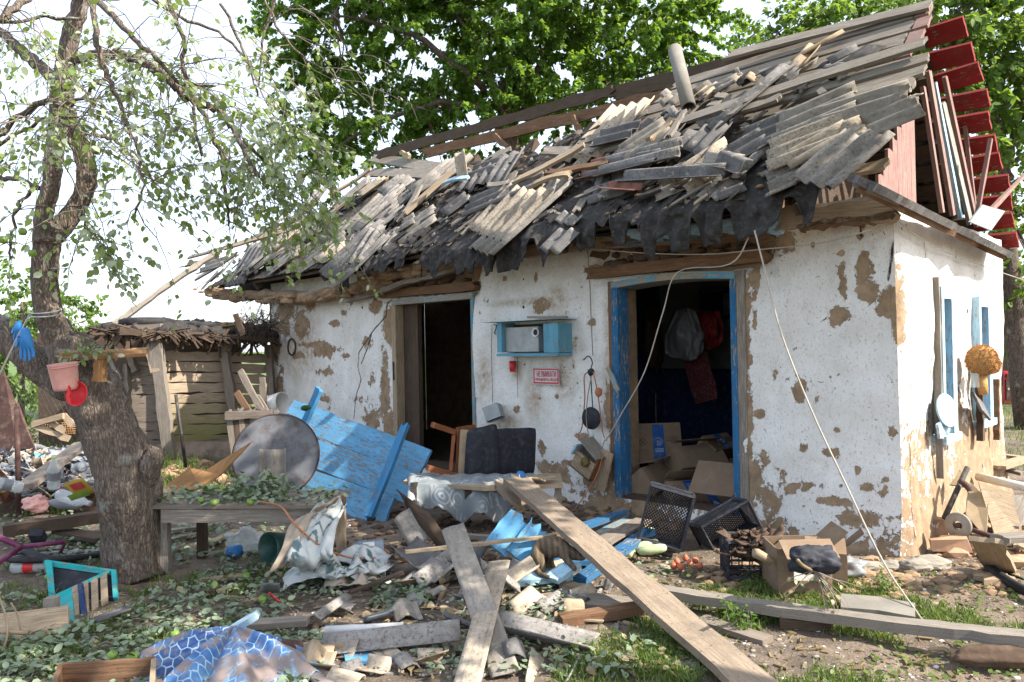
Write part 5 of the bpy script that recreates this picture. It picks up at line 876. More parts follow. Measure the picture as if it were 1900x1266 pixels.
for i, q in enumerate(sk):
    for j in range(10): s = j/9-.5; P[i, j] = q+V3(s*.12, s*.06, s*.05+.012*sin(j+i*.7))
put('sacking', 'dusty brown strip of sacking hanging over the right corner of the low table', 'sacking', gsolid(P, .008), 'dusty_cloth'); crump('dusty beige cloth flap between the oilcloth sheets on the ground', 655, 1085, .3, .22, .1, 12, 'dusty_cloth', 'cloth_scrap', 'cloth', base=.03)
bo = root('water_bottle', 'large clear ribbed plastic water bottle with a white label lying on its side', 'bottle', G(672, 1030)); a = G(712, 1022, .085); b = G(640, 1028, .085); pr = [(0, 0), (.075, .002)]; L = np.linalg.norm(b-a)
for k in range(12): pr += [(.084-.004*(k % 2), .01+k*.019)]
pr += [(.07, .27), (.03, .31), (.024, .33), (.024, .345)]; pr = [(r, h*L/.345) for r, h in pr]; obj('body', lathe(pr, a, b-a, 28), M['bottle'], bo); obj('cap', lathe([(.028, L-.01), (.028, L+.025), (0, L+.026)], a, b-a, 16), M['glove'], bo)
lab = []; ax = nz(b-a); q1 = nz(np.cross(ax, ZZ)); q2 = np.cross(q1, ax); 
if q1[1] > 0: q1 = -q1
q2 = nz(np.cross(ax, q1)); q2 = q2 if q2[2] > 0 else -q2
for i in range(8): lab.append([a+ax*(L*(.25+.3*i/7))+(q1*cos(t)+q2*sin(t))*.0875 for t in np.linspace(-.3, 1.1, 10)])
obj('bottle_label', gsolid(lab, .0015), M['white'], bo); text('5', a+ax*(L*.44)+(q1*cos(.5)+q2*sin(.5))*.0895-q2*.02, .08, -q2*1., q1+q2*.5, 'black', bo, 'label_number', 1)
put('green_pipe', 'wide dark green plastic pot lying on its side under the table end', 'pot', lathe([(.0, 0), (.08, 0), (.1, .2), (.108, .2), (.106, .17), (.094, .17), (.076, .01)], G(540, 1010, .1), nz(V3(-.55, -.8, .1)), 28), 'green_plastic')
# ---- cat under the blue board
def skin(name, verts, edges, rad, mat, parent=None, sub=1, **kw):
    me = bpy.data.meshes.new('sk'); me.from_pydata([tuple(v) for v in verts], edges, []); o = bpy.data.objects.new('sk', me); COL.objects.link(o); m = o.modifiers.new('s', 'SKIN'); m.use_smooth_shade = True
    for i, r in enumerate(rad): me.skin_vertices[0].data[i].radius = (r, r)
    me.skin_vertices[0].data[0].use_root = True; o.modifiers.new('d', 'SUBSURF').levels = sub; dg = bpy.context.evaluated_depsgraph_get(); e = o.evaluated_get(dg); m2 = bpy.data.meshes.new_from_object(e); V = [tuple(v.co) for v in m2.vertices]; Fq = [list(p.vertices) for p in m2.polygons]
    bpy.data.objects.remove(o); b = MB(); b.add(V, Fq, None, True); return obj(name, b, M[mat], parent, **kw)
ct = G(1008, 1062); k_ = lambda u, v, d: D(u, v, 4.75+d)
catv = [k_(1000, 1022, .1), k_(1015, 1012, .08), k_(1035, 1014, .05), k_(1050, 1022, .0), k_(1062, 1028, -.02), k_(1074, 1034, -.06), k_(1082, 1038, -.1),
        k_(996, 1036, .0), k_(1008, 1052, -.02), k_(1004, 1068, -.05), k_(1012, 1074, -.12), k_(1018, 1045, .15), k_(1030, 1062, .1), k_(1040, 1066, .05), k_(1050, 1036, -.08), k_(1060, 1048, -.14), k_(1068, 1058, -.2),
        k_(990, 1034, .05), k_(992, 1052, .0), k_(1002, 1066, -.12), k_(1020, 1072, -.2), k_(1074, 1022, -.04), k_(1084, 1028, -.1)]
cate = [(0,1),(1,2),(2,3),(3,4),(4,5),(5,6),(0,7),(7,8),(8,9),(9,10),(1,11),(11,12),(12,13),(3,14),(14,15),(15,16),(0,17),(17,18),(18,19),(19,20),(5,21),(6,22)]
cr_ = [.065,.07,.065,.055,.038,.046,.022,.042,.028,.018,.016,.034,.022,.016,.026,.018,.016,.022,.02,.019,.012,.010,.008]
skin('tabby_cat', catv, cate, cr_, 'fur', None, 2, label='brown tabby cat crouching under the broken blue board', cat='cat')
# ---- crates and vegetables beside the doorway
def crate(name, lab, c, X, Y, Z, sx, sy, sz, mesh_n=(14, 9), mat='black_plastic', diag=False, openf=None):   # open mesh-sided plastic crate
    rt = root(name, lab, 'crate', c-ZZ*sz*.5); X, Y, Z = nz(X), nz(Y), nz(Z)
    def rail(mb, a, b, r=.009): return box(mb, (a+b)/2, (b-a)/2, nz(np.cross(b-a, V3(.3, .5, .8)))*r, nz(np.cross(b-a, np.cross(b-a, V3(.3, .5, .8))))*r)
    cs = lambda i, j, k: c+X*sx*i+Y*sy*j+Z*sz*k
    mb = MB()
    for j in (-1, 1):
        for k in (-1, 1):
            for a, b in ((cs(-1, j, k), cs(1, j, k)), (cs(j, -1, k), cs(j, 1, k)), (cs(j, k, -1), cs(j, k, 1))): rail(mb, a, b)
    o = obj('frame', mb, M[mat], rt)
    faces = [('side', cs(-1, -1, -1), cs(1, -1, -1), cs(-1, -1, 1), mesh_n), ('side', cs(-1, 1, -1), cs(1, 1, -1), cs(-1, 1, 1), mesh_n), ('end', cs(-1, -1, -1), cs(-1, 1, -1), cs(-1, -1, 1), (mesh_n[1], mesh_n[1])), ('end', cs(1, -1, -1), cs(1, 1, -1), cs(1, -1, 1), (mesh_n[1], mesh_n[1])), ('bottom', cs(-1, -1, -1), cs(1, -1, -1), cs(-1, 1, -1), mesh_n)]
    for nm, o_, a, b, (na, nb_) in faces:
        A = a-o_; B = b-o_; nn = nz(np.cross(A, B)); mb = MB()
        if diag:
            m_ = na+nb_
            for k in range(1, m_):
                for sgn in (1, -1):
                    t0_ = k/m_*2; p0 = (min(t0_, 1), max(0, t0_-1)); p1 = (max(0, t0_-1), min(t0_, 1))
                    f = (lambda s, t: o_+A*s+B*t) if sgn == 1 else (lambda s, t: o_+A*(1-s)+B*t)
                    q0, q1 = f(*p0), f(*p1); d_ = nz(q1-q0); box(mb, (q0+q1)/2, (q1-q0)/2, np.cross(nn, d_)*.0028, nn*.0022)
        else:
            for k in range(1, na): q0 = o_+A*k/na; box(mb, q0+B/2, B/2, nz(A)*.0035, nn*.0028)
            for k in range(1, nb_): q0 = o_+B*k/nb_; box(mb, q0+A/2, A/2, nz(B)*(.0035 if k % 3 else .007), nn*.003)
        ob_ = obj(nm, mb, M[mat], rt); ob_['kind'] = 'stuff'
    return rt
crate('mesh_crate', 'black mesh crate standing on its end in front of the blue doorway', D(1236, 962, 5.35)+V3(0, 0, .02), V3(.25, -.1, 1), V3(.95, -.3, -.25), V3(-.2, -1, .1), .19, .15, .12, (16, 12), diag=True)
crate('mesh_crate', 'black mesh crate tipped on its side right of the standing one', D(1345, 975, 5.5), V3(.85, -.1, .5), V3(.45, .4, -.8), V3(.2, -1, .1), .19, .13, .10, (16, 10), diag=True)
crate('mesh_crate', 'upright black slatted crate full of debris left of the cardboard box', G(1393, 1030, .12), V3(1, -.05, 0), V3(.1, 1, 0), V3(0, 0, 1), .165, .12, .11, (5, 6))
mb = MB()
for k in range(90): (lump(G(1393, 1030, .13)+V3(RG.normal()*.08, RG.normal()*.05, RG.random()*.11), .012+.028*RG.random(), k, .6, 1, mb=mb, sc3=(1.5, 1, .6), flat=True) if k % 2 else scrap(G(1393, 1030, .14)+V3(RG.normal()*.08, RG.normal()*.05, RG.random()*.12), .05+.06*RG.random(), mb, .006))
put('crate_fill', 'brown earth and rotten scraps heaped in the upright crate', 'scraps', mb, 'clay_dark', kind='stuff')
put('stick', 'rotten piece of wood resting on the fill of the upright crate', 'wood', tube([G(1400, 1025, .26), G(1428, 1040, .2)], .025, 7, lump=.2), 'tan_wood')
carton('grey brown cardboard box with a white paper label against the right wall', G(1478, 1048, .14), .02, .06, .16, .12, .14, False, True, 'cardboard_box'); bxp = D(1475, 1014, 4.72); rtp = [o for o in bpy.data.objects if o.get('label', '').startswith('grey brown cardboard box')][0]
obj('paper_label', box(MB(), G(1474, 1048, .17)+V3(0, -.14, 0), V3(.055, 0, 0), V3(0, .0015, 0), V3(0, 0, .05)), M['paper'], rtp)
carton('open empty cardboard box half hidden behind the labelled one at the wall', G(1530, 1040, .12), -.35, -.05, .12, .1, .11, False, True, 'cardboard_box')
put('grey_bag', 'crumpled grey plastic bag against the foot of the right wall', 'bag', sack(G(1570, 1052, .05), .09, 15, (1.3, .8, .6)), 'dim_bag'); put('black_bag', 'torn black plastic bag sticking out of the cardboard boxes', 'bag', sack(G(1505, 1040, .34), .1, 17, (1.1, .8, .7)), 'black')
dryp = Crown(); 
for k in range(16): dryp.twig(G(1510, 1060, .3), V3(.5+RG.normal()*.4, -.2, -.3+RG.normal()*.4), .25, 2, .7, .03, .004)
rt = root('dead_plant', 'withered pale plant stalk hanging over the cardboard box', 'plant', G(1510, 1060)); dryp.build('foliage', 'straw', rt); obj('stalk', tube(smooth_path([G(1480, 1040, .5), G(1490, 1050, .4), G(1512, 1062, .25), G(1520, 1070, .1)], 4), .009, 6), M['straw'], rt)
for k, (u, v, a, L, lb) in enumerate([(1188,998,.5,.26,'pale green zucchini leaning upright closest to the standing mesh crate'),(1199,1012,.4,.2,'fat pale zucchini in the middle of the pile left of the crates'),(1169,1026,1.2,.12,'small round ended zucchini foremost of the pile'),(1210,1020,-.1,.2,'pale zucchini lying flat toward the crate at the pile'),(1200,990,.9,.2,'zucchini at the back of the pile by the threshold')]):
    p = G(u, v, .05+.03*(k % 2)); d = V3(cos(a), sin(a)*.6, .15); put('zucchini', lb, 'zucchini', tube([p-d*L*.5, p-d*L*.42, p-d*L*.1, p+d*L*.3, p+d*L*.46, p+d*L*.5], [.006, .026, .034, .032, .022, .006], 12), 'zucchini', group='zucchini heaped by the doorway')
for k, (u, v) in enumerate([(1256,1042),(1272,1036),(1280,1046),(1262,1052),(1290,1040),(1250,1050),(1298,1050)]): put('onion', 'small reddish onion spilled on the soil in front of the crates', 'onion', lathe([(0, -.02), (.018, -.016), (.024, 0), (.014, .018), (.003, .03), (0, .031)], G(u, v, .025), V3(RG.normal()*.5, RG.normal()*.5, 1), 12), 'onion', group='onions spilled in front of the crates')
put('cabbage_leaf', 'pale green cabbage leaf lying before the cardboard box', 'leaf', gsolid([[G(1480+i*9, 1085+abs(j-2)*2, .03+.02*sin(i*1.3)+.015*j) +V3(0, .03*j, 0) for j in range(5)] for i in range(7)], .004), 'cabbage')
# ---- planks, boards, slate in front (ends as pixels on the ground plus height)
plk('long wide dusty grey plank slanting from the low bench to the bottom edge', (948, 884, 6.0), (1432, 1300), .19, .04, 'dusty_plank', hb=.04, rough=.004, ends=(.16, .03), seg=24)
plk('second torn plank end splitting off beside the long slanting plank', (918, 893, 6.0), (975, 945, 5.75), .11, .03, 'dusty_plank', ends=(.12, .05))
plk('very long thin grey beam lying on blocks across the right yard', (1230, 1098), (1905, 1186), .10, .05, 'grey_wood', ha=.08, hb=.12, seg=24, rough=.006, warp=.01)
put('wood_block', 'dark wooden block supporting the long grey beam', 'block', box(MB(), G(1492, 1150, .03), V3(.13, -.02, 0), V3(.01, .06, 0), V3(0, 0, .035)), 'dark_wood')
put('split_log', 'split brown log end under the beam at the right edge', 'log', lump(G(1880, 1216, .05), .3, 6, .3, 4, 4, sc3=(.95, .17, .17)), 'clay_dark'); put('root_piece', 'thin pale root splinter pointing left from the split log', 'splinter', tube(smooth_path([G(1722, 1205, .02), G(1760, 1208, .02), G(1790, 1214, .03), G(1815, 1216, .04)], 4, .004), np.linspace(.006, .03, 13), 6, lump=.2), 'tan_wood')
shard('long narrow curled slate strip propped upright across the debris pile', (838, 972, 4.35), (938, 1250), .115, 'slate', hb=.04, up=nz(V3(-.5, -.6, .5)), pitch=.3, amp=.035, jag=(.05, .03), nl=16)
shard('long straight ribbed slate plank running down under the curled strip', (928, 1036), (858, 1300), .12, 'slate_tan', ha=.32, hb=.04, pitch=.6, amp=.01, jag=(.03, .02), nl=12)
shard('long grey slate channel lying right of the curled strip', (905, 1152), (1102, 1200), .17, 'slate', ha=.12, hb=.04, pitch=.19, amp=.035, nl=12); shard('long weathered slate channel lying left of the curled strip', (592, 1196), (862, 1166), .15, 'slate', ha=.05, hb=.12, pitch=.17, amp=.035, nl=12, jag=(.02, .02))
put('white_pipe', 'thin white plastic pipe lying above the left slate channel', 'pipe', tube([G(604, 1170, .08), G(748, 1163, .1)], .022, 12), 'white')
shard('ridged slate piece leaning toward the broken blue board', (905, 1050), (960, 1095), .2, 'slate', .26, .08, pitch=.12); shard('tan slate piece rising at the back of the debris pile', (990, 1040), (870, 1120), .17, 'slate_tan', .2, .06, pitch=.13, jag=(.05, .05)); shard('small slate lump right of the tan slate piece', (968, 1038), (948, 1072), .12, 'slate_dark', .2, .1)
shard('short ridged slate chunk in front of the white blue board', (985, 1095), (930, 1140), .16, 'slate_tan', .1, .04, jag=(.06, .06)); shard('flat grey slate chunk right of the short ridged chunk', (1070, 1100), (1010, 1135), .2, 'slate', .03, .03); shard('slate wave standing on edge under the right channel', (948, 1188), (965, 1238), .13, 'slate_dark', .12, .03, pitch=.26, amp=.06); shard('pale slate half pipe at the bottom centre', (1010, 1208), (1000, 1275), .12, 'slate_tan', .06, .02, pitch=.25, amp=.05); shard('second pale slate half pipe near the bottom grass', (1060, 1215), (1030, 1272), .1, 'slate', .05, .02, pitch=.24, amp=.05)
shard('grey slate piece curled upright left of the cloth bench', (752, 945, 5.6), (790, 1010, 5.4), .2, 'slate', up=V3(-.4, -1, .1), pitch=.34, amp=.05, nl=12); put('dark_splinter_board', 'dark pointed sheet standing left of the printed cloth', 'board', gsolid([[D(735, 908, 5.7), D(742, 916, 5.68)], [D(765, 930, 5.6), D(762, 955, 5.6)], [D(795, 950, 5.5), D(800, 1000, 5.4)], [D(822, 988, 5.4), D(828, 1040, 5.3)]], .012), 'dark_wood')
shard('grey curled slate at the foot of the pointed dark sheet', (745, 1010), (800, 1060), .24, 'slate_dark', .16, .05, pitch=.3, amp=.05); shard('broad grey slate piece in front of the cloth bench', (850, 1020), (770, 1085), .28, 'slate', .14, .05, pitch=.16, amp=.03); shard('low grey slate piece between the bench and the blue board', (880, 1000), (850, 1050), .25, 'slate_dark', .14, .08)
plk('thin light lath lying across the debris before the bench', (752, 1024), (1032, 994), .035, .018, 'tan_wood', .22, .24, seg=10); plk('thin dark edge strip slanting below the oilcloth', (650, 1100), (748, 1062), .05, .015, 'dark_wood', .03, .1)
plk('white and blue painted board end under the cat', (925, 1082), (1058, 1066), .14, .035, 'white_blue', .06, .06, ends=(.02, .04)); plk('short white blue painted board slanting up beside the cat', (1022, 1076), (1066, 1046), .12, .03, 'white_blue', .08, .14)
bb = root('broken_blue_board', 'thick light blue board end sticking up out of the debris', 'board', G(950, 1060)); obj('left_half', board(D(918, 1020, 4.95), D(972, 952, 5.1), .17, .035, V3(.2, -1, .5), ends=(.01, .06), rough=.003), M['blue_door'], bb); obj('right_half', board(D(955, 1036, 4.9), D(1005, 970, 5.05), .14, .035, V3(.2, -1, .6), ends=(.01, .1), rough=.003), M['blue_door'], bb)
plk('long blue edged board lying right of the long plank', (1075, 1078), (1203, 985), .1, .04, 'blue_paint', .05, .12); plk('dusty blue board behind the long plank by the threshold', (1075, 1020), (1180, 968), .22, .03, 'blue_worn', .08, .12); plk('dark blue strip board next to the threshold', (1060, 985), (1160, 950), .09, .03, 'blue_paint', .12, .12); plk('grey brown board over the dusty blue board', (1110, 1010), (1195, 965), .14, .02, 'shed_grey', .13, .16); plk('blue painted board under the cat and the plank', (960, 1050), (1100, 1040), .12, .03, 'blue_paint', .04, .04)
plk('dark brown channel board right of the long plank foot', (1040, 1152), (1190, 1128), .09, .05, 'brown_wood', .04, .06); plk('grey plank half buried behind the right slate channel', (1050, 1110), (1250, 1132), .2, .03, 'grey_wood', .03, .03); plk('thin brown lath in front of the blue threshold boards', (1040, 1085), (1098, 1092), .06, .03, 'tan_wood', .04, .04); plk('grey plank lying from the oilcloth toward the left', (455, 1160), (572, 1152), .09, .03, 'grey_wood', .05, .06); plk('short white flecked board at the upper tip of the blue tarp', (402, 1186), (478, 1140), .09, .03, 'white_blue', .05, .16)
plk('thin board covered in soil behind the right slate channel', (640, 1196), (560, 1210), .1, .05, 'tan_wood', .04, .02); shard('grey slate scrap lying near the left leaves', (575, 1150), (640, 1105), .12, 'slate', .05, .05); plk('small blue painted board under the left slate channel', (640, 1225), (735, 1212), .2, .02, 'blue_door', .02, .02); shard('upright grey slate lump in the soil left of the pile', (745, 1108), (760, 1150), .16, 'slate', .1, .03); put('blue_scrap', 'crumpled bluish white torn plastic scrap left of the debris pile', 'plastic scrap', gsolid([[G(675+i*11, 1160-i*3-j*5, .04+.05*((i*3+j) % 3)) for j in range(4)] for i in range(6)], .003), 'bag')
plk('half sunk grey board in the grass below the beam', (1300, 1150), (1425, 1190), .1, .03, 'shed_grey', .02, .02); put('concrete_slab', 'flat rounded concrete slab lying in the grass behind the beam', 'slab', gsolid([[G(1560+i*23, 1132-j*13+abs(i-3)*1.2+(i*3), .035) for j in range(3)] for i in range(7)], .05, smooth=False), 'concrete')
put('drain_stone', 'flat grey slab half buried near the bottom centre', 'slab', gsolid([[G(1195+i*26, 1235-j*20+i*4, .015) for j in range(3)] for i in range(5)], .05, smooth=False), 'concrete')
shard('dark bitumen scrap beside the teal box', (165, 1155), (236, 1128), .12, 'slate_dark', .03, .05, pitch=.5, amp=.01); put('red_scrap', 'torn clear bag with a bright red edge on the leaves', 'plastic bag', gsolid([[G(483+i*9, 1100-j*6, .03+j*.035+.01*(i % 2)) for j in range(4)] for i in range(5)], .002), 'bag'); plk('bright red plastic edge of the torn bag on the leaves', (499, 1100), (518, 1118), .02, .006, 'red_plastic', .13, .05, name='red_strip', cat='strip')
for k in range(44):                                        # small broken pieces
    u = 570+RG.random()*560; v = 1035+RG.random()*225
    if u > 1000 and v > 1180: continue
    P = G(u, v, .04); a = RG.random()*6.28; d = V3(cos(a), sin(a)*.8, RG.normal()*.15)*(.06+.1*RG.random()); o = single('slate_scrap', 'small broken slate or board scrap lying in the debris before the bench', 'scrap', sheet(P-d, P+d, .06+.1*RG.random(), nz(ZZ+RG.normal(size=3)*.25), jag=(.04, .04), nl=4), ['slate', 'slate_tan', 'slate_dark', 'tan_wood'][k % 4], 'small broken scraps in the debris pile')
# ---- rubble, chips, leaves, grass as stuff
def scatter(name, lab, cat, n, fn, mat, s0, s1, kind=0):
    mb = MB()
    for k in range(n):
        p = fn(); s = s0+RG.random()**2.5*(s1-s0); p = p+V3(0, 0, ghs(p[0], p[1])+s*.2)
        if kind == 0: lump(p, s, k, .45, 1, mb=mb, sc3=(1.2, 1, .6), flat=True)
        else: a = RG.random()*6.28; d = V3(cos(a), sin(a), RG.normal()*.12)*s; board(p-d, p+d, s*(.25+.3*RG.random()), .006+s*.05, nz(ZZ+RG.normal(size=3)*.25), seg=1, ends=(s*.3, s*.3), mb=mb)
    return put(name, lab, cat, mb, mat, kind='stuff')
def near_wall(x0, x1, y0=.05, y1=.8): return lambda: (lambda q: V3(q[0], q[1], 0))(HL(x0+RG.random()*(x1-x0), -(y0+RG.random()**1.6*(y1-y0)), 0))
def area(u0, u1, v0, v1): return lambda: G(u0+RG.random()*(u1-u0), v0+RG.random()*(v1-v0))
scatter('clay_rubble', 'crumbled clay plaster along the foot of the front wall', 'rubble', 420, near_wall(-8.5, .2), 'clay', .008, .06); scatter('clay_rubble', 'crumbled clay and stones in front of the right wall', 'rubble', 380, area(1300, 1700, 1040, 1110), 'clay', .006, .05); scatter('wood_chips', 'splinters and chips strewn through the middle debris', 'wood chips', 520, area(540, 1250, 980, 1262), 'tan_wood', .015, .07, 1); scatter('slate_chips', 'broken grey slate chips strewn through the middle debris', 'chips', 420, area(540, 1250, 960, 1262), 'slate', .01, .06, 1)
scatter('pebbles', 'small clods and pebbles over the yard soil', 'pebbles', 1300, area(0, 1900, 1000, 1264), 'stone', .004, .014); scatter('dark_rubble', 'dark earth and rotten scraps under the bench and fallen door', 'rubble', 420, area(600, 1180, 930, 1040), 'clay_dark', .015, .06); scatter('pale_chips', 'pale plaster flakes scattered over the yard', 'plaster flakes', 420, area(350, 1900, 960, 1262), 'white', .004, .014); scatter('wood_chips', 'pale splinters and straw bits on the right yard soil', 'wood chips', 420, area(1250, 1900, 1030, 1262), 'straw', .01, .04, 1)
scatter('brick_rubble', 'brick and stone rubble between the shed and the table', 'rubble', 300, area(300, 540, 838, 900), 'brick', .02, .09); scatter('right_rubble', 'broken clay bricks and rubble along the side wall', 'rubble', 420, lambda: HL(.15+RG.random()**1.3*1.6, .2+RG.random()*3.4, 0), 'brick', .015, .09); scatter('right_boards', 'splintered boards heaped along the side wall', 'wood debris', 170, lambda: HL(.3+RG.random()*1.5, .4+RG.random()*3.4, .05), 'tan_wood', .05, .25, 1)
def gl(fn, dens=None, s=3, lo=.45):
    def f():
        while True:
            p = fn(); 
            if gmask(p[0], p[1], s) > lo: break
        p[2] = ghs(p[0], p[1])+.008; return p
    return f
litter('leaf_litter', 'torn apple leaves covering the ground in the left yard', 5000, gl(area(-40, 620, 1000, 1290), lo=.42), .045, zs=.05); litter('leaf_litter', 'fallen green leaves around the foot of the apple tree and behind the table', 1300, gl(area(0, 560, 900, 1010), lo=.44), .05, zs=.06); litter('leaf_litter', 'scattered fallen leaves in the middle debris', 900, gl(area(560, 1250, 1040, 1266), lo=.53), .04, zs=.05); litter('leaf_litter', 'green leaves heaped left of the debris pile under the oilcloth', 500, gl(area(600, 800, 1075, 1130), lo=.4), .045, zs=.06)
litter('leaf_litter', 'scattered small leaves and weeds on the right yard', 900, gl(area(1200, 1900, 1060, 1266), lo=.45), .03, 'grass', zs=.03); litter('dry_leaf_litter', 'yellowed and dead leaves strewn over the whole yard', 900, gl(area(0, 1300, 1000, 1266), lo=.42), .05, 'straw', zs=.03)
def grass(name, lab, n, fn, h, mat='grass'):
    B = np.array([fn() for _ in range(n)]); a = RG.random(n)*2*pi; hh = h*(.4+.9*RG.random(n)); ln_ = RG.normal(size=(n, 2))*.45; w_ = .0028+.002*RG.random(n); X = np.stack([np.cos(a), np.sin(a), a*0], -1)*w_[:, None]
    T = B+np.concatenate([ln_*hh[:, None], hh[:, None]], 1); Mi = B+np.concatenate([ln_*hh[:, None]*.3, hh[:, None]*.6], 1); V = np.stack([B-X, B+X, Mi+X*.8, Mi-X*.8, T+X*.15, T-X*.15], 1).reshape(-1, 3); i = np.arange(n)[:, None]*6
    npobj(name, V, np.concatenate([i+[0, 1, 2, 3], i+[3, 2, 4, 5]]), M[mat], None, dict(var=np.repeat(RG.random(n), 6)), label=lab, cat='grass', kind='stuff')
def tuft(fn, s, lo):
    f = gl(fn, s=s, lo=lo)
    st = []
    def g():
        if not st or RG.random() < .08: st.append(f())
        p = st[-1]+V3(*(RG.normal(size=2)*.035), 0); p[2] = ghs(p[0], p[1]); return p
    return g
grass('grass', 'short green grass patches in the right foreground', 11000, tuft(area(1180, 1960, 1090, 1290), 33, .52), .04); grass('grass', 'grass patches at the bottom centre right of the slate pieces', 2600, tuft(area(1040, 1300, 1190, 1290), 34, .48), .04); grass('grass', 'weeds and grass before the cardboard box', 1500, tuft(area(1380, 1640, 1070, 1100), 35, .52), .045); grass('grass', 'sparse grass under the leaves in the left yard', 3500, tuft(area(-40, 600, 1050, 1290), 36, .5), .05)
grass('grass', 'grass and weeds between the shed and the metal lid', 5000, tuft(area(240, 560, 815, 930), 37, .4), .11); grass('grass', 'bright grass beyond the far corner of the cottage', 9000, gl(lambda: V3(5.0+RG.random()*6, 8.0+RG.random()*10, 0), lo=.2), .1); grass('grass', 'tall weeds behind the trash heap on the left', 6000, tuft(lambda: V3(-8+RG.random()*4, 7+RG.random()*7, 0), 38, .35), .22)
wd = Crown()
for (u, v, h, n_) in ((350,815,.5,5),(290,850,.45,5),(365,790,.5,4),(480,700,1.0,5),(1365,1160,.15,8),(1380,1175,.14,8),(1450,1080,.14,10),(60,830,.6,8),(110,800,.6,6),(30,900,.4,6),(640,1085,.14,8),(1650,1100,.12,8)):
    for k in range(n_): wd.twig(G(min(u, 2000)+RG.normal()*6, max(v, 800)+RG.normal()*3), V3(RG.normal()*.3, RG.normal()*.3, 1), h*(.6+.6*RG.random()), 16, .3, .05 if h > .3 else .022, .004)
rt = root('weeds', 'scattered leafy green weeds growing about the yard and before the shed', 'weeds', G(350, 815), kind='stuff'); wd.build('foliage', 'walnut_leaf', rt)
for o in rt.children: o['kind'] = 'stuff'
APL = [(90,1071,'beside the upper corner of the teal box'),(208,1217,'on leaves above the wooden box'),(245,1221,'just right of the apple above the wooden box'),(457,1069,'on leaves under the table front edge'),(398,1086,'on leaves below the middle of the low table'),(325,1178,'near the left flank of the blue tarp'),(487,1112,'below the torn red edged bag'),(423,1008,'in the shade under the low table'),(487,1018,'beside the clear bag under the table'),(470,1022,'touching the clear bag under the table'),(1065,1086,'by the white blue board')]
for u, v, lb in APL: put('green_apple', 'fallen green apple '+lb, 'apple', lathe([(0, -.024), (.018, -.02), (.026, 0), (.018, .02), (.004, .017), (0, .014)], G(u, v, .03), V3(RG.normal()*.5, RG.normal()*.5, 1), 14), 'apple', group='fallen green apples')

mb = MB()
for k in range(260):
    p = G(RG.random()*900, 1000+RG.random()*262, .02); a = RG.random()*6.28; L = .04+.14*RG.random(); q = p+V3(cos(a), sin(a), .15)*L*.5+RG.normal(size=3)*.01; tube([p, q, p+V3(cos(a), sin(a), 0)*L+V3(0, 0, .01)], [.003, .0025, .001], 3, mb, cap=False)
put('twig_litter', 'thin broken twigs lying among the fallen leaves', 'twigs', mb, 'twig', kind='stuff')
scatter('right_rubble', 'earth clods and plaster lumps on the soil right of the cottage corner', 'rubble', 160, area(1690, 1900, 985, 1110), 'clay', .01, .05)
# ---- left side: trash heap, metal, bicycle
hp = lump(G(70, 945)+V3(-.4, .6, -.1), 1.0, 5, .3, 4, 4, sc3=(1.3, .8, .5)); put('trash_heap', 'mound of mixed household trash behind the apple tree', 'trash', hp, 'clay_dark', kind='stuff')
def hpos():
    while True:
        P = G(RG.random()*215-10, 845+RG.random()*115, .0); c = G(70, 945)+V3(-.4, .6, 0); q = (P-c)/V3(1.35, .9, 1); r2 = q[0]**2+q[1]**2
        if r2 < 1.1: return P*V3(1, 1, 0)+V3(0, 0, .05+.36*sqrt(max(0, 1-r2*.85))+RG.random()*.06)
for nm, lb, mt, n_, s0 in (('trash_bags', 'crumpled pale plastic bags and wrappers over the trash heap', 'bag', 150, .16), ('trash_scraps', 'dusty cloth and paper scraps over the trash heap', 'dusty_cloth', 110, .15), ('trash_film', 'clear plastic film pieces over the trash heap', 'clear', 60, .15), ('trash_dark', 'dark film and rag scraps over the trash heap', 'black_plastic', 90, .14), ('trash_green', 'green and teal plastic scraps over the trash heap', 'teal_plastic', 22, .1), ('trash_white', 'white plastic cup pieces over the trash heap', 'white', 40, .09), ('trash_red', 'red and pink wrapper scraps over the trash heap', 'pink', 14, .1)):
    mb = MB()
    for k in range(n_): scrap(hpos(), s0*(.35+.75*RG.random()), mb)
    put(nm, lb, 'trash', mb, mt, kind='stuff')
def bottle(lab, u, v, h, L, r, ax, mat, cap='red_plastic', band=None, name='plastic_bottle'):
    a = G(u, v, h); A = nz(ax); rt = root(name, lab, 'bottle', a); obj('body', lathe([(0, 0), (r*.9, .0), (r, L*.06), (r*.93, L*.3), (r, L*.45), (r, L*.6), (r*.4, L*.88), (r*.36, L*.96)], a, A, 16), M[mat], rt); obj('cap', lathe([(r*.42, L*.95), (r*.42, L*1.02), (0, L*1.02)], a, A, 12), M[cap], rt)
    if band: obj('bottle_label', lathe([(r*1.02, L*.3), (r*1.03, L*.55)], a, A, 16), M[band], rt)
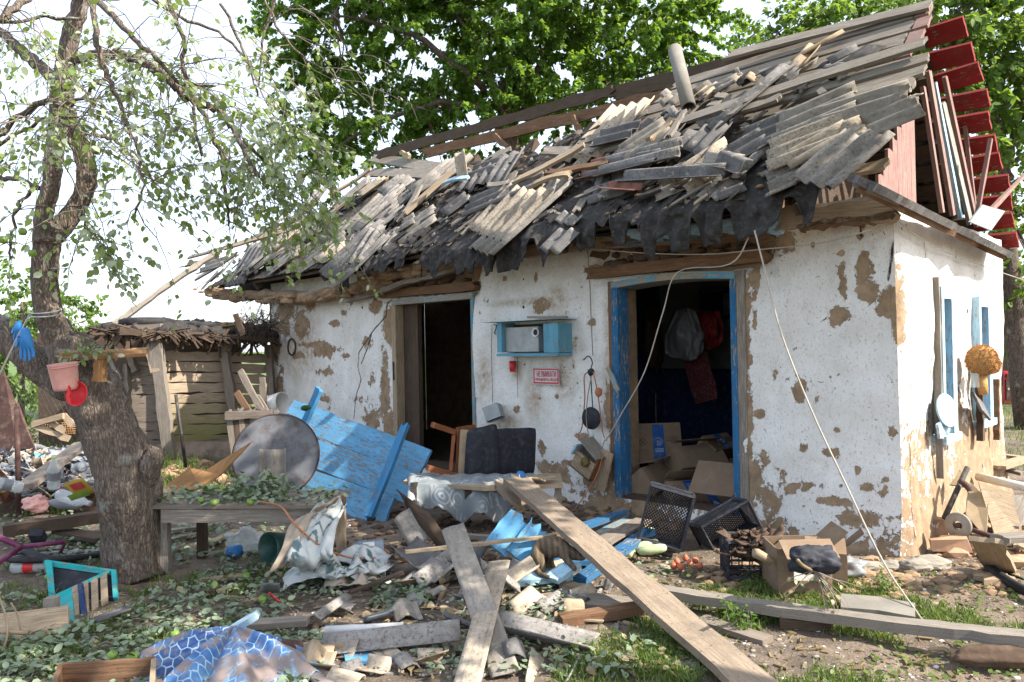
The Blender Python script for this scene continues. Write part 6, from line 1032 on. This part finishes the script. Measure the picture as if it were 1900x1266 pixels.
for q in (('dark brown bottle with a yellow label leaning in the heap near the rusty pole',18,930,.3,.34,.055,(-.2,-.3,1),'brown_bottle','dark_metal','moss'),('clear bottle with green cap standing on the heap',100,905,.5,.26,.045,(.2,-.3,.9),'clear','zucchini','bag'),('clear bottle lying across the middle of the heap',110,918,.5,.28,.045,(1,-.3,-.2),'clear','white',None),('brown bottle with orange band at the right of the heap behind the trunk',178,915,.4,.26,.05,(-.8,-.3,.2),'brown_bottle','red_plastic','orange_wood'),('milky white bottle lying at the foot of the heap',150,935,.35,.25,.045,(-1,-.2,.1),'bag','glove',None),('clear cola bottle with a red label lying on the leaves left of the teal box',25,1052,.05,.3,.045,(1,-.05,.02),'clear','red_plastic','red_plastic'),('clear bottle with blue cap at the left end of the heap',40,905,.5,.25,.045,(-.5,-.6,.3),'clear','glove','bag'),('small clear bottle on top of the heap under the slanting plank',140,870,.62,.22,.04,(.7,-.5,.2),'clear','white','bag')): bottle(*q)
tub = root('ice_cream_tub', 'yellow and green printed packet lying on top of the trash heap', 'packet', G(145, 900, .5)); pc = G(147, 905, .62); obj('packet', box(MB(), pc, nz(V3(1, -.2, .3))*.075, nz(V3(.3, .5, -.8))*.01, nz(V3(-.2, -.6, .7))*.06), M['yellow'], tub); obj('printed_patch', box(MB(), pc+V3(0, -.02, .012), nz(V3(1, -.2, .3))*.045, nz(V3(.3, .5, -.8))*.004, nz(V3(-.2, -.6, .7))*.025), M['red_print'], tub); obj('printed_edge', box(MB(), pc+V3(-.0, -.006, -.05), nz(V3(1, -.2, .3))*.076, nz(V3(.3, .5, -.8))*.011, nz(V3(-.2, -.6, .7))*.014), M['apple'], tub)
put('cloth_scrap', 'pink cloth scrap lying on the trash heap', 'cloth', sack(G(68, 935, .52), .07, 21, (1.1, .8, .7)), 'pink'); put('plank', 'grey plank slanting across the trash heap to the tree', 'plank', board(G(45, 905, .45), D(155, 822, 7.2), .16, .04, V3(0, -1, 1)), 'shed_grey')
put('rusty_sheet', 'tall dark rusty metal sheet standing at the left edge', 'metal sheet', gsolid([[D(-20, 690, 8.0), D(-20, 890, 7.9)], [D(8, 690, 8.0), D(12, 885, 7.9)], [D(28, 745, 8.0), D(40, 872, 7.9)], [D(34, 748, 8.02), D(74, 855, 7.9)]], .015, smooth=False), 'rust'); put('rusty_pole', 'rusty upright pipe standing in front of the dark metal sheet', 'pole', tube([D(31, 755, 6.6), D(35, 955, 6.6)], .022, 8), 'rust'); put('iron_stake', 'thin dark iron stake standing between the tree and the shed', 'stake', tube([D(326, 732, 7.6), D(345, 868, 7.6)], .016, 6), 'dark_metal')
pf = root('pallet', 'low frame of pale boards with wicker lying behind the heap', 'pallet', G(100, 830)); 
for a, b in (((60,788),(118,772)),((64,790),(128,815)),((118,772),(136,790)),((90,782),(120,800))): obj('board', board(D(*a, 9), D(*b, 8.9), .07, .03, V3(0, -1, .3)), M['tan_wood'], pf)
mb = MB()
for i in range(14): tube([D(80+i*4, 785, 9.05), D(80+i*4.3, 806, 9.05)], .006, 4, mb)
for i in range(6): tube([D(78, 786+i*4, 9.05), D(140, 784+i*4, 9.05)], .006, 4, mb)
obj('wicker', mb, M['orange_wood'], pf, kind='stuff')
mb = MB()
for i in range(-6, 22): tube([D(-30+i*9, 700, 9.6), D(-30+(i+7)*9, 830, 9.6)], .003, 3, mb); tube([D(-30+(i+7)*9, 700, 9.6), D(-30+i*9, 830, 9.6)], .003, 3, mb)
fn_ = root('wire_fence', 'thin chain link fence behind the trash heap at the left', 'fence', G(70, 850)); obj('mesh', mb, M['dark_metal'], fn_); obj('post', tube([D(168, 690, 9.6), D(170, 840, 9.6)], .03, 8), M['concrete'], fn_); obj('post', tube([D(-10, 690, 9.6), D(-10, 850, 9.6)], .03, 8), M['concrete'], fn_)
plk('long dark metal edged beam lying before the trash heap', (8, 985), (192, 958), .12, .09, 'dark_wood', .1, .14); plk('short dark board behind the trunk under the beam', (110, 985), (192, 1000), .14, .03, 'dark_wood', .04, .04)
for q in (('grey board in the shade under the low table', (315, 985), (400, 975), .08, 'grey_wood'), ('light slanting board end behind the table leg', (390, 1008), (440, 985), .07, 'tan_wood'), ('second grey board in the shade under the table', (320, 1000), (385, 988), .06, 'shed_grey'), ('pale lath lying on the leaves under the table edge', (370, 1078), (448, 1068), .04, 'tan_wood'), ('dark thin stick on the leaves below the table', (360, 1100), (400, 1098), .03, 'dark_wood')): plk(q[0], q[1], q[2], q[3], .025, q[4])
by = root('bicycle', 'purple bicycle lying on the leaves at the left edge', 'bicycle', G(60, 1035)); wc = G(110, 1030, .06); axw = nz(V3(-.05, .25, 1)); obj('tyre', tube([wc+V3(.31*cos(a), .31*sin(a), -.05*sin(a)) for a in np.linspace(0, 2*pi, 40)], .02, 8), M['rubber'], by); obj('rim', tube([wc+V3(.285*cos(a), .285*sin(a), -.045*sin(a)) for a in np.linspace(0, 2*pi, 40)], .008, 6), M['grey_metal'], by)
for k in range(14): a = k*2*pi/14; obj('spoke', tube([wc+V3(0, 0, .02), wc+V3(.285*cos(a), .285*sin(a), -.045*sin(a))], .0015, 3), M['grey_metal'], by)
for a, b, r in (((-30, 985, .3), (40, 1015, .2), .02), ((40, 1015, .2), (120, 1006, .2), .016), ((40, 1015, .2), (-40, 1070, .1), .018), ((120, 1008, .16), (112, 1026, .08), .012)): obj('frame_tube', tube([G(a[0], a[1], a[2]), G(b[0], b[1], b[2])], r, 10), M['purple'], by)
obj('pedal', box(MB(), G(70, 995, .22), V3(.05, 0, 0), V3(0, .012, .02), V3(0, -.02, .03)), M['black'], by); put('hose', 'thick black rubber hose curving over the leaves at the left', 'hose', tube(smooth_path([G(48, 1022, .08), G(80, 1038, .06), G(120, 1040, .05), G(150, 1032, .04)], 5), .035, 10), 'rubber')
# bucket, lid, gloves, shelf on the tree
bk = root('pink_bucket', 'small faded pink plastic bucket hanging on the trunk', 'bucket', D(122, 722, 4.6)); c = D(123, 723, 4.6); obj('body', lathe([(0, 0), (.066, 0), (.07, .02), (.082, .155), (.085, .16), (.079, .16), (.066, .02), (0, .015)], c, nz(V3(-.06, -.12, 1)), 32), M['pink'], bk); obj('handle', tube(smooth_path([c+V3(-.08, -.02, .15), c+V3(-.02, -.1, .13), c+V3(.06, -.08, .14), c+V3(.08, -.0, .15)], 5), .004, 6), M['pink'], bk)
rl = root('red_scoop', 'bright red round plastic scoop hanging below the pink bucket', 'scoop', D(140, 755, 4.62)); c = D(143, 731, 4.6); nr = nz(V3(-.2, -1, .15)); obj('bowl', lathe([(0, -.02), (.04, -.016), (.066, 0), (.076, .012), (.077, .003), (.05, -.02)], c, nr, 32), M['red_plastic'], rl); obj('handle', board(D(126, 715, 4.55), D(130, 748, 4.55), .022, .012, nr), M['red_plastic'], rl)
gw = D(42, 595, 4.6)
def glove(lab, c, s, lean):
    vs = [c, c+V3(lean*.2, 0, -.06)*s, c+V3(lean*.5, 0, -.12)*s]; ed = [(0, 1), (1, 2)]; rd_ = [.028*s, .04*s, .045*s]
    for k, (dx, L) in enumerate([(-.035, .085), (-.012, .1), (.012, .095), (.035, .075)]): b0 = len(vs); vs += [c+V3(dx+lean*.5, .0, -.15)*s, c+V3(dx*1.2+lean*.6, .004*k, -.15-L*.5)*s, c+V3(dx*1.3+lean*.7, 0, -.15-L)*s]; ed += [(2, b0), (b0, b0+1), (b0+1, b0+2)]; rd_ += [.013*s, .012*s, .009*s]
    b0 = len(vs); vs += [c+V3(-.05+lean*.3, -.01, -.1)*s, c+V3(-.065+lean*.4, -.02, -.15)*s]; ed += [(1, b0), (b0, b0+1)]; rd_ += [.014*s, .01*s]
    skin('rubber_glove', vs, ed, rd_, 'glove', None, 2, label=lab, cat='glove')
glove('blue rubber glove with long fingers hanging from the tree wire', D(46, 606, 4.55), .85, .02); glove('shorter crumpled blue rubber glove tied at the wire knot', D(36, 594, 4.6), .55, -.03)
put('hanging_line', 'white cord running from the tree wire down to the left edge', 'cord', tube([D(55, 585, 4.7), D(40, 610, 4.6), D(-8, 710, 4.4)], .006, 6), 'rope')
tsf = root('tree_shelf', 'small brown board shelf nailed on the trunk beside the bucket', 'shelf', D(200, 700, 4.8)); obj('board', board(D(110, 662, 4.75), D(272, 653, 4.85), .09, .022, nz(V3(0, -.5, 1)), rough=.002), M['orange_wood'], tsf); obj('board', board(D(105, 655, 4.85), D(190, 662, 4.9), .1, .03, nz(V3(0, -.3, 1))), M['shed_grey'], tsf); obj('bracket', board(D(188, 663, 4.8), D(184, 708, 4.8), .06, .05, V3(0, -1, 0)), M['orange_wood'], tsf)
cr3 = Crown()
for k in range(12): cr3.twig(D(125+RG.random()*70, 655, 4.75), V3(RG.normal(), RG.normal()*.5, .3), .1, 8, .8, .045, .003)
rt = root('leaf_sprig', 'sprig of limp leaves lying on the small tree shelf', 'sprig', D(150, 655, 4.8)); cr3.build('foliage', 'apple_leaf', rt)
# leaning tools by the shed
for a, b, lb in (((446,688,8.6),(500,790,8.2),'grey board leaning tallest between the shed and the lid'),((440,728,8.5),(480,795,8.2),'short brown pole leaning left of the tall grey board'),((478,738,8.6),(515,800,8.3),'short dark board leaning right of the tall grey board'),((487,700,9),(490,760,9),'thin black upright bar behind the leaning boards')): put('leaning_board', lb, 'board', board(D(*a), D(*b), .07, .035, V3(0, -1, 0)), 'brown_wood' if 'brown' in lb else 'shed_grey')
lf = root('low_fence', 'low dark broken board fence piece behind the metal lid', 'fence', G(460, 850)); 
for k in range(9): obj('slat', board(D(424+k*11, 752+RG.random()*8, 8.2), D(436+k*10, 860, 8.1), .06, .02, V3(0, -1, 0), ends=(.03, 0)), M['dark_wood' if k % 2 else 'shed_grey'], lf)
obj('rail', board(D(418, 772, 8.15), D(505, 768, 8.15), .08, .03, V3(0, -1, 0)), M['shed_grey'], lf); put('white_bucket', 'white bucket lying beside the cottage left corner', 'bucket', lathe([(0, 0), (.12, 0), (.14, .25), (.13, .25), (.11, .02)], D(495, 755, 9.2), nz(V3(1, -.4, .2)), 24), 'white')
# ---- teal box, plank, wooden box, tarp
tbx = root('teal_box', 'broken teal painted wooden box with yellow slats on the leaves', 'box', G(150, 1165)); g4 = lambda q, nm, mt, th=.018: obj(nm, gsolid([[D(*q[0]), D(*q[3])], [D(*q[1]), D(*q[2])]], th, smooth=False), M[mt], tbx)
g4([(88,1048,4.75),(212,1066,4.7),(214,1118,4.55),(96,1122,4.6)], 'back_panel', 'black'); g4([(84,1040,4.74),(214,1059,4.69),(214,1067,4.69),(84,1048,4.74)], 'top_edge', 'teal', .03); g4([(84,1042,4.72),(97,1044,4.72),(104,1128,4.5),(92,1122,4.5)], 'side_edge', 'teal', .03); g4([(207,1060,4.68),(216,1060,4.68),(219,1112,4.5),(211,1112,4.5)], 'side_edge', 'teal', .03); g4([(100,1079,4.68),(180,1090,4.66),(180,1094,4.66),(100,1083,4.68)], 'dirt_ledge', 'orange_wood', .02)
g4([(104,1106,4.45),(134,1093,4.5),(140,1165,4.2),(128,1180,4.15)], 'side_panel', 'teal')
for k in range(4): u = 134+k*17.5; v = 1091-k*8; g4([(u,v,4.5+k*.05),(u+12,v-5,4.52+k*.05),(u+14,v+58-k*3,4.3+k*.05),(u+2,v+66-k*3,4.27+k*.05)], 'slat', 'tan_wood')
g4([(145,1085,4.5),(153,1082,4.5),(162,1150,4.27),(154,1154,4.27)], 'slat', 'inner_blue'); g4([(102,1104,4.42),(201,1058,4.68),(203,1063,4.68),(104,1110,4.42)], 'rim_board', 'teal', .025)
put('plank', 'wide weathered plank standing on edge at the bottom left', 'plank', gsolid([[D(-20, 1142, 4.05), D(-20, 1212, 3.9)], [D(50, 1135, 4.08), D(50, 1200, 3.95)], [D(128, 1126, 4.12), D(127, 1180, 4.0)]], .025, smooth=False), 'tan_wood')
put('grey_block', 'small grey block behind the standing plank end', 'block', box(MB(), D(96, 1120, 4.2), V3(.03, 0, 0), V3(0, .03, 0), V3(0, 0, .035)), 'stone')
mb = MB(); tube(smooth_path([D(-5, 1100, 3.9), D(10, 1140, 3.85), D(14, 1170, 3.8), D(8, 1200, 3.8), D(-10, 1230, 3.8)], 4), .006, 5, mb); tube([D(-10, 1172, 3.8), D(52, 1174, 3.85)], .012, 6, mb); tube(smooth_path([D(20, 1118, 3.85), D(32, 1140, 3.85), D(38, 1172, 3.85)], 4), .004, 5, mb)
put('dry_branch', 'bare dry twig leaning on the plank at the bottom left', 'branch', mb, 'tan_wood')
wb = root('wooden_box', 'shallow rough wooden box at the bottom left edge of the view', 'box', G(190, 1262)); z = .12
wq = [hit(u, v, V3(0, 0, z), ZZ) for u, v in ((112, 1235), (285, 1222), (300, 1262), (90, 1300))]
for a, b, mt in ((wq[0], wq[1], 'brown_wood'), (wq[1], wq[2]+V3(.05, -.2, 0), 'tan_wood'), (wq[0], wq[3], 'brown_wood'), (wq[3], wq[2], 'brown_wood')): obj('side_board', board(a-ZZ*.05, b-ZZ*.05, .11, .02, np.cross(nz(b-a), ZZ)), M[mt], wb)
obj('bottom_board', gsolid([[wq[0]-ZZ*.11, wq[3]-ZZ*.11], [wq[1]-ZZ*.11, wq[2]-ZZ*.11]], .01, smooth=False), M['dark_wood'], wb)
n1, n2 = 90, 60; P = np.zeros((n1, n2, 3)); cT = G(430, 1262)
for i in range(n1):
    for j in range(n2):
        a = pi*(1.0+i/(n1-1)*1.02)-.12; r = j/(n2-1); apx = V3(cT[0]-.08, cT[1]+.26, .15); R_ = .44 if a < 1.5*pi else .54
        rim_ = V3(cT[0]-.05+cos(a)*R_*1.0, cT[1]+.12+sin(a)*R_*.75, .02); fold = .05*sin(a*9)*r**.7+.025*sin(a*21+1)*r; q = apx*(1-r)+rim_*r; q = q+V3(0, 0, fold*.8+.03*sin(r*pi)*1.0+.02*(fbm(np.array([[q[0]*9, q[1]*9]]), 3)[0]-.5)); P[i, j] = q
P[..., 2] = np.maximum(P[..., 2], .012); _a, _r = np.meshgrid(np.linspace(0, 2.6, n1), np.linspace(0, .62, n2), indexing='ij'); uv = np.stack([_r*np.cos(_a), _r*np.sin(_a)], -1)
put('blue_tarp', 'crumpled dusty blue and white plastic tarp with a honeycomb print', 'tarp', gsolid(P, .003, uv=uv), 'tarp')
put('white_tube', 'torn white and blue plastic tube standing out behind the tarp', 'tube', gsolid([[D(490+i*2+10*cos(a), 1192+i*13+6*sin(a)+i*.6, 3.75-.03*i-.03*sin(a)) for a in np.linspace(.2, 5.2, 10)] for i in range(6)], .003), 'white'); put('blue_roll', 'rolled blue plastic edge right of the tarp', 'plastic roll', tube([G(525, 1215, .06), G(575, 1248, .05), G(625, 1285, .04)], [.02, .03, .035], 12, flat=.6), 'tarp')
put('rusty_can', 'rusty round metal can end half buried behind the tarp', 'can', lathe([(0, 0), (.05, 0), (.055, .1), (.05, .1), (.045, .01)], G(560, 1210, .04), nz(V3(-1, -.3, .2)), 20), 'rust')
put('clear_bag', 'crumpled clear plastic bag in the shade under the low table', 'bag', sack(G(455, 1005, .09), .11, 31, (1.2, .7, .8)), 'clear'); put('tin_can', 'small blue tin can lying under the low table', 'can', lathe([(0, 0), (.04, 0), (.04, .09), (0, .09)], G(425, 1025, .04), nz(V3(1, -.2, .2)), 20), 'glove')
# ---- right side of the cottage
tdp = SP(1822, 668, .14); td = root('plush_toy', 'orange brown plush toy hanging head out of the far side window', 'plush toy', tdp-ZZ*.3)
obj('head', lump(tdp, .11, 3, .05, 4, 30, sc3=(1, 1, 1.1)), M['plush'], td); ec = SP(1843, 676, .18); obj('ear', lump(ec, .062, 4, .05, 3, 30, sc3=(.9, .6, 1.0)), M['plush'], td); obj('ear_lining', lump(ec+V3(-.02, -.03, 0), .036, 4, .03, 2, 9, sc3=(.8, .5, 1)), M['plush_grey'], td)
obj('arm', tube([tdp+V3(0, .02, -.1), tdp+V3(-.01, -.01, -.2), tdp+V3(-.01, -.03, -.28)], [.045, .04, .035], 12, lump=.03), M['plush'], td)
nf = 5200; q = RG.normal(size=(nf, 3)); q /= np.linalg.norm(q, axis=1, keepdims=True); wc_ = RG.random(nf); B = np.where((wc_ < .72)[:, None], tdp+q*V3(.11, .11, .121), ec+q*V3(.056, .037, .062)); Dq = q+V3(0, 0, -.5)+RG.normal(size=(nf, 3))*.35; X = perp(Dq/np.linalg.norm(Dq, axis=1, keepdims=True))*.0025
V = np.stack([B-X, B+X, B+Dq*.013+X*.3, B+Dq*.013-X*.3], 1).reshape(-1, 3); i4 = np.arange(nf)[:, None]*4; npobj('fur', V, i4+[0, 1, 2, 3], M['plush'], td, kind='stuff')
put('blue_plastic_lid', 'pale blue rounded plastic panel hanging at the near side window sill', 'panel', lathe([(0, .0), (.1, .004), (.125, .012), (.13, .004), (.12, -.008), (0, -.012)], SP(1756, 762, .08), nz(XH-.25*YH+.2*ZZ), 24), 'white_blue'); put('grey_board', 'pale loose board hanging below the near side window', 'board', board(SP(1748, 780, .06), SP(1753, 812, .07), .26, .02, XH, ends=(0, .08)), 'white_blue'); put('dark_tile', 'dark grey tile piece standing on the far window sill', 'tile', board(SP(1812, 745, .1), SP(1830, 765, .1), .16, .02, XH+ZZ*.5), 'slate_dark'); put('clear_jar', 'broken clear plastic container under the plush toy', 'container', box(MB(), SP(1812, 705, .1), XH*.03, YH*.06, ZZ*.06), 'clear')
def rg(u, v, h=0): return G(u, v, h)
for q in (((1733, 972), (.09, .07, .07), 'sunlit clay brick standing on another at the side wall foot', .1), ((1762, 1010), (.13, .07, .06), 'large clay brick lying in front of the side wall', .05), ((1700, 1050), (.1, .06, .05), 'rounded stone at the house corner foot', .03), ((1725, 1045), (.14, .08, .05), 'broad flat stone right of the house corner', .02), ((1600, 1052), (.16, .05, .04), 'long flat stone at the foot of the right front wall', .02), ((1650, 1050), (.08, .05, .04), 'small stone by the corner foot', .02)):
    put('brick' if 'brick' in q[2] else 'stone', q[2], 'brick' if 'brick' in q[2] else 'stone', (box(MB(), rg(*q[0], q[3]), V3(q[1][0]*.85, -.03, .01), V3(.02, q[1][1]*.8, 0), V3(0, .01, q[1][2]*.75), .012) if 'brick' in q[2] else lump(rg(*q[0], q[3]), 1, int(q[0][0]) % 40, .3, 3, 4.5, sc3=q[1], flat=True)), 'brick' if 'brick' in q[2] else 'stone')
cart = root('cart', 'overturned old cart frame with a bent rusty tube and small wheel', 'cart', rg(1790, 1000)); obj('bent_tube', tube(smooth_path([D(1780, 890, 5.6), D(1800, 910, 5.55), D(1808, 945, 5.5), D(1790, 962, 5.45), D(1835, 985, 5.3), D(1850, 975, 5.3)], 6), .022, 10), M['rust'], cart); obj('leg_tube', tube([D(1795, 868, 5.7), D(1752, 962, 5.5)], .02, 8), M['dark_metal'], cart); wq_ = D(1778, 975, 5.3); obj('wheel', lathe([(.03, -.012), (.085, -.012), (.092, 0), (.085, .012), (.03, .012)], wq_, nz(V3(-.8, -.6, .1)), 24), M['stone'], cart); obj('hub', lathe([(0, -.02), (.02, -.02), (.02, .02), (0, .02)], wq_, nz(V3(-.8, -.6, .1)), 12), M['rust'], cart); obj('axle', tube([wq_, D(1870, 1005, 5.1)], .018, 8), M['rust'], cart)
for q, lb, mt in ((((1782,872,5.8),(1800,890,5.75),(1795,905,5.7),(1762,900,5.75)), 'small yellow brown panel leaning at the side wall', 'slip'), (((1800,895,5.6),(1835,930,5.4),(1830,1000,5.2),(1792,955,5.4)), 'yellow brown curved panel standing in the cart frame', 'slip'), (((1815,895,5.5),(1875,915,5.4),(1900,1000,5.2),(1850,1010,5.2)), 'large pale panel leaning on the cart at the right edge', 'tan_wood')): put('panel', lb, 'panel', gsolid([[D(*q[0]), D(*q[3])], [D(*q[1]), D(*q[2])]], .015, smooth=False), mt)
for q in (((1830, 1000), (1858, 1058), .16, 'tan_wood', .35, .02, 'weathered board leaning down from the cart'), ((1810, 1075), (1878, 1072), .14, 'tan_wood', .03, .03, 'short yellowish board lying on the soil right of the corner'), ((1850, 1000), (1915, 995), .12, 'grey_wood', .35, .35, 'grey board across the cart at the right edge'), ((1790, 850), (1900, 880), .09, 'grey_wood', .25, .2, 'pale grey pole lying on the rubble behind the cart'), ((1850, 868), (1905, 850), .12, 'tan_wood', .3, .3, 'weathered board on the rubble at the right edge'), ((1868, 980), (1895, 920), .14, 'grey_wood', .15, .3, 'upright grey board end at the right edge'), ((1820, 840), (1900, 850), .1, 'tan_wood', .15, .15, 'far tan board on the rubble along the wall')): plk(q[6], q[0], q[1], q[2], .03, q[3], q[4], q[5], ends=(.04, .03))
put('hose', 'thick black hose running out to the right edge of the yard', 'hose', tube(smooth_path([G(1820, 1030, .1), G(1845, 1060, .05), G(1880, 1085, .04), G(1930, 1110, .04)], 5), .03, 10), 'rubber'); put('white_pipe', 'pale round pipe lying on the rubble behind the cart', 'pipe', tube([G(1815, 885, .3), G(1905, 905, .3)], .035, 12), 'paper')
put('black_cable', 'loose dark thin cable curling on the soil right of the cart', 'cable', tube(smooth_path([G(1840, 1020, .04), G(1870, 1045, .03), G(1860, 1060, .02), G(1900, 1075, .02)], 5), .008, 6), 'black_wire')
